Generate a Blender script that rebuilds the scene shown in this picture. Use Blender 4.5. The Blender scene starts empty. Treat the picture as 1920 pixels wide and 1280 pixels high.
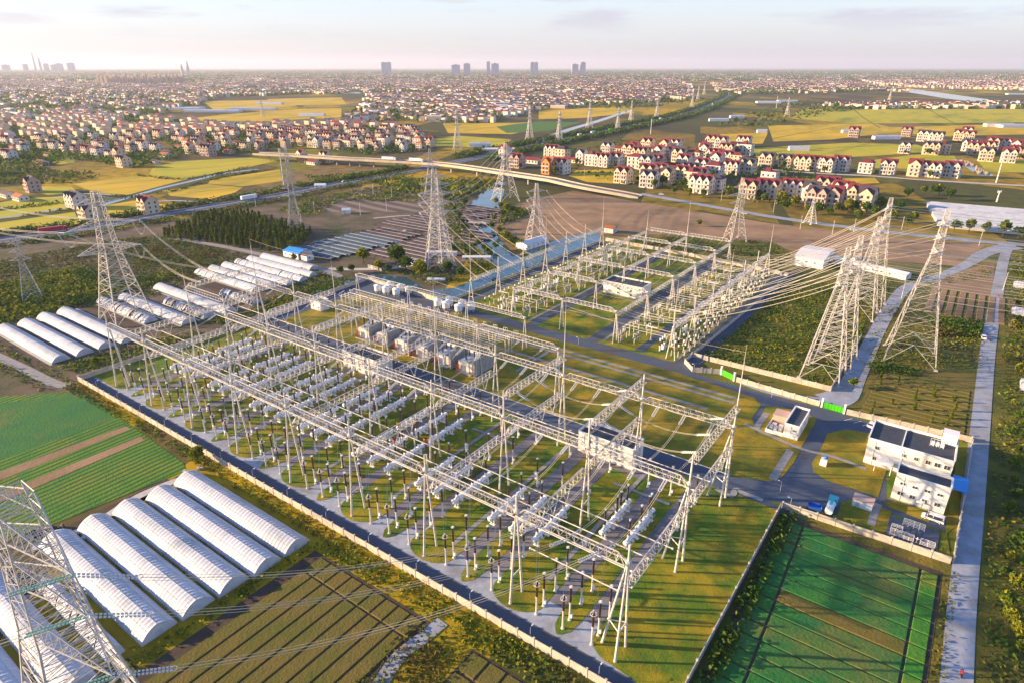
import bpy, bmesh, math, random
import numpy as np
from mathutils import Vector, Matrix
random.seed(7)
rng = np.random.default_rng(7)
scn = bpy.context.scene
COL = scn.collection

# ------------------------------------------------------------------ camera
CAM_H, FPX, PITCH = 105.0, 1205.0, math.atan(515 / 1205.0)
cam_d = bpy.data.cameras.new('camera')
cam = bpy.data.objects.new('camera', cam_d)
COL.objects.link(cam)
cam.location = (0, 0, CAM_H)
cam.rotation_euler = (math.pi / 2 - PITCH, 0, 0)
cam_d.sensor_width = 36
cam_d.lens = 36 * FPX / 1920
cam_d.clip_start, cam_d.clip_end = 1.0, 200000
scn.camera = cam

# ------------------------------------------------------------------ sky, sun, exposure
SUN_EL, SUN_AZ = math.radians(14), math.radians(176.5)      # azimuth measured from +X
w = bpy.data.worlds.new('World')
scn.world = w
w.use_nodes = True
nt = w.node_tree
for n in list(nt.nodes):
    nt.nodes.remove(n)
out = nt.nodes.new('ShaderNodeOutputWorld')
bg = nt.nodes.new('ShaderNodeBackground')
bg.inputs['Strength'].default_value = 0.12
sky = nt.nodes.new('ShaderNodeTexSky')
sky.sky_type = 'NISHITA'
sky.sun_disc = False
sky.sun_elevation = SUN_EL
sky.sun_rotation = math.pi / 2 - SUN_AZ
sky.altitude = 100
sky.air_density, sky.dust_density, sky.ozone_density = 1.2, 0.4, 7.0
# thin streaky clouds: noise over the sky direction, flattened towards the horizon
tc = nt.nodes.new('ShaderNodeTexCoord')
sep = nt.nodes.new('ShaderNodeSeparateXYZ')
nt.links.new(tc.outputs['Generated'], sep.inputs[0])
zz = nt.nodes.new('ShaderNodeMath'); zz.operation = 'ADD'; zz.inputs[1].default_value = 0.06
nt.links.new(sep.outputs['Z'], zz.inputs[0])
zm = nt.nodes.new('ShaderNodeMath'); zm.operation = 'MAXIMUM'; zm.inputs[1].default_value = 0.02
nt.links.new(zz.outputs[0], zm.inputs[0])
dx = nt.nodes.new('ShaderNodeMath'); dx.operation = 'DIVIDE'
dy = nt.nodes.new('ShaderNodeMath'); dy.operation = 'DIVIDE'
nt.links.new(sep.outputs['X'], dx.inputs[0]); nt.links.new(zm.outputs[0], dx.inputs[1])
nt.links.new(sep.outputs['Y'], dy.inputs[0]); nt.links.new(zm.outputs[0], dy.inputs[1])
cmb = nt.nodes.new('ShaderNodeCombineXYZ')
nt.links.new(dx.outputs[0], cmb.inputs[0]); nt.links.new(dy.outputs[0], cmb.inputs[1])
cn = nt.nodes.new('ShaderNodeTexNoise')
cn.inputs['Scale'].default_value = 0.5
cn.inputs['Detail'].default_value = 7
cn.inputs['Roughness'].default_value = 0.58
cmap = nt.nodes.new('ShaderNodeMapping')
cmap.inputs['Location'].default_value = (10.3, 5.1, 0)
nt.links.new(cmb.outputs[0], cmap.inputs[0]); nt.links.new(cmap.outputs[0], cn.inputs['Vector'])
cr = nt.nodes.new('ShaderNodeMapRange')
cr.inputs['From Min'].default_value = 0.52; cr.inputs['From Max'].default_value = 0.62
cr.inputs['To Max'].default_value = 0.75
nt.links.new(cn.outputs['Fac'], cr.inputs['Value'])
# high thin veil: lavender near the horizon, pale above, thinning out towards the zenith
vr = nt.nodes.new('ShaderNodeValToRGB')
ve = vr.color_ramp.elements
ve[0].position = 0.0; ve[0].color = (.55, .49, .62, 1)
ve[1].position = .2; ve[1].color = (.92, .94, .97, 1)
for pos_, col_ in ((.012, (.61, .55, .65, 1)), (.03, (.74, .69, .72, 1)), (.055, (.87, .82, .84, 1)), (.084, (.92, .90, .94, 1))):
    el_ = ve.new(pos_); el_.color = col_
nt.links.new(sep.outputs['Z'], vr.inputs[0])
vs_ = nt.nodes.new('ShaderNodeMix'); vs_.data_type = 'RGBA'; vs_.blend_type = 'MULTIPLY'; vs_.inputs['Factor'].default_value = 1
nt.links.new(vr.outputs[0], vs_.inputs[6]); vs_.inputs[7].default_value = (2.95, 3.0, 2.95, 1)
vf = nt.nodes.new('ShaderNodeMapRange')
vf.inputs['From Min'].default_value = .05; vf.inputs['From Max'].default_value = .36
vf.inputs['To Min'].default_value = .74; vf.inputs['To Max'].default_value = .0
nt.links.new(sep.outputs['Z'], vf.inputs['Value'])
tint = nt.nodes.new('ShaderNodeMix'); tint.data_type = 'RGBA'
nt.links.new(vf.outputs['Result'], tint.inputs['Factor'])
nt.links.new(sky.outputs['Color'], tint.inputs[6]); nt.links.new(vs_.outputs[2], tint.inputs[7])
cmx = nt.nodes.new('ShaderNodeMix'); cmx.data_type = 'RGBA'
cz = nt.nodes.new('ShaderNodeMapRange')
cz.inputs['From Min'].default_value = .03; cz.inputs['From Max'].default_value = .06
nt.links.new(sep.outputs['Z'], cz.inputs['Value'])
cf = nt.nodes.new('ShaderNodeMath'); cf.operation = 'MULTIPLY'
nt.links.new(cr.outputs['Result'], cf.inputs[0]); nt.links.new(cz.outputs['Result'], cf.inputs[1])
nt.links.new(cf.outputs[0], cmx.inputs['Factor'])
nt.links.new(tint.outputs[2], cmx.inputs[6])
cmx.inputs[7].default_value = (1.85, 1.85, 2.2, 1)
nt.links.new(cmx.outputs[2], bg.inputs['Color'])
nt.links.new(bg.outputs[0], out.inputs['Surface'])

sun_d = bpy.data.lights.new('sun', 'SUN')
sun_d.energy = 5.0
sun_d.angle = math.radians(0.6)
sun_d.color = (1.0, 0.70, 0.38)
sun = bpy.data.objects.new('sun', sun_d)
COL.objects.link(sun)
to_sun = Vector((math.cos(SUN_EL) * math.cos(SUN_AZ), math.cos(SUN_EL) * math.sin(SUN_AZ), math.sin(SUN_EL)))
sun.rotation_euler = (-to_sun).to_track_quat('-Z', 'Y').to_euler()
sun.location = (-300, 0, 300)

scn.view_settings.view_transform = 'Standard'
scn.view_settings.look = 'None'
scn.view_settings.exposure = 1.55
scn.view_settings.gamma = 1.0
scn.view_settings.use_curve_mapping = False
scn.render.engine = 'CYCLES'
scn.cycles.max_bounces = 5
scn.cycles.volume_bounces = 1
scn.cycles.transparent_max_bounces = 6

# ------------------------------------------------------------------ places
_C, _S = math.cos(PITCH), math.sin(PITCH)
def G(u, v, h=0.0):
    """survey point -> (x, y) at height h"""
    x = (u - 960) / FPX; y = (640 - v) / FPX
    d = (x, _C + y * _S, -_S + y * _C)
    t = (h - CAM_H) / d[2]
    return (d[0] * t, d[1] * t)
_A = math.radians(-35.7)
AX, AY = (math.cos(_A), math.sin(_A)), (-math.sin(_A), math.cos(_A))
O0 = G(155, 718)
def S(s, t, z=0.0):
    """site grid (s along the long wall, t away from it) -> world"""
    return (O0[0] + AX[0] * s + AY[0] * t, O0[1] + AX[1] * s + AY[1] * t, z)
def sinv(x, y):
    dx_, dy_ = x - O0[0], y - O0[1]
    return dx_ * AX[0] + dy_ * AX[1], dx_ * AY[0] + dy_ * AY[1]
ROT_A = _A                      # heading of the site's long axis
ROT_B = _A + math.pi / 2
ORD = ['first', 'second', 'third', 'fourth', 'fifth', 'sixth', 'seventh', 'eighth', 'ninth', 'tenth', 'eleventh', 'twelfth', 'thirteenth', 'fourteenth', 'fifteenth', 'sixteenth', 'seventeenth', 'eighteenth', 'nineteenth', 'twentieth', 'twenty-first', 'twenty-second', 'twenty-third', 'twenty-fourth', 'twenty-fifth', 'twenty-sixth', 'twenty-seventh', 'twenty-eighth', 'twenty-ninth', 'thirtieth']
def ordn(i): return ORD[i] if i < len(ORD) else ORD[-1]

# ------------------------------------------------------------------ materials
def mat(name, c1, c2=None, scale=1.0, rough=0.8, metal=0.0, detail=5, lo=0.35, hi=0.65, bump=0.0, bscale=None, c3=None, scale3=0.1, stretch=None, wave=None, spec=0.3, rot=0.0, trans=None):
    m = bpy.data.materials.new(name)
    m.use_nodes = True
    t = m.node_tree
    p = t.nodes['Principled BSDF']
    p.inputs['Roughness'].default_value = rough
    p.inputs['Metallic'].default_value = metal
    p.inputs['Specular IOR Level'].default_value = spec
    p.inputs['Base Color'].default_value = (*c1, 1)
    if c2 is None and c3 is None and not bump:
        return m
    geo = t.nodes.new('ShaderNodeNewGeometry')
    vec = geo.outputs['Position']
    if stretch or rot:
        mp = t.nodes.new('ShaderNodeMapping')
        mp.vector_type = 'TEXTURE'
        mp.inputs['Rotation'].default_value = (0, 0, rot)
        mp.inputs['Scale'].default_value = stretch or (1, 1, 1)
        t.links.new(vec, mp.inputs[0]); vec = mp.outputs[0]
    def noise(sc, d):
        n = t.nodes.new('ShaderNodeTexNoise')
        n.inputs['Scale'].default_value = sc; n.inputs['Detail'].default_value = d
        n.inputs['Roughness'].default_value = 0.62
        t.links.new(vec, n.inputs['Vector'])
        return n.outputs['Fac']
    def mixc(fac, a, b, l, h):
        r = t.nodes.new('ShaderNodeMapRange')
        r.inputs['From Min'].default_value = l; r.inputs['From Max'].default_value = h
        t.links.new(fac, r.inputs['Value'])
        x = t.nodes.new('ShaderNodeMix'); x.data_type = 'RGBA'
        t.links.new(r.outputs['Result'], x.inputs['Factor'])
        for sock, val in ((x.inputs[6], a), (x.inputs[7], b)):
            if isinstance(val, tuple): sock.default_value = (*val, 1)
            else: t.links.new(val, sock)
        return x.outputs[2]
    col = c1
    if c2 is not None:
        col = mixc(noise(scale, detail), c1, c2, lo, hi)
    if c3 is not None:
        col = mixc(noise(scale3, 4), col, c3, 0.5, 0.68)
    if wave:
        wv = t.nodes.new('ShaderNodeTexWave')
        wv.inputs['Scale'].default_value = wave[0]; wv.inputs['Distortion'].default_value = wave[2]
        wv.inputs['Detail'].default_value = 2
        t.links.new(vec, wv.inputs['Vector'])
        col = mixc(wv.outputs['Fac'], col, wave[1], 0.45, 0.75)
    if not isinstance(col, tuple):
        t.links.new(col, p.inputs['Base Color'])
    if bump:
        b = t.nodes.new('ShaderNodeBump')
        b.inputs['Strength'].default_value = bump; b.inputs['Distance'].default_value = 0.3
        t.links.new(noise(bscale or scale * 3, 4), b.inputs['Height'])
        t.links.new(b.outputs[0], p.inputs['Normal'])
    if trans:
        p.inputs['Transmission Weight'].default_value = trans
    return m
def leafmat(name, c1, c2, scale=0.6):
    m = mat(name, c1, c2, scale, rough=0.75, detail=3, lo=0.3, hi=0.7, spec=0.15)
    t = m.node_tree
    p = t.nodes['Principled BSDF']
    p.inputs['Subsurface Weight'].default_value = 0
    tr = t.nodes.new('ShaderNodeBsdfTranslucent')
    src = p.inputs['Base Color'].links[0].from_socket
    t.links.new(src, tr.inputs['Color'])
    ms = t.nodes.new('ShaderNodeMixShader'); ms.inputs[0].default_value = 0.3
    t.links.new(p.outputs[0], ms.inputs[1]); t.links.new(tr.outputs[0], ms.inputs[2])
    t.links.new(ms.outputs[0], t.nodes['Material Output'].inputs['Surface'])
    return m
M = dict(
    steel=mat('galvanised_steel', (.63, .585, .53), (.44, .42, .40), .8, rough=.5, metal=.0, spec=.5),
    tower=mat('tower_steel', (.58, .54, .49), (.42, .40, .38), 1.2, rough=.5, spec=.5),
    wire=mat('conductor_alloy', (.55, .50, .42), rough=.5, spec=.5),
    pole=mat('painted_pole', (.70, .65, .58), (.52, .48, .43), .6, rough=.5),
    tank=mat('white_tank_paint', (.80, .82, .84), (.68, .70, .73), .9, rough=.35, spec=.5),
    conc=mat('pale_concrete', (.42, .40, .37), (.30, .29, .27), .5, rough=.9, bump=.15),
    porc=mat('brown_porcelain', (.055, .018, .012), (.03, .012, .01), 2, rough=.25, spec=.6),
    dark=mat('dark_rubber', (.03, .03, .035), (.02, .02, .02), 2, rough=.7),
    ring=mat('grading_alloy', (.78, .77, .75), rough=.3, spec=.6),
    glassins=mat('green_glass_insulator', (.32, .55, .42), (.22, .42, .34), 3, rough=.2, spec=.6),
    whiteins=mat('white_insulator', (.75, .74, .72), (.60, .58, .56), 3, rough=.3, spec=.5),
    yellow=mat('yellow_cap', (.75, .42, .03), rough=.5), red=mat('red_cap', (.65, .05, .06), rough=.5),
    wall=mat('cream_render', (.80, .77, .72), (.68, .65, .60), .25, rough=.9, c3=(.60, .55, .48), scale3=.12),
    white=mat('white_render', (.80, .79, .78), (.72, .71, .69), .3, rough=.85),
    bwall=mat('boundary_wall_concrete', (.60, .52, .42), (.46, .40, .33), .6, rough=.9, c3=(.36, .32, .27), scale3=.25, bump=.2),
    roofdark=mat('dark_roof_felt', (.055, .065, .085), (.04, .05, .065), .6, rough=.8),
    asph=mat('asphalt', (.058, .082, .125), (.075, .095, .135), .25, rough=.85, c3=(.085, .08, .08), scale3=.06, bump=.1, bscale=8),
    apron=mat('concrete_apron', (.35, .39, .46), (.27, .30, .35), .35, rough=.9, c3=(.20, .21, .23), scale3=.12),
    drive=mat('driveway', (.155, .150, .165), (.20, .185, .19), .3, rough=.9, c3=(.12, .12, .13), scale3=.1),
    path=mat('cable_trench_cover', (.30, .29, .28), (.22, .21, .21), .6, rough=.9),
    gravelroad=mat('gravel_road', (.33, .36, .43), (.25, .27, .31), .3, rough=.95, c3=(.22, .21, .20), scale3=.08, bump=.2),
    lawn=mat('lawn', (.080, .150, .009), (.28, .22, .010), .13, rough=.95, lo=.42, hi=.60, c3=(.045, .075, .010), scale3=.045, bump=.6, bscale=2.5, detail=9),
    lawngold=mat('dry_lawn', (.36, .22, .014), (.13, .16, .010), .11, rough=.95, c3=(.07, .085, .01), scale3=.06, bump=.6, bscale=2.5, detail=9),
    scrub=mat('scrub_ground', (.066, .062, .030), (.15, .10, .075), .05, rough=1, lo=.4, hi=.6, c3=(.035, .055, .012), scale3=.03, bump=.8, bscale=1.2, detail=10),
    scrubg=mat('green_scrub_ground', (.055, .085, .010), (.19, .14, .02), .06, rough=1, c3=(.03, .045, .010), scale3=.04, bump=.8, bscale=1.2, detail=10),
    soil=mat('dry_soil', (.34, .215, .12), (.21, .13, .075), .035, rough=1, c3=(.13, .095, .05), scale3=.02, bump=.5, bscale=.8, detail=9),
    soildark=mat('dark_soil', (.085, .06, .042), (.055, .04, .03), .3, rough=1, bump=.4),
    paddy=mat('golden_paddy', (.62, .38, .008), (.40, .29, .010), .045, rough=.95, c3=(.24, .22, .012), scale3=.014, stretch=(1, 3, 1), rot=_A, bump=.5, bscale=1, detail=8),
    paddyg=mat('yellow_green_paddy', (.34, .34, .010), (.48, .36, .012), .045, rough=.95, c3=(.17, .21, .014), scale3=.016, stretch=(1, 3, 1), rot=_A, bump=.5, bscale=1, detail=8),
    crop=mat('green_crop', (.030, .17, .014), (.12, .22, .014), .09, wave=(.16, (.02, .09, .012), 1.2), rot=_A, rough=.9, c3=(.16, .20, .02), scale3=.07, bump=.7, bscale=1.5, detail=9),
    cropd=mat('deep_green_crop', (.014, .13, .032), (.035, .155, .022), .12, rough=.9, c3=(.12, .14, .03), scale3=.05, bump=.7, bscale=1.5, detail=9),
    bed=mat('ploughed_bed', (.16, .115, .028), (.10, .105, .016), .15, rough=1, c3=(.15, .12, .02), scale3=.05, bump=.6, bscale=2, detail=9),
    water=mat('river_water', (.03, .085, .11), (.045, .10, .125), .05, rough=.06, bump=.02, bscale=.6, spec=.6),
    film=mat('greenhouse_film', (.40, .43, .50), (.50, .51, .55), .35, rough=.55, spec=.35, c3=(.30, .34, .40), scale3=.12),
    film2=mat('old_greenhouse_film', (.42, .45, .52), (.54, .55, .60), .25, rough=.65, c3=(.40, .42, .46), scale3=.1),
    shade=mat('black_shade_cloth', (.045, .034, .045), (.09, .062, .06), .2, rough=.95),
    shadeb=mat('blue_shade_cloth', (.035, .075, .12), (.05, .09, .13), .2, rough=.9),
    stripfield=mat('striped_brown_field', (.115, .075, .062), (.085, .06, .052), .05, rough=1, wave=(.022, (.20, .165, .14), 1.0), rot=_A + math.pi / 2 - .12, bump=.4, bscale=.6),
    cropl=mat('light_green_crop', (.03, .17, .02), (.07, .20, .016), .12, rough=.9, c3=(.16, .2, .02), scale3=.05, bump=.7, bscale=1.5, detail=9),
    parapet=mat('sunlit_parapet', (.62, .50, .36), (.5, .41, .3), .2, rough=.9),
    strip=mat('pale_strip', (.50, .49, .47), (.38, .36, .33), .3, rough=.9),
    bluedoor=mat('blue_sheet', (.02, .22, .62), (.03, .26, .66), .4, rough=.5),
    green=mat('green_gate_paint', (.06, .48, .01), (.05, .42, .01), 1, rough=.6),
    glass=mat('window_glass', (.03, .04, .05), (.05, .06, .075), .8, rough=.1, spec=.8),
    frame=mat('window_frame', (.62, .61, .58), rough=.6),
    hcream=mat('house_cream', (.74, .56, .38), (.64, .49, .34), .15, rough=.9),
    hwhite=mat('house_white', (.72, .65, .58), (.60, .55, .5), .15, rough=.9),
    hpink=mat('house_pink', (.50, .34, .28), (.42, .30, .25), .15, rough=.9),
    horange=mat('house_orange', (.55, .24, .08), (.48, .2, .07), .15, rough=.9),
    rred=mat('red_roof_tile', (.20, .03, .04), (.15, .025, .035), .4, rough=.8),
    rdark=mat('dark_roof_tile', (.055, .045, .065), (.075, .055, .07), .4, rough=.8),
    rorange=mat('orange_roof_tile', (.36, .12, .05), (.28, .09, .04), .4, rough=.8),
    bark=mat('bark', (.09, .065, .045), (.06, .045, .03), 3, rough=.95),
    leafa=leafmat('leaf_green', (.055, .12, .014), (.13, .17, .018)),
    leafb=leafmat('leaf_dark', (.030, .085, .012), (.070, .13, .014)),
    leafy=leafmat('leaf_yellow', (.30, .26, .016), (.18, .21, .016)),
    leafd=leafmat('dry_scrub_leaf', (.15, .115, .035), (.085, .085, .022)),
    carw=mat('white_car_paint', (.78, .79, .80), rough=.3, spec=.6),
    carb=mat('blue_paint', (.03, .12, .50), rough=.4), cart=mat('teal_paint', (.05, .42, .50), rough=.4),
    carr=mat('red_paint', (.45, .03, .05), rough=.4), tyre=mat('tyre', (.02, .02, .02), rough=.9),
    skin=mat('skin', (.5, .32, .24), rough=.6),
    rad=mat('radiator_grey', (.56, .55, .55), (.46, .45, .45), 1, rough=.5),
    trafo=mat('transformer_grey', (.62, .62, .62), (.54, .54, .54), .8, rough=.45),
    rust=mat('red_brown_post', (.28, .06, .04), (.2, .05, .04), 1, rough=.6),
    mark=mat('road_marking', (.75, .75, .72), rough=.8),
    apart=mat('apartment_render', (.66, .48, .34), (.58, .42, .3), .03, rough=.9),
    skyl=mat('skyline_tower', (.34, .34, .40), (.42, .40, .44), .01, rough=.6),
    indus=mat('industrial_white_roof', (.66, .66, .68), (.56, .56, .58), .03, rough=.7),
)

# ------------------------------------------------------------------ mesh builder
class MB:
    def __init__(self): self.v = []; self.f = []
    def quad(self, a, b, c, d):
        n = len(self.v); self.v += [tuple(a), tuple(b), tuple(c), tuple(d)]; self.f.append((n, n + 1, n + 2, n + 3)); return self
    def tri(self, a, b, c):
        n = len(self.v); self.v += [tuple(a), tuple(b), tuple(c)]; self.f.append((n, n + 1, n + 2)); return self
    def box(self, cx, cy, cz, sx, sy, sz, rz=0.0):
        n = len(self.v); c, s = math.cos(rz), math.sin(rz)
        for z in (-.5, .5):
            for x, y in ((-.5, -.5), (.5, -.5), (.5, .5), (-.5, .5)):
                X, Y = x * sx, y * sy
                self.v.append((cx + X * c - Y * s, cy + X * s + Y * c, cz + z * sz))
        self.f += [(n, n + 3, n + 2, n + 1), (n + 4, n + 5, n + 6, n + 7)] + [(n + i, n + (i + 1) % 4, n + 4 + (i + 1) % 4, n + 4 + i) for i in range(4)]
        return self
    def bar(self, p, q, r, k=4, r2=None, cap=False):
        p, q = Vector(p), Vector(q); d = q - p
        if d.length < 1e-6: return self
        d.normalize()
        u = d.cross(Vector((0, 0, 1)) if abs(d.z) < .95 else Vector((1, 0, 0))).normalized(); w_ = d.cross(u)
        r2 = r if r2 is None else r2
        n = len(self.v)
        for c, rr in ((p, r), (q, r2)):
            for i in range(k):
                a = 2 * math.pi * (i + .5) / k
                self.v.append(tuple(c + (u * math.cos(a) + w_ * math.sin(a)) * rr))
        for i in range(k):
            self.f.append((n + i, n + (i + 1) % k, n + k + (i + 1) % k, n + k + i))
        if cap:
            self.f.append(tuple(n + k + i for i in range(k))); self.f.append(tuple(n + k - 1 - i for i in range(k)))
        return self
    def poly(self, pts, r, k=3):
        for a, b in zip(pts[:-1], pts[1:]): self.bar(a, b, r, k)
        return self
    def lathe(self, cx, cy, prof, k=10):
        """prof: list of (radius, z)"""
        n = len(self.v)
        for r, z in prof:
            for i in range(k):
                a = 2 * math.pi * i / k
                self.v.append((cx + r * math.cos(a), cy + r * math.sin(a), z))
        for j in range(len(prof) - 1):
            for i in range(k):
                self.f.append((n + j * k + i, n + j * k + (i + 1) % k, n + (j + 1) * k + (i + 1) % k, n + (j + 1) * k + i))
        self.f.append(tuple(n + (len(prof) - 1) * k + i for i in range(k)))
        return self
    def ring(self, c, R, r, k=12, axis='z'):
        pts = []
        for i in range(k + 1):
            a = 2 * math.pi * i / k
            x, y = R * math.cos(a), R * math.sin(a)
            pts.append((c[0] + x, c[1] + y, c[2]) if axis == 'z' else (c[0], c[1] + x, c[2] + y))
        return self.poly(pts, r, 4)
    def mesh(self, name, m):
        me = bpy.data.meshes.new(name)
        me.from_pydata(self.v, [], self.f)
        for x in (m if isinstance(m, (list, tuple)) else [m]): me.materials.append(x)
        me.update()
        return me
    def build(self, name, m, parent=None, loc=None, rz=None, smooth=False, **kw):
        me = self.mesh(name, m)
        if smooth: me.polygons.foreach_set('use_smooth', [True] * len(me.polygons))
        return obj(name, me, parent, loc, rz, **kw)
def obj(name, me, parent=None, loc=None, rz=None, **kw):
    o = bpy.data.objects.new(name, me)
    COL.objects.link(o)
    if parent is not None: o.parent = parent
    if loc is not None: o.location = loc
    if rz is not None: o.rotation_euler = (0, 0, rz)
    for k, v in kw.items(): o[k] = v
    return o
def thing(name, label, cat, loc=(0, 0, 0), rz=0.0, group=None):
    o = bpy.data.objects.new(name, None)
    COL.objects.link(o)
    o.empty_display_size = 0.5
    o.location = loc; o.rotation_euler = (0, 0, rz)
    o['label'] = label; o['category'] = cat
    if group: o['group'] = group
    return o
def tag(o, label, cat, group=None):
    o['label'] = label; o['category'] = cat
    if group: o['group'] = group
    return o
KIDS = {}
def dup(root, loc, rz=0.0, label=None, group=None, scale=None):
    if root.name not in KIDS:
        KIDS[root.name] = [(c, list(c.children)) for c in root.children]
    r = root.copy(); COL.objects.link(r)
    r.location = loc; r.rotation_euler = (0, 0, rz)
    if scale is not None: r.scale = scale if isinstance(scale, tuple) else (scale,) * 3
    if label: r['label'] = label
    if group: r['group'] = group
    for c, gs in KIDS[root.name]:
        d = c.copy(); COL.objects.link(d); d.parent = r
        for g in gs:
            e = g.copy(); COL.objects.link(e); e.parent = d
    return r
LEVELS = (('ground',), ('scrub_land', 'east_land', 'bare_field', 'green_verge'), ('tower_yard_ground', 'orchard_ground', 'striped_plot', 'east_hedge_strip', 'paddy', 'crop_field', 'bare_bed', 'bedded_field', 'ploughed_field', 'orchard', 'striped_field', 'vegetable_plot'), ('river', 'canal', 'wide_river', 'mud_bank', 'dirt_strip', 'ploughed_strip', 'pale_path'), ('station_lawn', 'village_road', 'canal_road', 'paddy_track', 'nursery_track', 'gravel_road', 'main_road', 'back_lane', 'dirt_path', 'west_lane'), ('perimeter_road', 'apron', 'inner_road', 'yard_road'), ('driveway', 'inner_driveway', 'reactor_apron', 'yard_lawn'), ('grass_island', 'middle_lawn', 'office_lawn'), ('cable_trench', 'footpath', 'road_marking'))
_lev = {n: i for i, g_ in enumerate(LEVELS) for n in g_}
_cnt = {}
LASTZ = [0.0]
def layer_z(name):
    i = _lev.get(name, 3); _cnt[i] = _cnt.get(i, -1) + 1
    LASTZ[0] = .03 * i + .0022 * (_cnt[i] % 12) if i else 0.0
    return LASTZ[0]
def sheet(name, pts, m, z=None, **kw):
    """flat ground sheet from world points, each one laid a little above the last"""
    if z is None: z = layer_z(name)
    bm = bmesh.new()
    f = bm.faces.new([bm.verts.new((p[0], p[1], z)) for p in pts])
    f.normal_update()
    if f.normal.z < 0: f.normal_flip()
    bmesh.ops.triangulate(bm, faces=bm.faces[:])
    me = bpy.data.meshes.new(name); bm.to_mesh(me); bm.free()
    me.materials.append(m)
    o = obj(name, me)
    if not kw: o['kind'] = 'structure'
    for k, v in kw.items(): o[k] = v
    return o
def GP(*pts): return [G(*p) for p in pts]
def SP(*pts): return [S(*p)[:2] for p in pts]
def ribbon_pts(line, wd):
    P = [Vector(p[:2]) for p in line]; L, R = [], []
    for i, p in enumerate(P):
        a = P[max(i - 1, 0)]; b = P[min(i + 1, len(P) - 1)]
        n = Vector((-(b - a).y, (b - a).x)).normalized() * (wd[i] if isinstance(wd, (list, tuple)) else wd) / 2
        L.append(p + n); R.append(p - n)
    return L, R
def smooth_line(line, n=6):
    P = [Vector(p[:2]) for p in line]; out_ = []
    for i in range(len(P) - 1):
        p0, p1, p2, p3 = P[max(i - 1, 0)], P[i], P[i + 1], P[min(i + 2, len(P) - 1)]
        for k in range(n):
            t = k / n
            out_.append(.5 * ((2 * p1) + (p2 - p0) * t + (2 * p0 - 5 * p1 + 4 * p2 - p3) * t * t + (3 * p1 - p0 - 3 * p2 + p3) * t ** 3))
    out_.append(P[-1]); return out_
def ribbon(name, line, wd, m, z=None, sm=True, **kw):
    if z is None: z = layer_z(name)
    if sm:
        k = 6; n = len(line)
        if isinstance(wd, (list, tuple)):
            wd = [wd[min(i // k, n - 1)] + (wd[min(i // k + 1, n - 1)] - wd[min(i // k, n - 1)]) * (i % k) / k for i in range((n - 1) * k + 1)]
        line = smooth_line(line, k)
    L, R = ribbon_pts(line, wd)
    b = MB()
    for i in range(len(L) - 1):
        b.quad((*R[i], z), (*R[i + 1], z), (*L[i + 1], z), (*L[i], z))
    o = b.build(name, m)
    if not kw: o['kind'] = 'structure'
    for k_, v in kw.items(): o[k_] = v
    return o
def inside(x, y, poly):
    c = False; n = len(poly)
    for i in range(n):
        x1, y1 = poly[i][:2]; x2, y2 = poly[(i + 1) % n][:2]
        if (y1 > y) != (y2 > y) and x < (x2 - x1) * (y - y1) / (y2 - y1) + x1: c = not c
    return c
def inside_np(P, poly):
    c = np.zeros(len(P), bool); n = len(poly)
    for i in range(n):
        x1, y1 = poly[i][:2]; x2, y2 = poly[(i + 1) % n][:2]
        if y1 == y2: continue
        k = ((y1 > P[:, 1]) != (y2 > P[:, 1])) & (P[:, 0] < (x2 - x1) * (P[:, 1] - y1) / (y2 - y1) + x1)
        c ^= k
    return c
def sample_poly(poly, n):
    p = np.array([q[:2] for q in poly]); lo, hi = p.min(0), p.max(0); res = []
    tot = 0
    while tot < n:
        c = lo + rng.random((max(n * 2, 64), 2)) * (hi - lo)
        c = c[inside_np(c, poly)]; res.append(c); tot += len(c)
        if len(res) > 60: break
    return np.concatenate(res)[:n] if res else np.zeros((0, 2))
def leaf_cards(cent, size, nrm_up=0.4):
    """quads of random orientation at the given centres -> (verts, faces)"""
    n = len(cent)
    a = rng.normal(size=(n, 3)); a[:, 2] *= nrm_up
    a /= np.linalg.norm(a, axis=1)[:, None]
    b = rng.normal(size=(n, 3)); b -= (b * a).sum(1)[:, None] * a
    b /= np.linalg.norm(b, axis=1)[:, None]
    s = (size * (0.6 + 0.8 * rng.random(n)))[:, None] if np.isscalar(size) else (size * (.6 + .8 * rng.random(n)))[:, None]
    k = (0.45 + .4 * rng.random(n))[:, None]
    v = np.stack([cent - a * s * .5 - b * s * k * .5, cent + a * s * .5 - b * s * k * .35, cent + a * s * .5 + b * s * k * .5, cent - a * s * .5 + b * s * k * .4], 1).reshape(-1, 3)
    f = np.arange(4 * n).reshape(-1, 4)
    return v, f
def np_mesh(name, v, f, mats, midx=None):
    me = bpy.data.meshes.new(name)
    n, k = f.shape
    me.vertices.add(len(v)); me.vertices.foreach_set('co', v.astype(np.float32).ravel())
    me.loops.add(n * k); me.loops.foreach_set('vertex_index', f.astype(np.int32).ravel())
    me.polygons.add(n)
    me.polygons.foreach_set('loop_start', (np.arange(n) * k).astype(np.int32))
    me.polygons.foreach_set('loop_total', np.full(n, k, np.int32))
    for m in mats: me.materials.append(m)
    if midx is not None: me.polygons.foreach_set('material_index', midx.astype(np.int32))
    me.update(calc_edges=True); me.validate()
    return me
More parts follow.
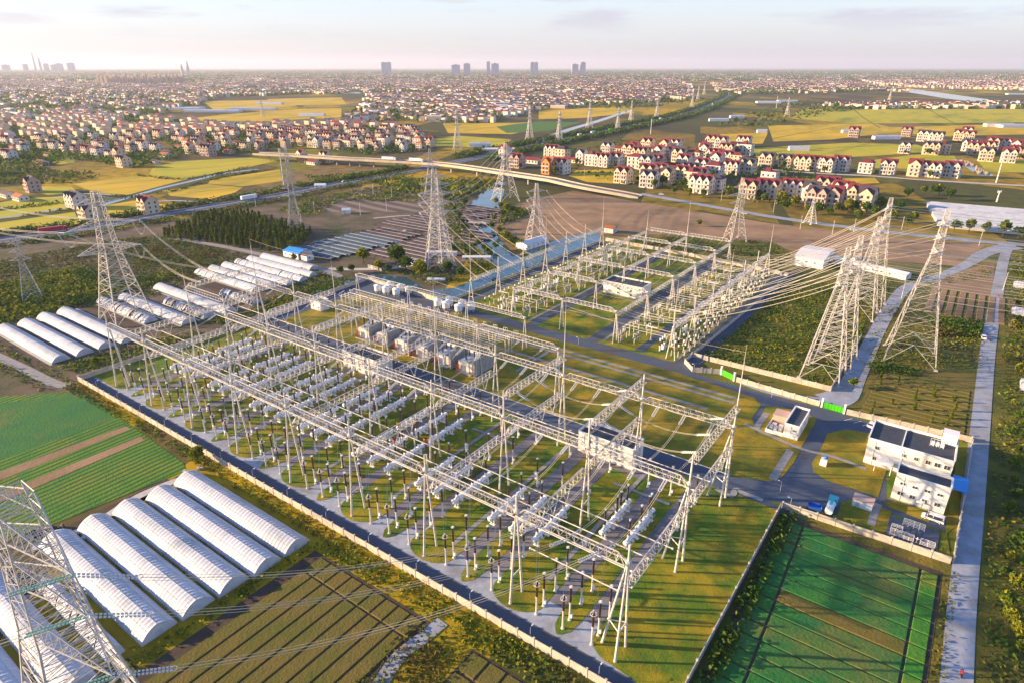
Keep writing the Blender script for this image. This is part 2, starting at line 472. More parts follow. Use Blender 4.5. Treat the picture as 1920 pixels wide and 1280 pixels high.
def foliage(name, polys, dens, hmax, size, mats, lump=0.25, minh=0.0):
    """ground cover standing on polygons: clumped leaf cards joined into one stuff object"""
    V, F, I, off = [], [], [], 0
    for poly in polys:
        p = np.array([q[:2] for q in poly]); x, y = p[:, 0], p[:, 1]
        area = abs((x * np.roll(y, -1) - y * np.roll(x, -1)).sum()) / 2
        n = int(area * dens)
        if n < 4: continue
        c = sample_poly(poly, max(int(n * .08), 3))           # clump centres
        q = c[rng.integers(0, len(c), n)] + rng.normal(size=(n, 2)) * (1.0 + hmax * lump * 2)
        q = q[inside_np(q, poly)]; n = len(q)
        ch = .35 + .65 * rng.random(len(q))
        z = minh + hmax * ch * rng.random(n) ** .8
        v, f = leaf_cards(np.column_stack([q, z]), size)
        V.append(v); F.append(f + off); off += len(v)
        nz = np.sin(q[:, 0] * .21 + 1.3 * np.sin(q[:, 1] * .13)) + np.sin(q[:, 1] * .17 + q[:, 0] * .05) + rng.normal(size=n) * .7
        I.append(np.clip(((nz + 2) / 4 * len(mats)).astype(int), 0, len(mats) - 1))
    if not V: return None
    me = np_mesh(name, np.concatenate(V), np.concatenate(F), mats, np.concatenate(I))
    o = obj(name, me); o['kind'] = 'stuff'
    return o
# ================================================================== GROUND
def ground_material():
    m = bpy.data.materials.new('far_fields'); m.use_nodes = True
    t = m.node_tree; p = t.nodes['Principled BSDF']; p.inputs['Roughness'].default_value = 1
    p.inputs['Specular IOR Level'].default_value = 0.1
    geo = t.nodes.new('ShaderNodeNewGeometry')
    mp = t.nodes.new('ShaderNodeMapping'); mp.inputs['Rotation'].default_value = (0, 0, .5)
    mp.inputs['Scale'].default_value = (1 / 95, 1 / 190, 1)
    t.links.new(geo.outputs['Position'], mp.inputs[0])
    vo = t.nodes.new('ShaderNodeTexVoronoi'); vo.distance = 'CHEBYCHEV'; vo.inputs['Randomness'].default_value = .75; vo.inputs['Scale'].default_value = 1
    t.links.new(mp.outputs[0], vo.inputs['Vector'])
    big = t.nodes.new('ShaderNodeTexNoise'); big.inputs['Scale'].default_value = .0011; big.inputs['Detail'].default_value = 4
    t.links.new(geo.outputs['Position'], big.inputs['Vector'])
    fine = t.nodes.new('ShaderNodeTexNoise'); fine.inputs['Scale'].default_value = .09; fine.inputs['Detail'].default_value = 8
    t.links.new(geo.outputs['Position'], fine.inputs['Vector'])
    rp = t.nodes.new('ShaderNodeValToRGB'); rp.color_ramp.interpolation = 'CONSTANT'
    cols = [(0, (.09, .10, .015)), (.16, (.40, .27, .012)), (.32, (.13, .10, .04)), (.42, (.22, .20, .014)), (.54, (.50, .32, .010)), (.72, (.10, .11, .016)), (.82, (.24, .16, .06)), (.92, (.06, .065, .018))]
    e = rp.color_ramp.elements
    e[0].position = 0; e[0].color = (*cols[0][1], 1); e[1].position = cols[1][0]; e[1].color = (*cols[1][1], 1)
    for pos, c in cols[2:]:
        x = e.new(pos); x.color = (*c, 1)
    sp = t.nodes.new('ShaderNodeSeparateColor'); t.links.new(vo.outputs['Color'], sp.inputs[0])
    t.links.new(sp.outputs[0], rp.inputs[0])
    mr = t.nodes.new('ShaderNodeMapRange'); mr.inputs['From Min'].default_value = .42; mr.inputs['From Max'].default_value = .56; mr.inputs['To Max'].default_value = .8
    t.links.new(big.outputs['Fac'], mr.inputs['Value'])
    m1 = t.nodes.new('ShaderNodeMix'); m1.data_type = 'RGBA'; t.links.new(mr.outputs[0], m1.inputs['Factor'])
    t.links.new(rp.outputs[0], m1.inputs[6]); m1.inputs[7].default_value = (.060, .050, .042, 1)
    mf = t.nodes.new('ShaderNodeMapRange'); mf.inputs['From Min'].default_value = .4; mf.inputs['From Max'].default_value = .65; mf.inputs['To Min'].default_value = 0; mf.inputs['To Max'].default_value = .6
    t.links.new(fine.outputs['Fac'], mf.inputs['Value'])
    m2 = t.nodes.new('ShaderNodeMix'); m2.data_type = 'RGBA'; t.links.new(mf.outputs[0], m2.inputs['Factor'])
    t.links.new(m1.outputs[2], m2.inputs[6]); m2.inputs[7].default_value = (.05, .055, .02, 1)
    t.links.new(m2.outputs[2], p.inputs['Base Color'])
    return m
R = 42000
sheet('ground', [(-R, -300), (R, -300), (R, R), (-R, R)], ground_material(), z=0.0)

# ---- open land around the station
sheet('scrub_land', GP((-260, 455), (160, 440), (420, 398), (600, 372), (760, 345), (870, 352), (930, 345), (880, 392), (890, 470), (820, 560), (690, 528)) + SP((-7, 143), (-3, -2), (40, -4), (-40, -160)), M['scrub'])
sheet('bare_field', GP((1010, 372), (1075, 358), (1200, 380), (1450, 420), (1700, 447), (1850, 458), (1790, 500), (1700, 520), (1560, 490), (1450, 462), (1250, 440), (1130, 440), (1005, 455), (905, 430), (960, 385)), M['soil'])
sheet('ploughed_strip', GP((575, 388), (690, 350), (852, 345), (836, 384), (800, 398), (620, 398)), M['stripfield'])
sheet('green_verge', GP((1250, 440), (1450, 455), (1500, 480), (1480, 522), (1350, 495), (1200, 470), (1130, 455)), M['scrubg'])
sheet('east_land', GP((1290, 668), (1480, 518), (1560, 480), (1800, 500), (1850, 470), (2000, 470), (2300, 800), (2600, 1400), (1290, 1400), (1465, 947), (1785, 1058), (1822, 830), (1583, 778), (1540, 762), (1298, 700)), M['scrubg'])
sheet('orchard_ground', GP((1603, 772), (1650, 690), (1845, 700), (1832, 822)), M['bed'])
sheet('striped_plot', GP((1745, 522), (1865, 492), (1856, 592), (1745, 582)), M['soil'])
sheet('east_hedge_strip', GP((1900, 480), (2000, 480), (2100, 700), (2250, 1290), (1870, 1290), (1868, 900), (1890, 600)), M['scrubg'])
sheet('tower_yard_ground', GP((1300, 672), (1480, 530), (1690, 515), (1612, 640), (1555, 730)), M['scrubg'])

# ---- paddies on the left and in the middle distance
PADDIES = [
    ('paddy', 'paddyg', [(285, 316), (330, 303), (470, 296), (520, 302), (470, 313), (345, 336), (280, 328)]),
    ('paddy', 'paddy', [(136, 345), (270, 330), (352, 336), (240, 366), (180, 362)]),
    ('paddy', 'paddy', [(395, 337), (525, 318), (530, 340), (455, 350), (390, 345)]),
    ('paddy', 'paddy', [(305, 358), (390, 346), (455, 352), (440, 362), (395, 374), (320, 368)]),
    ('paddy', 'paddyg', [(-120, 400), (50, 372), (140, 368), (155, 388), (30, 408), (-150, 425)]),
    ('paddy', 'paddyg', [(60, 360), (80, 350), (135, 351), (145, 362), (90, 366)]),
    ('paddy', 'paddyg', [(-150, 440), (0, 418), (140, 398), (150, 420), (40, 434), (-150, 462)]),
    ('paddy', 'paddy', [(195, 386), (258, 376), (318, 386), (300, 397), (205, 412)]),
    ('paddy', 'paddy', [(830, 232), (990, 230), (1010, 240), (960, 252), (840, 250)]),
    ('paddy', 'crop', [(930, 238), (1010, 228), (1090, 230), (1030, 246), (950, 250)]),
    ('paddy', 'paddyg', [(800, 262), (860, 255), (960, 262), (940, 276), (820, 276)]),
    ('paddy', 'paddy', [(1010, 208), (1170, 200), (1190, 212), (1090, 222), (1010, 224)]),
    ('paddy', 'paddy', [(1080, 320), (1160, 318), (1155, 345), (1100, 342), (1066, 330)]),
    ('paddy', 'paddyg', [(1500, 205), (1920, 205), (1950, 230), (1600, 232), (1480, 222)]),
    ('paddy', 'paddy', [(1350, 252), (1440, 250), (1430, 270), (1360, 272)]),
    ('paddy', 'paddy', [(1440, 236), (1640, 232), (1700, 246), (1560, 262), (1450, 266)]),
    ('paddy', 'paddyg', [(1410, 278), (1600, 268), (1720, 272), (1760, 286), (1500, 300), (1420, 300)]),
    ('paddy', 'paddyg', [(1640, 300), (1720, 290), (1790, 292), (1800, 318), (1640, 316)]),
    ('paddy', 'paddy', [(1480, 336), (1640, 334), (1650, 344), (1500, 350)]),
    ('paddy', 'paddy', [(1640, 240), (1930, 232), (1960, 252), (1740, 256)]),
    ('paddy', 'paddyg', [(1830, 300), (1960, 300), (1980, 326), (1850, 322)]),
    ('paddy', 'paddy', [(1460, 290), (1560, 288), (1570, 298), (1500, 306)]),
    ('paddy', 'paddy', [(500, 186), (640, 183), (650, 196), (520, 198)]),
    ('paddy', 'paddy', [(380, 190), (520, 188), (560, 200), (400, 206)]),
    ('paddy', 'paddy', [(560, 205), (640, 203), (640, 220), (480, 228), (330, 226), (420, 215)]),
    ('paddy', 'paddyg', [(220, 226), (260, 224), (275, 238), (235, 238)]),
    ('paddy', 'paddyg', [(90, 296), (138, 292), (140, 306), (105, 310)]),
]
for n, m, p in PADDIES:
    sheet(n, GP(*p), M[m])

for ln in ([(1440, 262), (1560, 240), (1640, 228)], [(1500, 300), (1620, 272), (1700, 250), (1760, 232)], [(1560, 330), (1640, 300), (1700, 285)], [(1400, 288), (1500, 282), (1600, 276), (1720, 270)], [(1640, 214), (1780, 216), (1930, 214)], [(1480, 228), (1600, 222), (1700, 224)], [(1600, 205), (1620, 222), (1650, 240)], [(1740, 205), (1770, 222), (1800, 236)], [(1420, 244), (1520, 250), (1640, 246)], [(1700, 300), (1760, 296), (1800, 300)], [(1360, 262), (1440, 258)], [(830, 240), (900, 240), (1000, 236)], [(860, 268), (930, 266), (960, 262)], [(350, 212), (460, 216), (600, 212)], [(200, 346), (260, 340), (330, 338)], [(400, 340), (470, 335), (528, 330)], [(350, 362), (420, 356), (450, 352)], [(290, 320), (380, 316), (470, 306)], [(0, 396), (70, 388), (140, 380)], [(0, 432), (70, 424), (140, 414)]):
    ribbon('bund', GP(*ln), 2.6 if ln[0][1] < 300 else 1.2, M['scrubg'], z=.15)
# ---- water
WATERZ = None
sheet('river', GP((948, 342), (944, 366), (936, 385), (936, 400), (926, 415), (926, 435), (942, 455), (968, 480), (990, 470), (1040, 452), (1100, 436), (1125, 441), (1128, 452), (1060, 486), (960, 524), (900, 556), (868, 568), (828, 566), (760, 545), (692, 522), (640, 540), (600, 560), (545, 580), (530, 572), (600, 543), (690, 515), (760, 520), (800, 545), (850, 540), (900, 522), (935, 503), (922, 490), (898, 468), (880, 448), (870, 425), (866, 400), (876, 385), (892, 372), (914, 352), (926, 342)), M['water'])
ribbon('canal', GP((190, 386), (245, 370), (300, 354), (360, 340), (420, 326), (485, 318)), 6, M['water'])
ribbon('canal', GP((1010, 268), (1060, 246), (1120, 228), (1180, 208)), 16, M['water'])
ribbon('wide_river', GP((1560, 148), (1640, 160), (1740, 175), (1850, 190), (2000, 197)), 120, M['water'])
ribbon('canal', GP((1800, 300), (1830, 318), (1850, 330)), 14, M['water'])
ribbon('mud_bank', GP((862, 452), (885, 470), (915, 490), (932, 500)), 3, M['soil'])

# ---- highway, overpass approach and country roads
HW = GP((-260, 492), (0, 452), (150, 432), (300, 405), (400, 388), (510, 370), (600, 352), (700, 335), (790, 318), (880, 300), (1000, 274), (1140, 246), (1280, 216), (1340, 194), (1366, 180), (1358, 171), (1345, 164))
ribbon('highway', HW, 19, M['asph'], z=.45)
for off in (-9.2, 0, 9.2):
    L, R_ = ribbon_pts(smooth_line(HW, 6), abs(off) * 2 if off else .02)
    ln = R_ if off > 0 else L
    ribbon('road_marking', ln, .5, M['mark'], z=.47, sm=False)
ribbon('village_road', GP((1200, 364), (1290, 380), (1380, 396), (1480, 412), (1600, 428), (1750, 445), (1900, 458), (2050, 470)), 9, M['gravelroad'])
ribbon('canal_road', GP((1380, 312), (1470, 321), (1560, 327), (1640, 331), (1760, 340), (1980, 352)), 8, M['strip'])
ribbon('paddy_track', GP((-120, 432), (0, 410), (80, 398), (150, 385), (190, 378)), 5, M['gravelroad'])
ribbon('paddy_track', GP((270, 381), (320, 377), (372, 379), (420, 382)), 3, M['strip'])
ribbon('paddy_track', GP((100, 372), (155, 364), (215, 366)), 3.5, M['strip'])
ribbon('nursery_track', GP((330, 448), (420, 463), (500, 480), (560, 492), (600, 505), (640, 520)), 5, M['path'])
ribbon('nursery_track', GP((615, 505), (700, 505), (770, 498), (800, 476), (835, 440), (850, 420)), 4.5, M['strip'])
ribbon('nursery_track', GP((700, 410), (760, 405), (800, 408), (760, 432), (735, 446)), 2.5, M['strip'])
sheet('vegetable_plot', GP((738, 418), (765, 408), (790, 409), (762, 426)), M['crop'])
ribbon('gravel_road', GP((1552, 752), (1580, 740), (1604, 705), (1640, 630), (1668, 580), (1700, 540), (1760, 520), (1812, 497), (1850, 474), (1900, 462)), [11, 10, 7, 6, 6, 6, 6, 6.5, 9, 14], M['gravelroad'])
ribbon('main_road', GP((1900, 455), (1884, 480), (1868, 560), (1853, 650), (1838, 800), (1822, 960), (1804, 1130), (1790, 1330)), 5.2, M['gravelroad'])
ribbon('back_lane', GP((1390, 715), (1440, 732), (1500, 746), (1556, 752)), 4.5, M['gravelroad'])
ribbon('dirt_path', GP((690, 1330), (740, 1240), (800, 1190), (830, 1165)), 3.0, M['gravelroad'])
ribbon('dirt_path', GP((60, 1030), (170, 985), (260, 930), (350, 893)), 2.5, M['strip'])
ribbon('west_lane', SP((-90, -12), (-40, -8), (-8, -6), (-2, -3)), 4, M['path'])

# ---- the station: lawn, roads, islands
sheet('station_lawn', SP((-3, .2), (223.8, .2), (224, 73)) + GP((1785, 1056), (1820, 832), (1583, 777), (1537, 762), (1299, 699), (1284, 682), (1478, 521), (1350, 493), (1132, 452), (832, 571), (691, 528)), M['lawn'])
sheet('perimeter_road', SP((-2.7, .35), (219, .35), (219, 3), (215, 4.6), (-2.7, 4.6)), M['asph'])
sheet('apron', SP((-1, 4.4), (215, 4.4), (210, 7), (207, 13), (6, 13), (4, 7)), M['apron'])
SK = [12.5 + 24.8 * k for k in range(9)]           # column lines of the 500 kV yard
for k in range(9):
    s0 = SK[k]
    if k < 8:
        for o_ in (8.0, 16.6):
            sheet('driveway', SP((s0 + o_ - 1.75, 11.5), (s0 + o_ + 1.75, 11.5), (s0 + o_ + 1.75, 72.2), (s0 + o_ - 1.75, 72.2)), M['drive'])
    # rounded big island round the column line, slim pointed island between the two driveways
    a, b = s0 - 6.4, s0 + 6.2
    if k == 8: b = 223.6
    if k == 0: a = -2.4
    pts = [(a, 40), (a, 9.5)] + [(a + 6.2 * (1 - math.cos(x)), 9.5 - 4.6 * math.sin(x)) for x in np.linspace(.2, math.pi / 2, 7)]
    if k == 8: pts += [(s0 + 6, 4.2), (b, 3.2), (b, 40)]
    else: pts += [(b - 6.2 * (1 - math.cos(x)), 9.5 - 4.6 * math.sin(x)) for x in np.linspace(math.pi / 2, .2, 7)] + [(b, 9.5), (b, 40)]
    sheet('grass_island', SP(*pts), M['lawn'])
    if k < 8:
        c = s0 + 12.3
        sheet('grass_island', SP((c - 2.5, 40), (c - 2.4, 11), (c - 1.7, 7), (c - .5, 5.4), (c, 5.0), (c + .7, 5.4), (c + 1.9, 7), (c + 2.5, 11), (c + 2.5, 40)), M['lawn'])
        for tt in (33, 57):
            if (k + (tt > 40)) % 2 == 0:
                sheet('cable_trench', SP((s0 - 2.2, tt), (s0 + 14, tt), (s0 + 14, tt + 1.1), (s0 - 2.2, tt + 1.1)), M['path'])
        sheet('cable_trench', SP((s0 + 2.3, 13 + 3 * (k % 2)), (s0 + 3.5, 13 + 3 * (k % 2)), (s0 + 3.5, 69), (s0 + 2.3, 69)), M['path'])
sheet('inner_road', SP((-6.9, 71.8), (215, 72.2), (232, 71)) + GP((1436, 938), (1470, 944), (1570, 966), (1600, 947), (1668, 962), (1775, 997), (1790, 978), (1662, 935), (1660, 800), (1590, 779), (1540, 764), (1398, 728), (1300, 699), (1278, 672)) + SP((166, 141), (54, 141), (-6.9, 143)), M['asph'])
# lawn inside the ring of roads and round the offices
sheet('middle_lawn', SP((5.5, 79.5), (209, 79.6)) + GP((1444, 903), (1467, 894), (1488, 868), (1500, 846), (1479, 836), (1418, 812), (1410, 783), (1427, 760), (1415, 746), (1395, 740)) + SP((188, 131.5), (170, 133.4), (62, 133.8), (60, 127.6), (5.5, 127.6)), M['lawngold'])
for p in ([(1435, 762), (1465, 763), (1514, 776), (1532, 787), (1504, 836), (1500, 844), (1478, 835), (1420, 812), (1416, 803), (1423, 787)],
          [(1586, 805), (1632, 812), (1640, 840), (1680, 850), (1658, 892), (1646, 933), (1609, 920), (1549, 901), (1525, 885), (1522, 868), (1539, 841), (1551, 813)],
          [(1576, 943), (1597, 937), (1641, 947), (1672, 959), (1662, 994), (1569, 970)],
          [(1656, 940), (1690, 940), (1750, 968), (1740, 980), (1664, 950)],
          [(1775, 1000), (1795, 985), (1800, 920), (1815, 850), (1795, 845), (1780, 950), (1760, 1046), (1783, 1054)]):
    sheet('office_lawn', GP(*p), M['lawngold'])
for a, b, wd in (((5, 112), (190, 112), 1.6), ((118, 125), (197, 125), 1.5), ((60, 121.5), (196, 121.5), 1.4)):
    sheet('footpath', SP((a[0], a[1]), (b[0], b[1]), (b[0], b[1] + wd), (a[0], a[1] + wd)), M['path'])
sheet('footpath', SP((121, 99), (122.4, 99), (122.4, 121), (121, 121)), M['path'])
ribbon('footpath', GP((1395, 795), (1440, 815), (1500, 841), (1560, 856), (1625, 880)), 1.4, M['path'])
ribbon('footpath', GP((1482, 845), (1466, 870), (1448, 900)), 2.2, M['path'])
ribbon('footpath', GP((1416, 806), (1426, 790), (1438, 775)), 2.0, M['path'])
ribbon('footpath', GP((1647, 945), (1640, 960), (1633, 985)), 1.8, M['path'])
ribbon('footpath', GP((1342, 916), (1370, 930), (1380, 918), (1395, 925), (1430, 938)), 1.6, M['path'])
sheet('inner_driveway', SP((165, 63.4), (190, 63.4), (190, 71.8), (165, 71.8)), M['drive'])
# 220 kV yard roads
for a, b, c, d in ((54, 60, 140, 290), (97.5, 102.5, 141, 292), (127.8, 133, 140.5, 292), (149, 152.5, 143, 288), (168, 175.5, 140, 288)):
    sheet('yard_road', SP((a, c), (b, c), (b, d), (a, d)), M['asph'])
sheet('yard_road', SP((54, 134), (176, 134), (176, 141), (54, 141)), M['asph'])
for c, d in ((147, 176), (179, 214), (222, 258)):
    sheet('yard_lawn', SP((62, c), (95, c), (95, d), (62, d)), M['lawn'])
for a, b in ((95.5, 97), (133.5, 135), (166, 167)):
    sheet('cable_trench', SP((a, 145), (b, 145), (b, 286), (a, 286)), M['path'])
for t_ in (166, 195, 226, 252):
    sheet('cable_trench', SP((103, t_), (127, t_), (127, t_ + 1.2), (103, t_ + 1.2)), M['path'])
sheet('reactor_apron', SP((-6, 128), (58, 128.5), (56, 141), (-6, 143)), M['asph'])
# parking bay lines
for k in range(4):
    ribbon('road_marking', GP((1583 + 17 * k, 788.5 + 5 * k), (1598 + 17 * k, 785 + 5 * k)), .18, M['mark'], sm=False)

# ---- crops near the camera
sheet('crop_field', GP((-400, 772), (158, 732), (236, 790), (345, 868), (348, 882), (60, 998), (-400, 1080)), M['crop'])
sheet('crop_field', GP((-400, 830), (-200, 790), (158, 732), (225, 782), (0, 862), (-400, 985)), M['cropd'])
for p in ([(-200, 960), (0, 884), (235, 799), (246, 804), (0, 900), (-200, 978)], [(-200, 1005), (0, 925), (263, 818), (272, 825), (0, 942), (-200, 1020)]):
    sheet('dirt_strip', GP(*p), M['soil'])
sheet('ploughed_strip', GP((120, 990), (311, 897), (330, 905), (345, 885), (352, 893), (150, 1002)), M['soildark'])
def beds(name, parent_mat, outline, rows, mats, gap=.5, h=.22, along='a'):
    """a field sheet with raised beds standing on it, each bed a piece of its own"""
    base = sheet(name, SP(*outline), parent_mat)
    z0 = LASTZ[0]
    for i, (s0, s1, t0, t1, m) in enumerate(rows):
        b = MB(); e = .12
        lo = [S(s0, t0, z0), S(s1, t0, z0), S(s1, t1, z0), S(s0, t1, z0)]
        hi = [S(s0 + e, t0 + e, z0 + h), S(s1 - e, t0 + e, z0 + h), S(s1 - e, t1 - e, z0 + h), S(s0 + e, t1 - e, z0 + h)]
        for j in range(4): b.quad(lo[j], lo[(j + 1) % 4], hi[(j + 1) % 4], hi[j])
        b.quad(*hi)
        b.build('bed', M[m], base)
    return base
rows = []
for i in range(17):
    t1 = 68.6 - 4.15 * i; t0 = t1 - 3.75
    m = 'bed' if i == 6 else ('cropd')
    rows += [(226.2 + .1 * i, 230.4 + .15 * i, t0, t1, 'cropd'), (230.9 + .15 * i, 255.6, t0, t1, m), (256.1, 259.2, t0, t1, 'cropl')]
beds('bedded_field', M['soildark'], [(225.6, 70.5), (260, 70.5), (260, -4), (225.6, -4)], rows, None)
rows = []
for i in range(19):
    s0 = 106 + 3.62 * i
    mm = 'bed'
    rows += [(s0, s0 + 3.25, -13.2, -8.4, mm), (s0, s0 + 3.25, -66, -13.7, mm)]
rows = [r for r in rows if r[0] > 139.5]
for i in range(5):
    s0 = 100.8 + 7.7 * i
rows += [(134.4, 139.2, -66, -48.5, 'bed')]
beds('ploughed_field', M['soildark'], [(134, -68), (176.5, -68), (176.5, -7.5), (139, -7.5), (139, -48), (134, -48)], rows, None)
rows = []
for i in range(9):
    s0 = 187.5 + 4.2 * i
    rows += [(s0, s0 + 3.8, -13, -8.2, 'bed'), (s0, s0 + 3.8, -40, -13.6, 'bed')]
beds('ploughed_field', M['soildark'], [(187, -41), (226, -41), (226, -7.6), (187, -7.6)], rows, None)
rows = []
q = [sinv(*G(*p)) for p in ((1603, 772), (1650, 690), (1845, 700), (1832, 822))]
for i in range(13):
    t0 = 138.6 + 3.2 * i
    rows.append((231.5 + .12 * i, 260.5, t0, t0 + 2.3, 'bed'))
beds('orchard', M['scrubg'], [(231, 138), (261, 138), (261, 181), (233, 181)], rows, None)
rows = []
for i in range(9):
    s0 = 239 + 4.0 * i
    rows.append((s0, s0 + 2.6, 263, 305, 'soil'))
beds('striped_field', M['scrubg'], [(238, 262), (276, 262), (276, 306), (238, 306)], rows, None)

# ================================================================== BOUNDARY WALLS
def wall(pts, label, h=2.0, step=4.0, m='bwall', cap=True):
    """concrete panel wall: each panel and each pier a piece of its own"""
    t = thing('boundary_wall', label, 'wall', (*pts[0][:2], 0))
    cache = {}
    for (x0, y0), (x1, y1) in zip([p[:2] for p in pts[:-1]], [p[:2] for p in pts[1:]]):
        L = math.hypot(x1 - x0, y1 - y0); n = max(1, round(L / step)); a = math.atan2(y1 - y0, x1 - x0); d = L / n
        key = (round(d, 2))
        if key not in cache:
            pm = MB().box(0, 0, h / 2, d - .36, .16, h).mesh('wall_panel', M[m])
            qm = MB().box(0, 0, (h + .15) / 2, .34, .32, h + .15).box(0, 0, h + .21, .44, .42, .12).mesh('wall_pier', M[m])
            cache[key] = (pm, qm)
        pm, qm = cache[key]
        for i in range(n):
            f = (i + .5) / n
            obj('wall_panel', pm, t, (x0 + (x1 - x0) * f - pts[0][0], y0 + (y1 - y0) * f - pts[0][1], 0), a)
            f = i / n
            obj('wall_pier', qm, t, (x0 + (x1 - x0) * f - pts[0][0], y0 + (y1 - y0) * f - pts[0][1], 0), a)
    return t
wall(SP((-3, 0), (224, 0)), 'long sunlit concrete boundary wall beside the front perimeter road')
wall(SP((224, .2), (224, 73)), 'boundary wall between the right-hand lawn and the deep green bedded field', step=4.5)
wall(SP((224.3, 73.2)) + GP((1783, 1057)), 'cream panel wall behind the bedded field, below the blue and white tank truck')
wall(GP((1786, 1055), (1822, 832)), 'boundary wall beside the main road behind the two office blocks')
wall(GP((1820, 829), (1585, 776)), 'boundary wall between the parking bays and the orchard beds')
wall(GP((1535, 761), (1379, 715)), 'sunlit wall along the back lane between the small and the large green gate')
wall(GP((1350, 701), (1298, 697), (1283, 681)), 'short bent wall left of the small green gate')
wall(GP((1284, 680), (1478, 520)), 'low wall along the right edge of the far switchyard, beside the tower yard', h=1.6, step=6)
wall(GP((1476, 519), (1350, 492), (1135, 452)), 'orange-lit far wall closing the rear of the far switchyard', h=2.2, step=6)
wall(GP((832, 571), (1130, 453)), 'low wall between the far switchyard and the canal', h=1.6, step=6)
wall(GP((691, 527), (830, 570)), 'sunlit wall behind the white reactor drums, along the moat', h=2.4)
wall(SP((-3, .4), (-3.5, 60), (-7, 143)), 'left boundary wall of the station facing the old greenhouses', step=5)
wall(GP((1297, 669), (1557, 733), (1614, 634)), 'low wall around the scrub yard of the two slender towers', h=2.0, step=5)

# ================================================================== OVERPASS
def overpass():
    line = smooth_line(GP((480, 288, 8), (560, 292, 8), (640, 297, 8), (700, 300, 8), (830, 308, 8), (960, 326, 8), (1080, 346, 6.5)) + GP((1200, 368, 1.2)), 8)
    zs = [8.0] * (len(line) - 12) + list(np.linspace(8.0, .3, 12))
    t = thing('road_overpass', 'long pale concrete overpass curving across the highway and the river', 'overpass', (line[20].x, line[20].y, 0))
    o = (line[20].x, line[20].y)
    L, R_ = ribbon_pts(line, 13.0)
    deck = MB(); rail = MB(); rail2 = MB(); surf = MB()
    for i in range(len(L) - 1):
        a, b, c, d = [(p.x - o[0], p.y - o[1]) for p in (R_[i], R_[i + 1], L[i + 1], L[i])]
        z0, z1 = zs[i], zs[i + 1]
        surf.quad((*a, z0 + .01), (*b, z1 + .01), (*c, z1 + .01), (*d, z0 + .01))
        deck.quad((*d, z0 - 1.4), (*c, z1 - 1.4), (*b, z1 - 1.4), (*a, z0 - 1.4))
        for (p, q_, r) in ((a, b, rail), (d, c, rail2)):
            r.quad((*p, z0 - 1.4), (*q_, z1 - 1.4), (*q_, z1 + 1.0), (*p, z0 + 1.0))
            pi = (p[0] * .96 + (d if r is rail else a)[0] * .04, p[1] * .96 + (d if r is rail else a)[1] * .04)
            qi = (q_[0] * .96 + (c if r is rail else b)[0] * .04, q_[1] * .96 + (c if r is rail else b)[1] * .04)
            r.quad((*p, z0 + 1.0), (*q_, z1 + 1.0), (*qi, z1 + 1.0), (*pi, z0 + 1.0))
            r.quad((*qi, z1 + .01), (*pi, z0 + .01), (*pi, z0 + 1.0), (*qi, z1 + 1.0))
    deck.build('bridge_deck', M['conc'], t); surf.build('carriageway', M['drive'], t)
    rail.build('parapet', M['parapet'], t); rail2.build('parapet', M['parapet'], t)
    pm = MB().box(0, 0, 3.1, 1.5, 1.5, 6.2).box(0, 0, 6.3, 2, 10, .6).mesh('bridge_pier', M['conc'])
    for i in range(3, len(line) - 14, 3):
        p = line[i]; dv = line[i + 1] - line[i]
        if any((p - Vector(h)).length < 11 for h in smooth_line(HW, 10)): continue
        obj('bridge_pier', pm, t, (p.x - o[0], p.y - o[1], 0), math.atan2(dv.y, dv.x))
    return line
OVER = overpass()
# ================================================================== LATTICE BEAMS AND GANTRIES
_beam_cache = {}
def beam_meshes(L, wd=1.7, hg=1.7, n=None, rc=.12, rw=.06, flat=False):
    key = (round(L, 1), wd, hg, flat)
    if key in _beam_cache: return _beam_cache[key]
    n = n or max(6, int(round(L / 1.75))); d = L / n
    ch = []
    z0 = -hg * .35; z1 = hg * .65
    ch.append(MB().bar((0, -wd / 2, z0), (L, -wd / 2, z0), rc).mesh('chord', M['steel']))
    ch.append(MB().bar((0, wd / 2, z0), (L, wd / 2, z0), rc).mesh('chord', M['steel']))
    e = 0.25 * d if flat else d
    ch.append(MB().poly([(0, 0, z0), (e, 0, z1), (L - e, 0, z1), (L, 0, z0)], rc, 4).mesh('chord', M['steel']))
    b = MB()
    for i in range(n):
        x0, x1, xm = i * d, (i + 1) * d, (i + .5) * d
        t = min(max(xm, e), L - e)
        for sgn in (-1, 1):
            b.bar((x0, sgn * wd / 2, z0), (t, 0, z1), rw, 3).bar((t, 0, z1), (x1, sgn * wd / 2, z0), rw, 3)
        b.bar((x0, -wd / 2, z0), (x0, wd / 2, z0), rw, 3)
        b.bar((x0, -wd / 2 * (-1) ** i, z0), (x1, wd / 2 * (-1) ** i, z0), rw, 3)
    b.bar((L, -wd / 2, z0), (L, wd / 2, z0), rw * 1.4, 4)
    _beam_cache[key] = (ch, b.mesh('lattice_bracing', M['steel']))
    return _beam_cache[key]
def beam(p, q, label, group, name='lattice_beam', **kw):
    p, q = Vector(p), Vector(q); d = q - p
    t = thing(name, label, 'beam', p, math.atan2(d.y, d.x), group)
    ch, br = beam_meshes(d.length, **kw)
    for c in ch: obj('chord', c, t)
    obj('lattice_bracing', br, t, kind='stuff')
    return t
_leg = {}
def legmesh(v, r0, r1):
    key = tuple(round(x, 2) for x in v) + (r0, r1)
    if key not in _leg:
        b = MB(); v = Vector(v)
        b.bar((0, 0, 0), v, r0, 8, r1)
        for f in (.012, .25, .5, .75):
            c = v * f; rr = r0 + (r1 - r0) * f
            b.bar(c - v.normalized() * .09, c + v.normalized() * .09, rr * 1.32, 8, cap=True)
        _leg[key] = b.mesh('leg', M['pole'])
    return _leg[key]
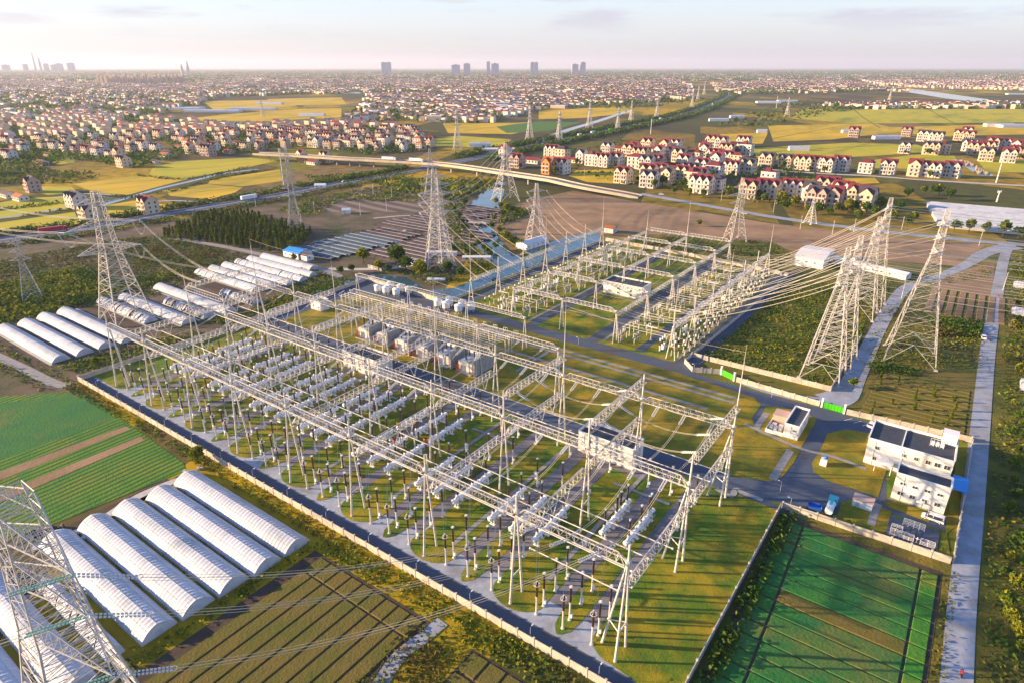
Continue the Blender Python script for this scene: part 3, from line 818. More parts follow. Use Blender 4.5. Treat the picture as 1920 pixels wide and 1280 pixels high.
def column(s, t, h, label, group, spread=4.4, along='b', top=None, tie=7.0, r=.30, mast=None, extra=None, name='gantry_column'):
    """A-frame of two raking tubes, a tie, an optional third raking tube and an optional mast on top"""
    g = thing(name, label, 'gantry column', S(s, t), ROT_A, group)
    hs = spread / 2
    dv = (0, 1) if along == 'b' else (1, 0)
    for k in (-1, 1):
        o = obj('leg', legmesh((-dv[0] * k * hs * .93, -dv[1] * k * hs * .93, h), r, r * .62), g, (dv[0] * k * hs, dv[1] * k * hs, 0))
    f = tie / h; a = hs * (1 - f * .93)
    MB().bar((dv[0] * a, dv[1] * a, tie), (-dv[0] * a, -dv[1] * a, tie), r * .55, 6).build('cross_tie', M['pole'], g)
    if extra:
        obj('leg', legmesh((-extra[0] * .97, -extra[1] * .97, h), r, r * .62), g, (extra[0], extra[1], 0))
        MB().bar((extra[0] * (1 - f), extra[1] * (1 - f), tie), (dv[0] * a, dv[1] * a, tie), r * .45, 6).bar((extra[0] * (1 - f), extra[1] * (1 - f), tie), (-dv[0] * a, -dv[1] * a, tie), r * .45, 6).build('cross_tie', M['pole'], g)
    MB().lathe(0, 0, [(.55, h - .35), (.6, h - .3), (.6, h + .1), (.35, h + .2)], 8).build('cap_plate', M['steel'], g)
    if top and not mast:
        MB().bar((0, 0, h), (0, 0, top), r * .85, 8, r * .7, cap=True).build('top_post', M['pole'], g)
    if mast:
        MB().bar((0, 0, h), (0, 0, h + (mast - h) * .4), r * .8, 8, r * .5).bar((0, 0, h + (mast - h) * .4), (0, 0, h + (mast - h) * .8), r * .5, 6, r * .26).bar((0, 0, h + (mast - h) * .8), (0, 0, mast), r * .22, 5, .03).build('lightning_mast', M['pole'], g)
    return g
BAYN = ['leftmost bay'] + [f'{ORD[i]} bay from the left' for i in range(1, 7)] + ['rightmost bay']
T1, T2, T3, T4 = 8.2, 37.5, 66.8, 88.0
H1, HLOW, HTOP = 23.0, 17.3, 28.6
MASTS = {(3, 0): 42, (3, 4): 43, (3, 6): 47, (3, 8): 45, (2, 0): 36.5, (3, 2): 42}
for row, t in ((1, T1), (2, T2), (3, T3)):
    rn = {1: 'front row', 2: 'middle row', 3: 'rear row'}[row]
    for k in range(9):
        top = {1: 26.8, 2: 30.2 if k in (0, 1, 2, 3, 6, 7, 8) else 26, 3: 30.2 if k in (0, 1, 2, 3, 6, 7, 8) else 26}[row]
        m = MASTS.get((row, k))
        ex = None
        if k in (0, 8): ex = ((4.2 if k == 0 else -4.2), 0.4)
        col_l = f"white tubular gantry column of the {rn}, " + ('at its left end' if k == 0 else 'at its right end' if k == 8 else f'{ORD[k]} from the left end')
        if m: col_l = f"gantry column topped by a tall lightning mast, {rn}, " + ('left end' if k == 0 else 'right end' if k == 8 else f'{ORD[k]} from left')
        column(SK[k], t, H1 if row == 1 else H1, col_l, 'tubular gantry columns of the near switchyard', top=top, mast=m, extra=ex, r=.28)
    for k in range(8):
        if row == 2 and k == 0: continue
        beam(S(SK[k] + .35, t, H1), S(SK[k + 1] - .35, t, H1), f"lattice beam of the {rn} of gantries over the {BAYN[k]}", 'long lattice beams of the near switchyard')
beam(S(SK[0], T2, HTOP), S(SK[1] - .3, T2, HTOP), 'raised lattice beam at the left end of the middle gantry row', 'long lattice beams of the near switchyard')
for k in range(9):
    kn = 'left edge' if k == 0 else 'right edge' if k == 8 else f'{ORD[k]} column line from the left'
    beam(S(SK[k], T1 + .6, HLOW), S(SK[k], T2 - .6, HLOW), f"low cross beam, {kn}, front half of the near switchyard", 'low cross beams of the near switchyard', name='cross_beam')
    beam(S(SK[k], T2 + .6, HLOW), S(SK[k], T3 - .6, HLOW), f"low cross beam, {kn}, rear half of the near switchyard", 'low cross beams of the near switchyard', name='cross_beam')
    if k in (0, 1, 2, 3, 6, 7, 8):
        beam(S(SK[k], T2, HTOP), S(SK[k], T3, HTOP), f"high cross beam on the {kn}, middle to rear gantry row", 'high cross beams of the near switchyard', name='cross_beam')
    elif k == 4:
        beam(S(SK[k], T2, H1), S(SK[k], T3, H1), 'level cross beam above the larger relay house, middle to rear gantry row', 'high cross beams of the near switchyard', name='cross_beam')
# transformer row (t = 88)
TS = [45.5, 78.5, 112.5, 146.5]
for i, s in enumerate(TS):
    column(s, T4, 20, f'white gantry column of the transformer row, {ordn(i)} from the left', 'gantry columns of the transformer row', spread=3.6, mast=None, r=.27)
for i in range(3):
    beam(S(TS[i] + .3, T4, 20), S(TS[i + 1] - .3, T4, 20), ['lattice beam above the left pair of transformers', 'lattice beam above the middle transformers', 'lattice beam from the last firewall to the mast on the middle lawn'][i], 'lattice beams of the transformer row')

# ------------------------------------------------------------------ tubular buses with hanging V strings
def vstring(mesh_len=3.2):
    b = MB()
    for sg in (-1, 1):
        for i in range(9):
            f0, f1 = i / 9, (i + .7) / 9
            b.bar((sg * 1.9 * f0, 0, 4.4 * f0), (sg * 1.9 * f1, 0, 4.4 * f1), .13, 6)
    return b.mesh('insulator_string', M['whiteins'])
VS = vstring()
BALL = MB().lathe(0, 0, [(.05, -.25), (.25, -.1), (.25, .1), (.05, .25)], 8).mesh('end_ball', M['ring'])
def bus(s0, s1, t, h, label, hang):
    g = thing('tubular_bus', label, 'busbar', S(s0, t, h), ROT_A, 'tubular busbars under the cross beams')
    MB().bar((0, 0, 0), (s1 - s0, 0, 0), .13, 6, cap=True).build('bus_tube', M['pole'], g)
    for k in hang:
        if s0 < SK[k] < s1: obj('insulator_string', VS, g, (SK[k] - s0, 0, .15), math.pi / 2)
    for x in (0, s1 - s0): obj('end_ball', BALL, g, (x, 0, 0))
for nm, ts in (('front', (17.2, 22.6, 28.2)), ('rear', (50.2, 55.8, 61.4))):
    for i, t in enumerate(ts):
        pos = ['nearest the front wall', 'middle one of three', 'farthest from the front wall'][i]
        bus(6, 96, t, 12.4, f'long tubular busbar, left section of the {nm} bus, {pos}', range(0, 4))
        bus(99, 208 + 2 * i, t, 12.4, f'long tubular busbar, right section of the {nm} bus, {pos}', range(4, 9))
bus(187.5, 208, 11.3, 12, 'short tubular busbar hanging near the front wall in the rightmost bay', [8])

# ------------------------------------------------------------------ post equipment
def shed_prof(z0, z1, r, n):
    p = []
    d = (z1 - z0) / n
    for i in range(n):
        p += [(r * .72, z0 + d * i), (r, z0 + d * (i + .3)), (r * .72, z0 + d * (i + .75))]
    p.append((r * .6, z1)); return p
PED = MB().lathe(0, 0, [(.42, 0), (.42, .35), (.24, .4), (.19, 4.7), (.3, 4.75), (.3, 4.95)], 8).mesh('pedestal', M['pole'])
INS = MB().lathe(0, 0, shed_prof(4.95, 8.9, .27, 9), 8).mesh('insulator', M['porc'])
RNG = MB().ring((0, 0, 9.05), .36, .06, 12).bar((-.36, 0, 9.05), (.36, 0, 9.05), .05).lathe(0, 0, [(.2, 8.9), (.2, 9.2)], 6).mesh('grading_ring', M['ring'])
RNGB = MB().ring((0, 0, 8.1), .66, .05, 14).bar((-.6, 0, 8.15), (0, 0, 9.2), .03).bar((.6, 0, 8.15), (0, 0, 9.2), .03).bar((0, .6, 8.15), (0, 0, 9.2), .03).bar((0, -.6, 8.15), (0, 0, 9.2), .03).mesh('grading_ring', M['ring'])
BOXM = MB().box(.36, 0, 1.5, .45, .5, .8).mesh('counter_box', M['tank'])
def post_proto(nm, label, ring, box=False, s=0, t=0, loc=None):
    g = thing(nm, label, 'insulator post', (0, 0, 0), ROT_A, 'insulator posts of the near switchyard')
    obj('pedestal', PED, g); obj('insulator', INS, g); obj('grading_ring', ring, g)
    if box: obj('counter_box', BOXM, g)
    return g
PROT = {}
def post(nm, s, t, label, ring=RNG, box=False, scale=None):
    if nm not in PROT:
        g = PROT[nm] = post_proto(nm, label, ring, box); g.location = S(s, t)
        if scale: g.scale = scale if isinstance(scale, tuple) else (scale,) * 3
        return g
    return dup(PROT[nm], S(s, t), ROT_A, label, scale=scale)
# white horizontal gas-insulated switch units
def gis_meshes(L):
    tank = MB()
    n = 10
    def cyl(b, x0, x1, z, r, k=12, y=0):
        b.bar((x0, y, z), (x1, y, z), r, k, cap=True)
    cyl(tank, 0, L, 2.5, .54)
    cyl(tank, -.35, 0, 2.5, .42); cyl(tank, L, L + .35, 2.5, .42)
    fl = MB()
    for x in np.linspace(0, L, 8): cyl(fl, x - .09, x + .09, 2.5, .68)
    sup = []
    for x in (1.2, L * .38, L * .66, L - 1.2):
        sup.append(MB().box(x, -.45, .95, .25, .2, 1.9).box(x, .45, .95, .25, .2, 1.9).box(x, 0, .12, .8, 1.6, .24).mesh('support', M['tank']))
    bush = []
    for x in (1.6, L * .52, L - 1.6):
        b = MB().lathe(x, 0, [(.42, 3.0), (.42, 3.7), (.3, 3.8)], 10)
        c = MB().lathe(x, 0, shed_prof(3.8, 8.0, .3, 10), 8)
        d = MB().lathe(x, 0, [(.16, 8.0), (.16, 8.35), (.3, 8.4), (.3, 8.55)], 8)
        bush.append((c.mesh('bushing', M['porc']), b.mesh('turret', M['tank']), d.mesh('bushing_cap', M['ring'])))
    cab = MB().box(L * .3, .95, 1.6, 1.0, .7, 1.6).box(L * .3, .95, .4, .7, .5, .8).mesh('control_cabinet', M['tank'])
    drv = MB()
    for x in np.arange(1.0, L - .5, 1.55):
        drv.box(x, -.62, 1.95, .5, .45, .6); cyl(drv, x + .3, x + .75, 1.75, .28, 8, .35)
        drv.bar((x, 0, 3.05), (x, 0, 3.4), .22, 8, cap=True)
    pipe = MB().bar((0, -.8, 1.35), (L, -.8, 1.35), .06).bar((0, .72, 1.2), (L, .72, 1.2), .05)
    return tank.mesh('tank', M['tank']), fl.mesh('flanges', M['tank']), sup, bush, cab, drv.mesh('drive_boxes', M['tank']), pipe.mesh('pipework', M['steel'])
GIS = gis_meshes(15.2)
gis0 = None
GISG = 'white switchgear tanks of the near switchyard'
def gis(s, t, label):
    global gis0
    if gis0 is None:
        tk, fl, sup, bush, cab, drv, pipe = GIS
        gis0 = thing('switchgear_tank', label, 'switchgear', S(s, t), ROT_B, GISG)
        tko = obj('tank', tk, gis0); obj('flanges', fl, tko, kind='stuff'); obj('pipework', pipe, gis0); obj('drive_boxes', drv, gis0, kind='stuff')
        for x in sup: obj('support', x, gis0)
        for a, b, c in bush:
            q = obj('bushing', a, gis0); obj('turret', b, q); obj('bushing_cap', c, q)
        obj('control_cabinet', cab, gis0)
        return gis0
    return dup(gis0, S(s, t), ROT_B, label)
PH = ['left', 'middle', 'right']
for k in range(8):
    bayn = BAYN[k]
    for i, o in enumerate((6.1, 12.5, 19.2)):
        s = SK[k] + o
        post('arrester_post', s, 6.9, f'front arrester post with a wide ring, {PH[i]} of three, {bayn}', RNGB)
        post('insulator_post', s, 9.6, f'brown insulator post just behind the arresters, {PH[i]} of three, {bayn}', RNG, True)
        post('insulator_post', s - .2, 14.6, f'brown insulator post near the front bus, {PH[i]} of three, {bayn}')
        if (k + i) % 3: post('insulator_post', s - .1, 19.2, f'slim insulator post under the front bus, {PH[i]} of three, {bayn}')
        if k >= 5: post('insulator_post', s + .3, 44 + 2.5 * i, f'insulator post on the grass behind the tanks, {PH[i]} of three, {bayn}')
        post('insulator_post', s, 61.5, f'insulator post near the rear bus, {PH[i]} of three, {bayn}')
        if k < 5: post('insulator_post', s + .2, 65.6, f'insulator post beside the inner road, {PH[i]} of three, {bayn}')
        if k < 7: gis(s, 23.2, f'white switchgear tank with brown bushings, front set, {PH[i]} of three, {bayn}')
        if k < 5: gis(s, 41.2, f'white switchgear tank with brown bushings, rear set, {PH[i]} of three, {bayn}')
        if k == 7 and i < 2: gis(s, 34.8, f'white switchgear tank, {PH[i]} one of the pair, {bayn}')
for i, (s, t, c) in enumerate(((128.0, 38, 'yellow'), (125.0, 35, 'yellow'), (137.5, 33, 'red'), (131, 27.5, 'red'))):
    g = post('capped_post', s, t, f'insulator post with a {"bright yellow" if c == "yellow" else "red"} cap, {"nearer" if i % 2 else "farther"} of two, mid switchyard', RNG)
    MB().lathe(0, 0, [(.3, 8.9), (.62, 9.1), (.7, 9.6), (.5, 10.0)], 10).build('cap', M[c], g)
# low cabinets and cross frames seen on the islands
cab_m = MB().box(0, 0, 1.05, .9, .6, 1.7).box(0, 0, .12, 1.1, .8, .24).box(0, 0, 1.94, 1.0, .72, .08).mesh('cabinet_body', M['tank'])
door_m = MB().box(0, -.31, 1.05, .7, .02, 1.4).box(.26, -.33, 1.1, .05, .03, .16).mesh('cabinet_door', M['rad'])
cab0 = None
for k in range(8):
    for j, tt in enumerate((31, 47)):
        lab = f'small pale control cabinet beside the {"front" if j == 0 else "rear"} tanks, {BAYN[k]}'
        if cab0 is None:
            cab0 = thing('control_cabinet', lab, 'cabinet', S(SK[k] + 3.9, tt), ROT_A, 'control cabinets on the grass')
            obj('cabinet_body', cab_m, cab0); obj('cabinet_door', door_m, cab0)
        else: dup(cab0, S(SK[k] + 3.9, tt), ROT_A, lab)

# ------------------------------------------------------------------ wires
def sag(p, q, d, n=10):
    p, q = Vector(p), Vector(q)
    return [p.lerp(q, i / n) - Vector((0, 0, d * 4 * (i / n) * (1 - i / n))) for i in range(n + 1)]
def line(name, label, p, q, d, nw=2, gap=.4, r=.045, strings=(0, 0), group=None, cat='power line', sm='whiteins', n=12):
    """bundle of conductors with insulator strings at its ends"""
    p, q = Vector(p), Vector(q)
    t = thing(name, label, cat, p, 0, group)
    pts = sag(p, q, d, n); u = (q - p).normalized(); side = Vector((-u.y, u.x, 0)).normalized()
    tot = (q - p).length
    def at(x):
        f = x / tot * n; i = min(int(f), n - 1); return pts[i].lerp(pts[i + 1], f - i)
    a, b = strings
    mid = [at(a)] + [c for i, c in enumerate(pts) if a < i / n * tot < tot - b] + [at(tot - b)]
    offs = [(0, 0)] if nw == 1 else [(-gap / 2, 0), (gap / 2, 0)] if nw == 2 else [(-gap / 2, -gap / 2), (gap / 2, -gap / 2), (-gap / 2, gap / 2), (gap / 2, gap / 2)]
    for o in offs:
        MB().poly([c + side * o[0] + Vector((0, 0, o[1])) - p for c in mid], r, 3).build('conductor', M['wire'], t)
    for ln, p0, p1 in ((a, pts[0], at(a)), (b, at(tot - b), pts[-1])):
        if not ln: continue
        m = MB(); k = max(5, int(ln / .45))
        for sd in ((-.28, .28) if nw > 1 else (0,)):
            for i in range(k):
                f0, f1 = i / k, (i + .66) / k
                m.bar(p0.lerp(p1, f0) + side * sd - p, p0.lerp(p1, f1) + side * sd - p, .15, 6)
        m.build('insulator_string', M[sm], t)
        e = p1 if ln == a and (p1 - pts[0]).length < tot / 2 else p0
        MB().ring(e - p, .42, .05, 10).build('yoke_ring', M['ring'], t)
    return t
# droppers and slack spans over the near switchyard
WG = 'slack spans of the near switchyard'
for k in range(8):
    for i, o in enumerate((5.0, 12.4, 19.8)):
        s = SK[k] + o
        if k not in (2, 5):
            line('strung_span', f'slack conductor span, front to middle row, {PH[i]} of three, {BAYN[k]}', S(s, T1 + .6, H1 - .7), S(s, T2 - .6, H1 - .7), 2.6, 2, .4, .04, (3.2, 3.2), WG, n=10)
        line('strung_span', f'slack conductor span, middle to rear row, {PH[i]} of three, {BAYN[k]}', S(s, T2 + .6, H1 - .7), S(s, T3 - .6, H1 - .7), 2.8, 2, .4, .04, (3.2, 3.2), WG, n=10)
        if k < 6: line('strung_span', f'conductor span, rear row to transformers, {PH[i]} of three, {BAYN[k]}', S(s, T3 + .6, H1 - .7), S(s, T4 - .6, 19.4), 2.2, 2, .4, .04, (3.0, 2.4), WG, n=8) if 40 < s < 147 else None
        line('drop_wire', f'thin jumper from front beam to arrester, {PH[i]} of three, {BAYN[k]}', S(s + .5, T1, H1 - 1), S(SK[k] + (6.1, 12.5, 19.2)[i], 6.9, 9.2), .8, 2, .5, .03, (0, 0), WG, n=6)
for k in (6, 7):
    for i in range(3):
        t = T2 + 5 + 9 * i
        line('strung_span', f'high span with ring yoke, {["near", "middle", "far"][i]} of three, {BAYN[k]}', S(SK[k] + .6, t, HTOP - .8), S(SK[k + 1] - .6, t, HTOP - .8), 2.4, 2, .4, .045, (3.4, 3.4), WG, n=12)
# earth wires between mast tops
for (a, b, lab) in (((SK[0], T3, 41), (SK[2], T3, 41), 'left'), ((SK[4], T3, 42), (SK[6], T3, 42), 'middle'), ((SK[6], T3, 44), (SK[8], T3, 43), 'right')):
    line('earth_wire', f'thin earth wire between the {lab} lightning masts of the rear row', S(*a), S(*b), 1.0, 1, r=.03, group='earth wires')

# ------------------------------------------------------------------ transformers and their firewalls
FW = [56.8, 67.3, 79.0, 89.4, 100.6, 112.1]
for i, s in enumerate(FW):
    t = thing('firewall', ('grey panelled firewall at the right end of the transformer row' if i == 5 else f'tall concrete firewall between transformers, {ordn(i)} from the left'), 'wall', S(s, 86), ROT_B, 'firewalls between the transformers')
    for j in range(4):
        for z in range(3):
            MB().box(1.5 + 3.0 * j, 0, 1.15 + 2.3 * z, 2.94, .3, 2.25).build('panel', M['conc'], t)
    for j in range(5): MB().box(3.0 * j, 0, 3.5, .36, .42, 7.0).build('pier', M['conc'], t)
trafo0 = None
def transformer(s, t, label):
    global trafo0
    if trafo0 is not None: return dup(trafo0, S(s, t), ROT_A, label)
    g = trafo0 = thing('transformer', label, 'transformer', S(s, t), ROT_A, 'main transformers in the row')
    MB().box(0, 0, .25, 7.6, 9.5, .5).build('plinth', M['conc'], g)
    MB().box(0, 0, 2.7, 3.6, 6.4, 4.2).box(0, 0, 4.9, 3.9, 6.7, .25).box(0, -1.2, 5.2, 1.6, 2, .5).build('tank', M['trafo'], g)
    for sx in (-1, 1):
        for y in (-2.2, 0, 2.2):
            b = MB()
            for i in range(7): b.box(sx * 2.75, y - .8 + i * .27, 2.7, 1.3, .12, 3.4)
            b.box(sx * 2.0, y, 4.3, .5, .25, .2).box(sx * 2.0, y, 1.2, .5, .25, .2)
            b.build('radiator', M['rad'], g)
    MB().bar((-2.4, 2.6, 6.3), (2.4, 2.6, 6.3), .62, 12, cap=True).bar((-1.5, 2.6, 4.9), (-1.5, 2.6, 6), .12).bar((1.5, 2.6, 4.9), (1.5, 2.6, 6), .12).build('conservator', M['trafo'], g)
    for x, y, h in ((0, -2.4, 4.6), (-1.1, 1.1, 2.8), (1.1, 1.1, 2.8)):
        q = MB().lathe(x, y, shed_prof(5.2, 5.2 + h, .32, 9), 8).build('bushing', M['porc'], g)
        MB().lathe(x, y, [(.2, 5.2 + h), (.2, 5.6 + h), (.34, 5.65 + h), (.34, 5.8 + h)], 8).build('bushing_cap', M['ring'], q)
    for i in range(4): MB().bar((-3.3 + i * .6, -4.3, .5), (-3.3 + i * .6, -4.3, 3.6), .14, 6, cap=True).build('pipe_riser', M['rust'], g)
    return g
for i, s in enumerate((52.0, 62.2, 73.4, 84.3, 95.1, 106.6)):
    transformer(s, 90.5, ('grey transformer at the left end of the row' if i == 0 else 'grey transformer beside the end firewall' if i == 5 else f'grey transformer between firewalls, {ordn(i)} from the left'))
# ------------------------------------------------------------------ low bus yard behind the transformers
lvp = MB().bar((0, 0, 0), (0, 0, 4.2), .16, 6).lathe(0, 0, shed_prof(4.2, 5.6, .2, 5), 6).box(0, 0, 5.7, .4, .4, .1).mesh('post_body', M['pole'])
for j in range(8):
    t = 100.5 + 1.75 * j
    g = thing('low_bus', f'low tubular bus behind the transformers, {ordn(j)} of eight counted from the transformers', 'busbar', S(13 if j > 3 else 34, t, 0), ROT_A, 'low tubular buses on short posts')
    L0 = (109 - 13) if j > 3 else (108 - 34)
    MB().bar((0, 0, 5.9), (L0, 0, 5.9), .09, 6).build('bus_tube', M['pole'], g)
    for i in range(int(L0 / 8) + 1):
        obj('support_post', lvp, g, (i * 8 + (.4 * j) % 2, 0, 0))
sw0 = None
for i in range(13):
    for j in range(3):
        s, t = 40 + 5.4 * i, 116.6 + 3.0 * j
        lab = f'small switch frame in the low bus yard, {ordn(i)} from the left, {["front", "middle", "back"][j]} line'
        if sw0 is None:
            sw0 = thing('switch_frame', lab, 'switch', S(s, t), ROT_A, 'small switch frames in the low bus yard')
            MB().box(-1, 0, 1.6, .16, .16, 3.2).box(1, 0, 1.6, .16, .16, 3.2).box(0, 0, 3.25, 2.6, .3, .2).build('stand', M['pole'], sw0)
            for x in (-1, 0, 1):
                MB().lathe(x, 0, shed_prof(3.35, 4.7, .15, 5), 6).build('insulator', M['whiteins'], sw0)
            MB().bar((-1, 0, 4.75), (1.1, 0, 4.9), .06).build('blade', M['ring'], sw0)
        else: dup(sw0, S(s, t), ROT_A, lab)
# gantry over the low bus yard
LG = [14, 48, 82, 112]
for i, s in enumerate(LG):
    column(s, 118.5, 13.5, f'slim column of the gantry behind the low bus yard, {ordn(i)} from the left', 'columns behind the low bus yard', spread=3, r=.22, tie=5)
for i in range(3):
    beam(S(LG[i], 118.5, 13.5), S(LG[i + 1], 118.5, 13.5), f'lattice beam behind the low bus yard, {["left", "middle", "right"][i]} span', 'lattice beams behind the low bus yard', wd=1.4, hg=1.4)
# ------------------------------------------------------------------ white reactor drums
RE = [(12.8, 132.3), (17.9, 132.9), (14.3, 139.4), (24.4, 133.6), (21.7, 139.2), (27.4, 139.2), (51.8, 133.5), (57.3, 133.2), (54.4, 139.0), (64.5, 133.6), (62.0, 139.2), (68.0, 138.6)]
re0 = None
for i, (s, t) in enumerate(RE):
    gname = 'left' if i < 6 else 'right'
    lab = f'white reactor drum with a conical lid, {gname} group, {ordn(i % 6)} from its left'
    if re0 is None:
        re0 = thing('reactor_drum', lab, 'reactor', S(s, t), 0, 'white reactor drums by the moat')
        MB().lathe(0, 0, [(1.75, 1.5), (1.75, 4.0)], 16).build('drum', M['tank'], re0, smooth=False)
        MB().lathe(0, 0, [(2.0, 3.95), (2.0, 4.15), (.25, 4.75), (.1, 4.8)], 16).build('lid', M['tank'], re0)
        for a in range(6):
            MB().bar((1.4 * math.cos(a * 1.047), 1.4 * math.sin(a * 1.047), 0), (1.4 * math.cos(a * 1.047), 1.4 * math.sin(a * 1.047), 1.5), .13, 6).build('leg', M['whiteins'], re0)
        b = MB()
        for z in (1.9, 2.6, 3.3): b.ring((0, 0, z), 1.78, .05, 16)
        b.build('hoop', M['ring'], re0)
    else: dup(re0, S(s, t), .3 * i, lab)
# ================================================================== FAR SWITCHYARD (220 kV)
HL = 13.6
FARG = 'tubular gantry columns of the far switchyard'
tl = [143 + 21.35 * i for i in range(7)]
for side, s0, nm in (('L', 64.5, 'canal side'), ('R', 164.2, 'tower yard side')):
    for i, t in enumerate(tl):
        m = {('L', 0): 36, ('L', 3): 32, ('L', 6): 33, ('R', 0): 34, ('R', 3): 30, ('R', 6): 30}.get((side, i))
        lab = f'far switchyard column on the {nm}, {ordn(i)} from the near end' + (', with mast' if m else '')
        column(s0, t, HL, lab, FARG, spread=3.6, along='a', top=20, mast=m, r=.24, tie=5.5)
    for i in range(6):
        beam(S(s0, tl[i] + .3, HL), S(s0, tl[i + 1] - .3, HL), f'lattice beam of the row on the {nm}, {ordn(i)} span from the near end', 'edge beams of the far switchyard', wd=1.6, hg=1.5, n=14, flat=True, rc=.13, rw=.075)
ta = [146, 176, 204.5, 233, 262, 286.5]
sa = [87.0, 112.6, 138.4]
for i, t in enumerate(ta):
    for j, s in enumerate(sa):
        m = {(5, 0): 25, (5, 1): 34, (5, 2): 25}.get((i, j))
        ex = None
        column(s, t, HL, f'far switchyard column, {ordn(i)} cross row from the near end, {PH[j]} of three', FARG, spread=3.6, mast=m, r=.24, tie=5.5, extra=((1.9, .2) if j == 2 else (-1.9, .2)) if j != 1 else None)
    for j in range(2):
        beam(S(sa[j] + .2, t, HL), S(sa[j + 1] - .2, t, HL), f'lattice beam of the far switchyard, {ordn(i)} cross row, {["left", "right"][j]} span', 'cross row beams of the far switchyard', wd=1.5, hg=1.5, n=13, rc=.13, rw=.075)
for i in range(5):
    for j, s in enumerate(sa):
        if j == 1 and i < 2: continue
        beam(S(s, ta[i] + .3, HL - 1.7), S(s, ta[i + 1] - .3, HL - 1.7), f'far switchyard cross beam between the {ordn(i)} and {ordn(i + 1)} cross rows, {PH[j]} line', 'connecting beams of the far switchyard', wd=1.4, hg=1.4, n=15, flat=True, rc=.12, rw=.07)
# equipment
brk0 = dis0 = tee0 = ct0 = None
def fary(kind, s, t, label, rz=0.0):
    global brk0, dis0, tee0, ct0
    if kind == 'breaker':
        if brk0 is None:
            brk0 = thing('circuit_breaker', label, 'breaker', S(s, t), ROT_A + rz, 'circuit breakers of the far switchyard')
            for x in (-2.2, 0, 2.2):
                MB().box(x, 0, 1.1, .35, .35, 2.2).box(x, 0, 2.3, .7, .6, .35).build('stand', M['tank'], brk0)
                MB().lathe(x, 0, shed_prof(2.5, 4.4, .24, 6), 7).build('insulator', M['porc'], brk0)
                MB().lathe(x, 0, [(.3, 4.4), (.34, 4.6), (.34, 5.4), (.2, 5.7)], 8).build('interrupter', M['tank'], brk0)
            MB().box(0, -.6, 1.2, 1.5, .8, 1.5).build('mechanism_box', M['tank'], brk0)
            MB().box(0, 0, .35, 5.4, .25, .25).build('base_rail', M['tank'], brk0)
        else: dup(brk0, S(s, t), ROT_A + rz, label)
    elif kind == 'disc':
        if dis0 is None:
            dis0 = thing('disconnector', label, 'disconnector', S(s, t), ROT_A + rz, 'disconnector frames of the far switchyard')
            MB().box(-2.6, 0, 1.5, .22, .22, 3.0).box(2.6, 0, 1.5, .22, .22, 3.0).box(0, -.6, 3.05, 6, .2, .2).box(0, .6, 3.05, 6, .2, .2).build('stand', M['pole'], dis0)
            for x in (-2.2, 0, 2.2):
                for y in (-.6, .6):
                    MB().lathe(x, y, shed_prof(3.15, 4.6, .2, 5), 6).build('insulator', M['porc'] if y < 0 else M['whiteins'], dis0)
                MB().bar((x, -.7, 4.7), (x, .7, 4.85), .09, 6).build('blade', M['ring'], dis0)
        else: dup(dis0, S(s, t), ROT_A + rz, label)
    elif kind == 'ct':
        if ct0 is None:
            ct0 = thing('instrument_post', label, 'insulator post', S(s, t), ROT_A, 'instrument posts of the far switchyard')
            MB().lathe(0, 0, [(.3, 0), (.3, .3), (.17, .35), (.15, 2.6)], 7).build('pedestal', M['pole'], ct0)
            MB().lathe(0, 0, shed_prof(2.6, 4.4, .24, 6), 7).build('insulator', M['porc'], ct0)
            MB().lathe(0, 0, [(.32, 4.4), (.4, 4.6), (.4, 5.1), (.15, 5.3)], 8).build('head', M['tank'], ct0)
        else: dup(ct0, S(s, t), ROT_A, label)
    elif kind == 'tee':
        if tee0 is None:
            tee0 = thing('tee_support', label, 'support', S(s, t), ROT_A + rz, 'tee-shaped supports of the far switchyard')
            MB().lathe(0, 0, [(.6, 0), (.6, .4), (.2, .45), (.17, 6)], 8).build('post', M['pole'], tee0)
            MB().box(0, 0, 6.1, 5.4, .3, .3).build('crossarm', M['pole'], tee0)
        else: dup(tee0, S(s, t), ROT_A + rz, label)
for i in range(11):
    t = 150 + 12.1 * i
    en = f'{ordn(i)} bay from the near end'
    for sd, (s_ct, s_b, s_d1, s_d2, s_tee) in (('canal side', (70, 77, 83, 91.5, 67)), ('tower yard side', (163, 157.5, 146.5, 140.5, 160))):
        fary('breaker', s_b, t, f'three-pole circuit breaker on the {sd}, {en}', math.pi / 2)
        fary('disc', s_d1, t, f'disconnector by the breaker on the {sd}, {en}', math.pi / 2)
        fary('disc', s_d2, t, f'disconnector by the inner road on the {sd}, {en}', math.pi / 2)
        for k in (-1, 0, 1):
            fary('ct', s_ct, t + 3.4 * k, f'instrument post on the {sd}, {["near", "middle", "far"][k + 1]} of three, {en}')
    if i % 2 == 0:
        fary('tee', 73.5, t + 6, f'tee-shaped support on the canal side beyond the {en}')
        fary('tee', 150, t + 6, f'tee-shaped support on the tower yard side beyond the {en}')
for i in range(44):
    fary('ct', 167.2 if i % 2 else 165.6, 147 + 2.75 * i, f'white post in the long row beside the right-hand yard road, number {i + 1} along it' if False else f'white post in the long row by the right-hand yard road, {ordn(i % 30)} in its {"near" if i < 30 else "far"} part')
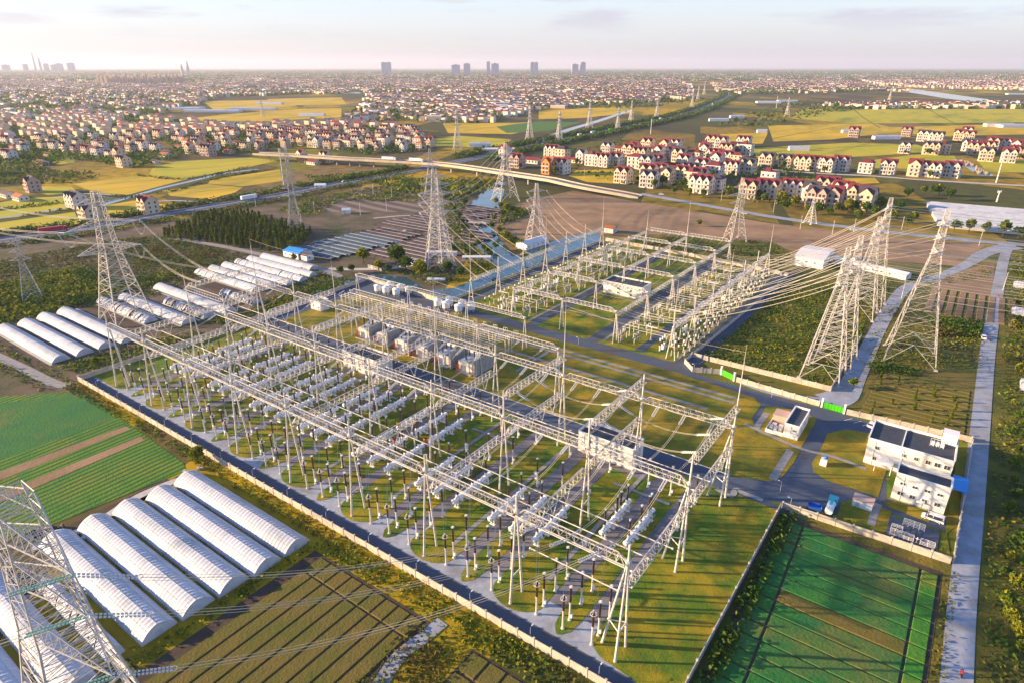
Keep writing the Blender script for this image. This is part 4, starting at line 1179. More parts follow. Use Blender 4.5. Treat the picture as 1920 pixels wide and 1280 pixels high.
for i in range(8):
    t = 152 + 15 * i
    for sd, s0, s1 in (('canal side', 80, 94), ('tower yard side', 140, 160)):
        g = thing('low_tube_bus', f'low frame of parallel tubes on the {sd}, {ordn(i)} from the near end', 'busbar', S(s0, t), ROT_A, 'low tube frames of the far switchyard')
        for y in (-3, 0, 3):
            MB().bar((0, y, 6.2), (s1 - s0, y, 6.2), .09, 5).build('bus_tube', M['pole'], g)
        for x in (.6, s1 - s0 - .6):
            MB().box(x, -3, 3, .25, .25, 6).box(x, 3, 3, .25, .25, 6).box(x, 0, 6, .25, 7, .22).build('portal', M['pole'], g)
FW2 = 'spans of the far switchyard'
for i in range(10):
    t = 149 + 12.4 * i
    for k in range(3):
        tt = t + 2.6 * k
        line('strung_span', f'conductor span over the canal-side bays, {ordn(i)} bay, {["near", "middle", "far"][k]} of three', S(64.5, tt, HL), S(87, tt, HL - 1.2), 1.8, 1, r=.045, strings=(1.8, 1.8), group=FW2, n=7)
        line('strung_span', f'conductor span over the tower-side bays, {ordn(i)} bay, {["near", "middle", "far"][k]} of three', S(138.4, tt, HL - 1.2), S(164.2, tt, HL), 1.8, 1, r=.045, strings=(1.8, 1.8), group=FW2, n=7)
for i in range(5):
    for j in range(2):
        for k in range(4):
            s = sa[j] + 4.5 + 5.6 * k
            line('strung_span', f'lengthwise conductor between {ordn(i)} and {ordn(i + 1)} cross rows, {["left", "right"][j]} half, {ordn(k)} of four', S(s, ta[i], HL), S(s, ta[i + 1], HL), 1.8, 1, r=.045, strings=(2, 2), group=FW2, n=8)

# ================================================================== BUILDINGS
win_m = {}
def window(parent, x, y, z, wd, h, rz, m='glass'):
    """frame with recessed pane and sill, facing -y when rz = 0"""
    key = (round(wd, 2), round(h, 2))
    if key not in win_m:
        f = MB().box(-wd / 2, -.04, 0, .1, .14, h + .1).box(wd / 2, -.04, 0, .1, .14, h + .1).box(0, -.04, h / 2, wd, .14, .1).box(0, -.04, -h / 2, wd, .14, .1).box(0, -.03, 0, .06, .08, h)
        win_m[key] = (f.mesh('window', M['frame']), MB().box(0, -.012, 0, wd - .08, .03, h - .08).mesh('pane', M['glass']), MB().box(0, -.12, -h / 2 - .1, wd + .3, .26, .08).mesh('sill', M['white']))
    a, b, c = win_m[key]
    w_ = obj('window', a, parent, (x, y, z), rz); obj('pane', b, w_); obj('sill', c, w_)
def flat_building(name, label, s0, s1, t0, t1, h, wins=(), door=None, m='wall', group=None, para=.55, roof='roofdark', cat='building'):
    t = thing(name, label, cat, S(s0, t0), ROT_A, group)
    L, D = s1 - s0, t1 - t0
    b = MB()
    e = .22
    b.box(L / 2, e / 2, (h + para) / 2, L, e, h + para).box(L / 2, D - e / 2, (h + para) / 2, L, e, h + para)
    b.box(e / 2, D / 2, (h + para) / 2, e, D - 2 * e, h + para).box(L - e / 2, D / 2, (h + para) / 2, e, D - 2 * e, h + para)
    b.build('wall', M[m], t)
    MB().box(L / 2, D / 2, h - .1, L - 2 * e, D - 2 * e, .2).build('roof', M[roof], t)
    MB().box(L / 2, -.02, h + para + .05, L + .12, .34, .1).box(L / 2, D + .02, h + para + .05, L + .12, .34, .1).box(-.02, D / 2, h + para + .05, .34, D - .3, .1).box(L + .02, D / 2, h + para + .05, .34, D - .3, .1).build('coping', M['white'], t)
    MB().box(L / 2, -.05, .25, L + .08, .1, .5).build('plinth', M['path'], t)
    for (x, z, wd, hh, face) in wins:
        if face == 'f': window(t, x, 0, z, wd, hh, 0)
        elif face == 'r': window(t, L, x, z, wd, hh, math.pi / 2)
        elif face == 'l': window(t, 0, x, z, wd, hh, -math.pi / 2)
    if door:
        x, wd, hh = door
        MB().box(x, -.05, hh / 2, wd, .1, hh).build('door', M['rad'], t)
        MB().box(x, -.6, hh + .2, wd + .8, 1.2, .14).build('door_canopy', M['white'], t)
    for i in range(max(1, int(L // 9))):
        MB().bar((2 + i * 7, .0 - .08, 0), (2 + i * 7, -.08, h), .06, 6).build('downpipe', M['frame'], t)
    return t
flat_building('relay_house', 'white flat-roofed relay house behind the two right-hand bays of the near switchyard', 167.8, 185.3, 65.6, 72.6, 6.6, [(4, 4.8, 1.2, .8, 'f'), (8.5, 1.9, 1.1, 1.3, 'f'), (13.5, 1.9, 1.1, 1.3, 'f'), (13, 4.8, 1.2, .8, 'f'), (3.5, 3, 1.0, 1.0, 'r')], (1.6, 1.2, 2.2))
flat_building('relay_house', 'white flat-roofed relay house in front of the transformers', 66, 85, 64.2, 71.4, 6.8, [(4, 4.8, 1.2, .8, 'f'), (9, 1.9, 1.1, 1.3, 'f'), (14, 4.8, 1.2, .8, 'f'), (3.5, 3, 1.0, 1.0, 'r')], (16.5, 1.2, 2.2))
flat_building('relay_house', 'white relay house standing in the middle of the far switchyard', 104.5, 125.5, 199, 209.5, 6.0, [(8.2, 3.9, 1.0, 1.2, 'f'), (8.2, 1.6, 1.0, 1.1, 'f'), (15.2, 3.9, 1.0, 1.2, 'f'), (15.2, 1.6, 1.0, 1.1, 'f'), (4, 2, 1.1, 1.3, 'r')], (2.2, 1.3, 2.2))
flat_building('pump_house', 'small white pump house near the left wall behind the rear gantry row', 4.5, 11.5, 97.5, 102.5, 4.6, [(2, 2.4, 1.0, 1.0, 'f')], (5, 1.0, 2.1))
ct = flat_building('control_building', 'small white control building with dark roof beside the station entrance road', 215, 219.3, 109.3, 122.5, 4.6, [(3, 3.3, 1.0, .6, 'f'), (4, 2.2, 1.0, 1.0, 'r'), (8.5, 2.2, 1.0, 1.0, 'r')], (3, 1.0, 2.2), para=.5)
MB().box(-2.7, .1, .7, 5.2, .2, 1.4).box(-5.2, 6, .7, .2, 12, 1.4).box(-2.7, 12, .7, 5.2, .2, 1.4).build('courtyard_wall', M['white'], ct)
MB().box(-2.7, 9.5, 1.5, 4.6, 4.6, 3.0).box(-2.7, 9.5, 3.08, 5.0, 5.0, .16).build('annexe', M['hpink'], ct)
for i in range(3): MB().box(-4.1 + 1.35 * i, 2.5, .8, 1.0, 1.6, 1.6).build('condenser_unit', M['rad'], ct)
for i in range(2): MB().box(-3.8 + 2 * i, 5.2, .6, 1.3, 1.2, 1.2).build('condenser_unit', M['tank'], ct)
N = flat_building('office_block', 'larger white office block with dark flat roof behind the parked white car', 237.6, 258.2, 108.2, 120.5, 8.0,
    [(2.6, 6.1, 1.1, 1.1, 'f'), (2.6, 2.6, 1.1, 1.1, 'f'), (9.2, 6.1, 1.1, 1.1, 'f'), (12.2, 6.1, 1.1, 1.1, 'f'), (15.0, 6.1, 1.2, 1.2, 'f'), (17.2, 6.1, 1.5, 1.3, 'f'), (19.4, 6.1, 1.5, 1.3, 'f'), (9.2, 2.6, 1.1, 1.1, 'f'), (12.4, 2.6, 1.2, 1.1, 'f'), (3, 5.5, 1.2, 1.2, 'r'), (8, 5.5, 1.2, 1.2, 'r'), (4, 5, 1.2, 1.2, 'l'), (8, 5, 1.2, 1.2, 'l')], (5.2, 1.6, 2.6))
MB().box(18.6, 11.2, 9.6, 3.4, 3.2, 3.2).box(18.6, 11.2, 11.28, 3.7, 3.5, .16).build('stair_tower', M['white'], N)
MB().box(8.2, 6.1, 8.02, .3, 11, .9).build('roof_wall', M['white'], N)
b = MB()
for i in range(5):
    b.box(14.4 + i * .8, 6.2, 8.7, .08, .08, 1.2).box(14.4 + i * .8, 8.6, 8.7, .08, .08, 1.2)
b.box(16, 6.2, 9.3, 3.4, .08, .08).box(16, 8.6, 9.3, 3.4, .08, .08).box(16, 6.2, 8.8, 3.4, .06, .06).box(14.4, 7.4, 9.3, .08, 2.4, .08).box(17.6, 7.4, 9.3, .08, 2.4, .08)
b.build('roof_rail', M['white'], N)
for i in range(3): MB().box(15 + i * 1.1, 7.4, 8.5, .8, 1.1, .9).build('condenser_unit', M['tank'], N)
MB().box(5.2, -1.4, 3.0, 4.4, 2.8, .18).bar((3.2, -2.6, 0), (3.2, -2.6, 3), .1, 6).bar((7.2, -2.6, 0), (7.2, -2.6, 3), .1, 6).bar((3.2, -2.6, 3), (5.2, 0, 4.6), .06).bar((7.2, -2.6, 3), (5.2, 0, 4.6), .06).build('porch', M['white'], N)
flat_building('office_block', 'smaller white two-storey office block with two rows of four windows', 246.4, 258.4, 94.0, 99.6, 7.8,
    [(1.9 + 2.75 * i, 5.6, 1.3, .8, 'f') for i in range(4)] + [(1.9 + 2.75 * i, 2.6, 1.3, 1.1, 'f') for i in range(4)] + [(2.8, 5, 1.1, 1.1, 'r')], (6.6, 1.0, 2.1))
c = thing('carport', 'blue-roofed lean-to beside the office blocks', 'carport', S(258.8, 103), ROT_A)
MB().box(1.9, 4, 3.2, 3.6, 8, .12).build('roof', M['bluedoor'], c)
for x, y in ((.3, .3), (3.5, .3), (.3, 7.7), (3.5, 7.7)): MB().bar((x, y, 0), (x, y, 3.15), .07, 6).build('post', M['frame'], c)
sh = thing('storage_hut', 'low white storage hut with brown roof on the grass by the bedded field', 'hut', S(238.7, 84.8), ROT_A)
MB().box(2.3, 1.6, 1.1, 4.6, 3.2, 2.2).build('wall', M['white'], sh); MB().box(2.3, 1.6, 2.28, 4.9, 3.5, .16).build('roof', M['hpink'], sh); MB().box(1.2, -.03, .95, .9, .06, 1.9).build('door', M['rad'], sh)
ki = thing('meter_kiosk', 'tiny white kiosk with a blue dome on the round lawn', 'kiosk', S(228.6, 100.4), ROT_A)
MB().box(0, 0, 1.1, 1.7, 1.7, 2.2).build('body', M['white'], ki); MB().lathe(.3, .4, [(.6, 2.2), (.6, 2.5), (.4, 2.9), (.1, 3.05)], 10).build('dome', M['carb'], ki)
MB().box(0, -1.2, .1, 1.8, .9, .2).build('step', M['conc'], ki)
# fenced tank pit by the offices
pit = thing('cooling_pit', 'dark slab with white railings and pump stands beside the white van', 'pump yard', S(247.5, 76.5), ROT_A)
MB().box(5.4, 4.8, .12, 10.8, 9.6, .24).build('slab', M['asph'], pit)
def railing(x0, y0, x1, y1):
    b = MB(); n = max(2, int(math.hypot(x1 - x0, y1 - y0) / 1.0))
    for i in range(n + 1):
        x, y = x0 + (x1 - x0) * i / n, y0 + (y1 - y0) * i / n; b.box(x, y, .85, .08, .08, 1.25)
    for z in (.75, 1.1, 1.45): b.bar((x0, y0, z), (x1, y1, z), .05)
    b.build('railing', M['white'], pit)
for r in ((.8, 1, 5.8, 1), (.8, 2.6, 5.8, 2.6), (.8, 1, .8, 4.6), (5.8, 1, 5.8, 2.6), (.8, 4.6, 3.2, 4.6), (3.2, 2.6, 3.2, 4.6), (3.0, 7.2, 7.6, 7.2), (3.0, 8.6, 7.6, 8.6), (3, 7.2, 3, 8.6), (7.6, 7.2, 7.6, 8.6), (7.2, 1, 10.2, 1), (7.2, 2.4, 10.2, 2.4), (7.2, 1, 7.2, 2.4), (10.2, 1, 10.2, 2.4)): railing(*r)
for i in range(3): MB().lathe(1.8 + 1.6 * i, 1.8, [(.4, .24), (.4, .9), (.2, 1.1)], 8).build('pump', M['dark'], pit)
MB().bar((6.5, 1.5, .24), (6.5, 1.5, 1.9), .09, 6).bar((6.1, 1.5, 1.5), (6.9, 1.5, 1.5), .07).build('valve', M['white'], pit)
# gates
def gate(p, q, label, h=2.2):
    p, q = Vector(p), Vector(q); d = q - p
    g = thing('sliding_gate', label, 'gate', (p.x, p.y, 0), math.atan2(d.y, d.x)); L = d.length
    n = max(3, int(L / .9))
    pm = MB().box(0, 0, h / 2 + .1, L / n - .07, .1, h).mesh('gate_panel', M['green'])
    for i in range(n): obj('gate_panel', pm, g, ((i + .5) * L / n, 0, 0))
    for x in (0, L): MB().box(x, 0, 1.7, .55, .55, 3.4).box(x, 0, 3.45, .7, .7, .12).build('gate_post', M['white'], g)
gate(G(1540, 763), G(1582, 775), 'wide bright green sliding gate at the end of the gravel road')
gate(G(1352, 702), G(1376, 714), 'small bright green gate on the back lane')

# ================================================================== LATTICE TOWERS
_tw = {}
def tower_meshes(h, base, waist, zw, top, arms, n1=7, n2=9, rl=.16, rb=.075, long_arm=None):
    key = (h, base, waist, zw, top, tuple(map(tuple, arms)), n1, n2)
    if key in _tw: return _tw[key]
    def hw(z):
        return (base + (waist - base) * z / zw if z < zw else waist + (top - waist) * (z - zw) / (h - zw)) / 2
    # panel heights shrink upwards
    zs = [0]
    r = .86; u = zw * (1 - r) / (1 - r ** n1); z = 0
    for i in range(n1): z += u * r ** i; zs.append(z)
    zs[-1] = zw
    zs += [zw + (h - zw) * (i + 1) / n2 for i in range(n2)]
    C4 = [(-1, -1), (1, -1), (1, 1), (-1, 1)]
    legs = []
    for cx, cy in C4:
        b = MB()
        for a, c in zip(zs[:-1], zs[1:]):
            b.bar((cx * hw(a), cy * hw(a), a), (cx * hw(c), cy * hw(c), c), rl * (1.15 if a < zw else .8), 4)
        b.box(cx * hw(0), cy * hw(0), .2, 1.3, 1.3, .5)
        legs.append(b.mesh('leg', M['tower']))
    br = MB()
    for i, (a, c) in enumerate(zip(zs[:-1], zs[1:])):
        A_, C_ = hw(a), hw(c); rr = rb if a < zw else rb * .8
        for f in range(4):
            p0, p1 = C4[f], C4[(f + 1) % 4]
            P0, P1 = Vector((p0[0] * A_, p0[1] * A_, a)), Vector((p1[0] * A_, p1[1] * A_, a))
            Q0, Q1 = Vector((p0[0] * C_, p0[1] * C_, c)), Vector((p1[0] * C_, p1[1] * C_, c))
            if i == 0:
                m = (Q0 + Q1) / 2
                br.bar(P0, m, rr * 1.2).bar(P1, m, rr * 1.2).bar(Q0, Q1, rr)
                for s_ in (.33, .66):
                    br.bar(P0.lerp(m, s_), P0.lerp(Q0, s_), rr * .7, 3).bar(P1.lerp(m, s_), P1.lerp(Q1, s_), rr * .7, 3)
                    br.bar(P0.lerp(m, s_), P0.lerp(Q0, min(1, s_ + .3)), rr * .6, 3).bar(P1.lerp(m, s_), P1.lerp(Q1, min(1, s_ + .3)), rr * .6, 3)
            else:
                br.bar(P0, Q1, rr, 3).bar(P1, Q0, rr, 3)
                if i < n1:
                    m = (P0 + P1 + Q0 + Q1) / 4
                    br.bar(P0.lerp(Q0, .5), m, rr * .7, 3).bar(P1.lerp(Q1, .5), m, rr * .7, 3)
                if i % 2 == 0 or a >= zw: br.bar(Q0, Q1, rr, 3)
    am = []
    for (z, ln, dep) in arms:
        for sg in (-1, 1):
            b = MB(); w0 = hw(z); z1 = min(z + dep, h); w1 = hw(z1)
            tip = Vector((sg * ln, 0, z + .25))
            lo = [Vector((sg * w0, y, z)) for y in (-w0, w0)]; hi = [Vector((sg * w1, y, z1)) for y in (-w1, w1)]
            nn = max(3, int((ln - w0) / 1.8))
            for q in lo + hi: b.bar(q, tip, rb * 1.25, 4)
            for i in range(nn):
                f, g = i / nn, (i + 1) / nn
                b.bar(lo[0].lerp(tip, f), lo[1].lerp(tip, g), rb * .7, 3).bar(lo[1].lerp(tip, f), lo[0].lerp(tip, g), rb * .6, 3)
                for k in (0, 1): b.bar(lo[k].lerp(tip, f), hi[k].lerp(tip, g), rb * .7, 3).bar(hi[k].lerp(tip, f), lo[k].lerp(tip, f), rb * .6, 3)
                b.bar(hi[0].lerp(tip, f), hi[1].lerp(tip, f), rb * .6, 3)
            am.append(b.mesh('cross_arm', M['tower']))
    _tw[key] = (legs, br.mesh('bracing', M['tower']), am)
    return _tw[key]
TWG = 'lattice transmission towers'
def tower(x, y, rz, label, h, base, waist, zw, top, arms, group=TWG, **kw):
    g = thing('lattice_tower', label, 'transmission tower', (x, y, 0), rz, group)
    legs, br, am = tower_meshes(h, base, waist, zw, top, arms, **kw)
    for l in legs: obj('leg', l, g)
    obj('bracing', br, g, kind='stuff')
    for a in am: obj('cross_arm', a, g)
    return g
def arm_tip(x, y, rz, ln, z):
    return Vector((x + ln * math.cos(rz), y + ln * math.sin(rz), z))
# the large tower outside the left wall
TW1 = (-174.5, 272.0)
tower(*TW1, ROT_B, 'big lattice tower with long arms standing among the left greenhouses', 57, 16.5, 6.4, 31, 2.6, [(31.5, 13, 3.6), (42, 15, 3.2), (52, 9.5, 2.6)], n1=7, n2=8, rl=.24, rb=.11)
tips = [(arm_tip(*TW1, ROT_B, ln, z)) for ln, z in ((13, 31.5), (15, 42.2), (-15, 42.2))]
ends = [S(12.6, 43.5, 29), S(12.6, 52.2, 29), S(12.6, 61, 29)]
for i in range(3):
    line('power_line', f'four-wire line from the big left tower down to the left-edge beam, {["near", "middle", "far"][i]} phase', tips[i], ends[i], 3.2, 4, .5, .05, (5, 4), 'lines from the big left tower', sm='glassins', n=14)
    q = tips[i] + Vector((-150, 60 + 8 * i, 2))
    line('power_line', f'line leaving the big left tower towards the left edge, {["near", "middle", "far"][i]} phase', tips[i] , q, 5, 4, .5, .05, (5, 0), 'lines from the big left tower', n=12)
for i in range(3):
    a = tips[i] + (Vector(ends[i]) - tips[i]).normalized() * 5; b = tips[i] + Vector((-4.5, 1.5, .2))
    line('jumper_loop', f'slack jumper loop under an arm of the big left tower, {["near", "middle", "far"][i]} phase', a - Vector((0, 0, .5)), b, 5.5, 4, .4, .05, group='jumper loops of the big left tower', n=10)
# the tower cut by the lower left corner
NT = (-68.0, 71.8)
tower(*NT, ROT_A, 'nearest lattice tower in the lower left corner, seen from above over the tunnels', 52, 16, 7.6, 28, 4.4, [(30.5, 18.4, 4.6), (39.5, 15.8, 4.2), (46.5, 16.3, 4.0)], n1=8, n2=8, rl=.2, rb=.085)
for i, (ln, z, s_) in enumerate(((18.3, 30.6, 205.2), (15.7, 39.6, 198.8), (16.2, 46.7, 192.2))):
    line('power_line', f'four-wire line from the nearest tower to the front gantry row, {["right", "middle", "left"][i]} phase', arm_tip(*NT, ROT_A, ln, z), S(s_, 7.6, 22.6), 4.5, 4, .55, .035, (7, 4), 'lines from the nearest tower', n=18)
    line('power_line', f'four-wire line from the nearest tower towards the camera side, {["right", "middle", "left"][i]} phase', arm_tip(*NT, ROT_A, ln, z), arm_tip(*NT, ROT_A, ln, z) + Vector((-80, -30, 0)), 3, 4, .55, .035, (7, 0), 'lines from the nearest tower', sm='glassins', n=8)
tower(-234.6, 297.5, ROT_B - .3, 'thin lattice tower left of the big left tower', 30.5, 8.5, 2.2, 18, 1.1, [(20, 4.5, 1.4), (24, 4.0, 1.3), (28, 3.2, 1.2)], n1=6, n2=6, rl=.13, rb=.065)
tower(-252, 291, ROT_B - .3, 'lattice tower cut by the left edge of the view', 30.5, 8.5, 2.2, 18, 1.1, [(20, 4.5, 1.4), (24, 4.0, 1.3), (28, 3.2, 1.2)], n1=6, n2=6, rl=.13, rb=.065)
tower(-150, 441, .15, 'tall multi-arm lattice tower at the edge of the nursery block', 56, 10.5, 3.6, 22, 1.3, [(24, 7, 1.6), (29, 6.5, 1.6), (34, 6, 1.6), (39, 6, 1.5), (44, 5, 1.5), (49, 4.4, 1.5)], n1=5, n2=10, rl=.17, rb=.09)
tower(-42, 354.2, .25, 'massive double-circuit lattice tower on the spit by the moat', 54, 14, 5.6, 30, 2.2, [(31, 9, 2), (36, 10, 2), (41, 9.5, 2), (46, 8, 1.8), (50, 7, 1.6)], n1=7, n2=9, rl=.2, rb=.11)
tower(-40.5, 352.6, 1.0, 'second tower of the pair standing on the moat spit, slightly turned', 50, 12, 5, 28, 2.0, [(29.5, 8, 2), (35, 8.5, 2), (40, 7, 2)], n1=7, n2=8, rl=.18, rb=.1)
tower(-70, 566, .2, 'lattice tower behind the massive pair, just before the overpass', 41, 13, 4.2, 24, 1.6, [(26, 7, 1.8), (31, 7.5, 1.8), (36, 6, 1.6)], n1=6, n2=7, rl=.2, rb=.11)
tower(-5.5, 551, .45, 'broad lattice tower on the river bank before the overpass', 47, 18, 4.6, 30, 1.8, [(32, 7, 2), (37, 8, 2), (42, 6, 1.8)], n1=6, n2=7, rl=.22, rb=.12)
tower(15.5, 407, .35, 'lattice tower beside the canal barn at the end of the bare field', 38, 12, 3.6, 22, 1.4, [(23, 6.5, 1.8), (28, 7, 1.8), (33, 5.5, 1.6)], n1=6, n2=7, rl=.17, rb=.09)
tower(146.5, 415, .2, 'lattice tower on the green verge behind the far switchyard', 40, 11, 3.2, 22, 1.3, [(24, 7, 1.6), (29, 9.5, 1.6), (34, 6, 1.5)], n1=6, n2=7, rl=.16, rb=.085)
tower(217, 464, .5, 'small lattice tower by the road below the red-roofed estate', 19, 6.5, 1.8, 12, 1.0, [(14, 2.4, .8), (16.5, 2, .8)], n1=5, n2=4, rl=.14, rb=.08)
SL = [(36, 3.6, 1.5), (40, 3.4, 1.4), (44, 3.0, 1.2)]
EAST = [(114.8, 213.6, 'nearer of the two slender towers in the walled scrub yard', 48.5), (125.0, 226.0, 'farther of the two slender towers in the walled scrub yard', 49.5), (159.5, 277.0, 'front one of the two slender towers behind the scrub yard', 45), (169.5, 289.0, 'rear one of the two slender towers behind the scrub yard', 51), (155.9, 229.6, 'tall slender tower alone between gravel road and main road', 58)]
for i, (x, y, l, h) in enumerate(EAST):
    tower(x, y, ROT_B + (.0 if i != 4 else .1), 'white lattice tower, ' + l, h, (13.5 if i < 4 else 17.5), 3.4, h * .70, 1.3, [(h * .74, 3.6, 1.5), (h * .83, 3.4, 1.4), (h * .92, 3.0, 1.2)], n1=8, n2=7, rl=.19, rb=.085)
EG = 'lines fanning from the far switchyard to the slender towers'
for i, (x, y, l, h) in enumerate(EAST):
    for k, f in enumerate((.74, .83, .92)):
        for sg in (-1, 1):
            tt = 150 + 24.0 * i + 3.8 * k + (11.5 if sg > 0 else 0)
            line('power_line', f'golden line to slender tower {ORD[i]} in depth order, {["lower", "middle", "upper"][k]} arm, {"far" if sg > 0 else "near"} side', arm_tip(x, y, ROT_B, sg * (3.5 - .2 * k), h * f), S(164.4, min(tt, 270), HL + .3), 2.0, 2, .4, .05, (2.2, 1.6), EG, n=12)
            a = .35 + .1 * i
            line('power_line', f'rightward line from slender tower {ORD[i]} in depth order, {["lower", "middle", "upper"][k]} arm, {"far" if sg > 0 else "near"} side', arm_tip(x, y, ROT_B, sg * (3.5 - .2 * k), h * f), (x + 330, y - 75 + 12 * i + 8 * sg, h * f - 2), 9, 2, .4, .05, (2.2, 0), EG, n=14)
DG = 'distant transmission towers among the fields'
for i, (u, v, h) in enumerate(((858, 282, 52), (993, 262, 50), (1048, 263, 42), (1105, 240, 50), (1158, 242, 36), (1183, 228, 40), (1231, 222, 42), (1475, 219, 40), (493, 219, 36), (384, 192, 34), (1297, 205, 45), (1308, 190, 45), (1290, 180, 45), (1667, 190, 40), (1320, 178, 50), (868, 168, 40))):
    x, y = G(u, v)
    tower(x, y, .3 + .1 * (i % 3), f'distant lattice tower in the fields, ' + ['directly left of the highway bend above the overpass', 'in green paddies beyond the overpass', 'by the canal beside green paddies', 'next to the far canal end', 'in brown fields left of the highway', 'smaller one left of the highway embankment', 'close to the highway embankment', 'alone in the dark fields right of the highway', 'in pale fields on the left', 'tiny, by the far left fields', 'first of a cluster left of the highway curve', 'second of a cluster left of the highway curve', 'third of a cluster left of the highway curve', 'near the wide river on the right', 'beside the end of the highway curve', 'small and hazy near the middle of the horizon'][i], h, h * .2, h * .07, h * .55, 1.2, [(h * .62, h * .13, 1.5), (h * .75, h * .13, 1.5), (h * .87, h * .1, 1.4)], group=DG, n1=5, n2=5, rl=.3, rb=.2)
# long lines running back from the pair on the spit
for i in range(3):
    for sg in (-1, 1):
        line('power_line', f'long line from the spit tower back to the bank tower, {["lower", "middle", "upper"][i]} arm, {"right" if sg > 0 else "left"} side', arm_tip(-42, 354.2, .25, sg * 9, 31.3 + 5 * i), arm_tip(-5.5, 551, .45, sg * 7, 32.3 + 5 * i), 6, 2, .5, .07, (3, 3), 'lines behind the spit towers', n=14)
        line('power_line', f'line from canal-side gantries to the barn tower, {["lower", "middle", "upper"][i]} arm, {"right" if sg > 0 else "left"} side', arm_tip(15.5, 407, .35, sg * 6.5, 23.3 + 5 * i), S(64.5, 215 + 9 * i + (27 if sg > 0 else 0), HL), 3, 2, .4, .05, (2, 2), 'lines behind the spit towers', n=10)
        line('power_line', f'line from canal-side gantries to the spit tower, {["lower", "middle", "upper"][i]} arm, {"right" if sg > 0 else "left"} side', arm_tip(-42, 354.2, .25, sg * 9, 31.3 + 5 * i), S(64.5, 148 + 9 * i + (29 if sg > 0 else 0), HL), 3, 2, .4, .05, (2, 2), 'lines behind the spit towers', n=10)
# ================================================================== GREENHOUSE TUNNELS
def tunnel(s0, s1, t0, t1, h, label, group, m='film', holes=0.0, name='greenhouse_tunnel', base=.6, seg=1.15, rgh=0.0, site=True, org=None, rz=None):
    g = thing(name, label, 'greenhouse', S(s0, t0) if site else (*org, 0), ROT_A if site else rz, group)
    L, W = abs(s1 - s0), abs(t1 - t0)
    K = 12; prof = []
    for i in range(K + 1):
        u = 2 * i / K - 1; u = math.copysign(abs(u) ** .85, u)
        prof.append((W / 2 + W / 2 * u, base + (h - base) * (.34 * (1 - abs(u)) + .66 * (1 - abs(u) ** 2.6))))
    prof = [(0, 0)] + prof + [(W, 0)]
    n = max(4, int(L / seg)); b = MB(); hoops = MB()
    vs = []
    r_ = random.Random(int(s0 * 7 + t0 * 13))
    wob = [r_.uniform(-1, 1) * rgh for _ in range(n + 1)]
    for i in range(n + 1):
        x = L * i / n
        for sub in ((0, 0.0), (.5, .06)):
            if i == n and sub[0]: continue
            xx = x + sub[0] * L / n
            e = min(1, xx / 2.2 + .55) if xx < 1 else 1
            vs.append([(xx, W / 2 + (y - W / 2) * (1 - .012 * sub[1] * 10) * (1), max(0, z * (.80 + .2 * e) - sub[1] * (z > base) + wob[i] * (z > base * 1.5))) for y, z in prof])
    for i in range(len(vs) - 1):
        if holes and r_.random() < holes: continue
        for j in range(len(prof) - 1):
            if holes and r_.random() < holes * .35: continue
            b.quad(vs[i][j], vs[i + 1][j], vs[i + 1][j + 1], vs[i][j + 1])
    b.build('cover', M[m], g)
    for i in range(0, len(vs), 2): hoops.poly([(x, y, z + .005) for x, y, z in vs[i]], .022, 3)
    for y, z in (prof[4], prof[7], prof[10]): hoops.bar((0, y, z), (L, y, z), .03, 3)
    hoops.build('hoops', M['strip'], g, kind='stuff')
    for e, x in ((vs[0], 0), (vs[-1], L)):
        w_ = MB(); k = len(w_.v)
        w_.v = [tuple(p) for p in e]; w_.f = [tuple(range(len(e)))]
        w_.build('end_wall', M['film2'], g)
    MB().box(L + .02, W / 2, .85, .08, 1.3, 1.7).build('door', M['film'], g)
    for y in (0, W): MB().box(L / 2, y, .2, L, .12, .4).build('ground_skirt', M['strip'], g)
    return g
FG = 'front row of white greenhouse tunnels'
FL = ['tunnel closest to the long wall, sunlit cover with small patches', 'second greenhouse tunnel from the long wall', 'third tunnel from the wall, cover sagging at its far end', 'fourth greenhouse tunnel from the long wall', 'fifth greenhouse tunnel from the wall, before the torn one', 'narrow torn greenhouse tunnel beside the nearest lattice tower', 'greenhouse tunnel under the nearest lattice tower', 'greenhouse tunnel cut by the lower left corner of the view']
for i, (t0, t1, a, b_) in enumerate(((-13.4, -6.2, 87, 135.4), (-21.3, -14.1, 87.5, 135.2), (-29.2, -22.0, 86.5, 134.4), (-37.2, -30.0, 86, 134), (-45.2, -38.0, 85, 133.6), (-51, -47.6, 100, 132), (-60, -53.4, 86, 134), (-68, -61.4, 86, 134))):
    tunnel(a, b_, t0, t1, 3.0, FL[i], FG, 'film' if i % 2 == 0 else 'film2', holes=.10 if i == 5 else 0, rgh=.05 if i != 5 else .3)
LGN = 'old greenhouse tunnels outside the left wall'
LT = [(-84, -27, 0.5, 7, 0), (-84, -26, 8.6, 15.2, 0), (-86, -26, 16.8, 23.2, 0), (-86, -25, 25, 31.6, 0), (-86, -40, 42, 48, .2), (-84, -25, 51, 57.2, .02), (-86, -22, 69.5, 76, 0), (-60, -24, 60.4, 66.4, .35), (-94, -40, 96, 102, .05), (-94, -38, 104, 110, .04), (-94, -34, 112, 118, .02), (-94, -34, 120, 126, .05), (-94, -36, 128, 134, 0), (-92, -46, 136, 142, 0), (-50, -22, 84, 89, .3)]
for i, (a, b_, t0, t1, ho) in enumerate(LT):
    kind = 'collapsed' if ho >= .2 else 'worn' if ho else 'intact'
    tunnel(a, b_, t0, t1, 2.7, f'{kind} white tunnel outside the left wall, {ordn(i)} counted from the crop field side', LGN, 'film2' if i % 3 else 'film', holes=ho, rgh=.10 + ho)
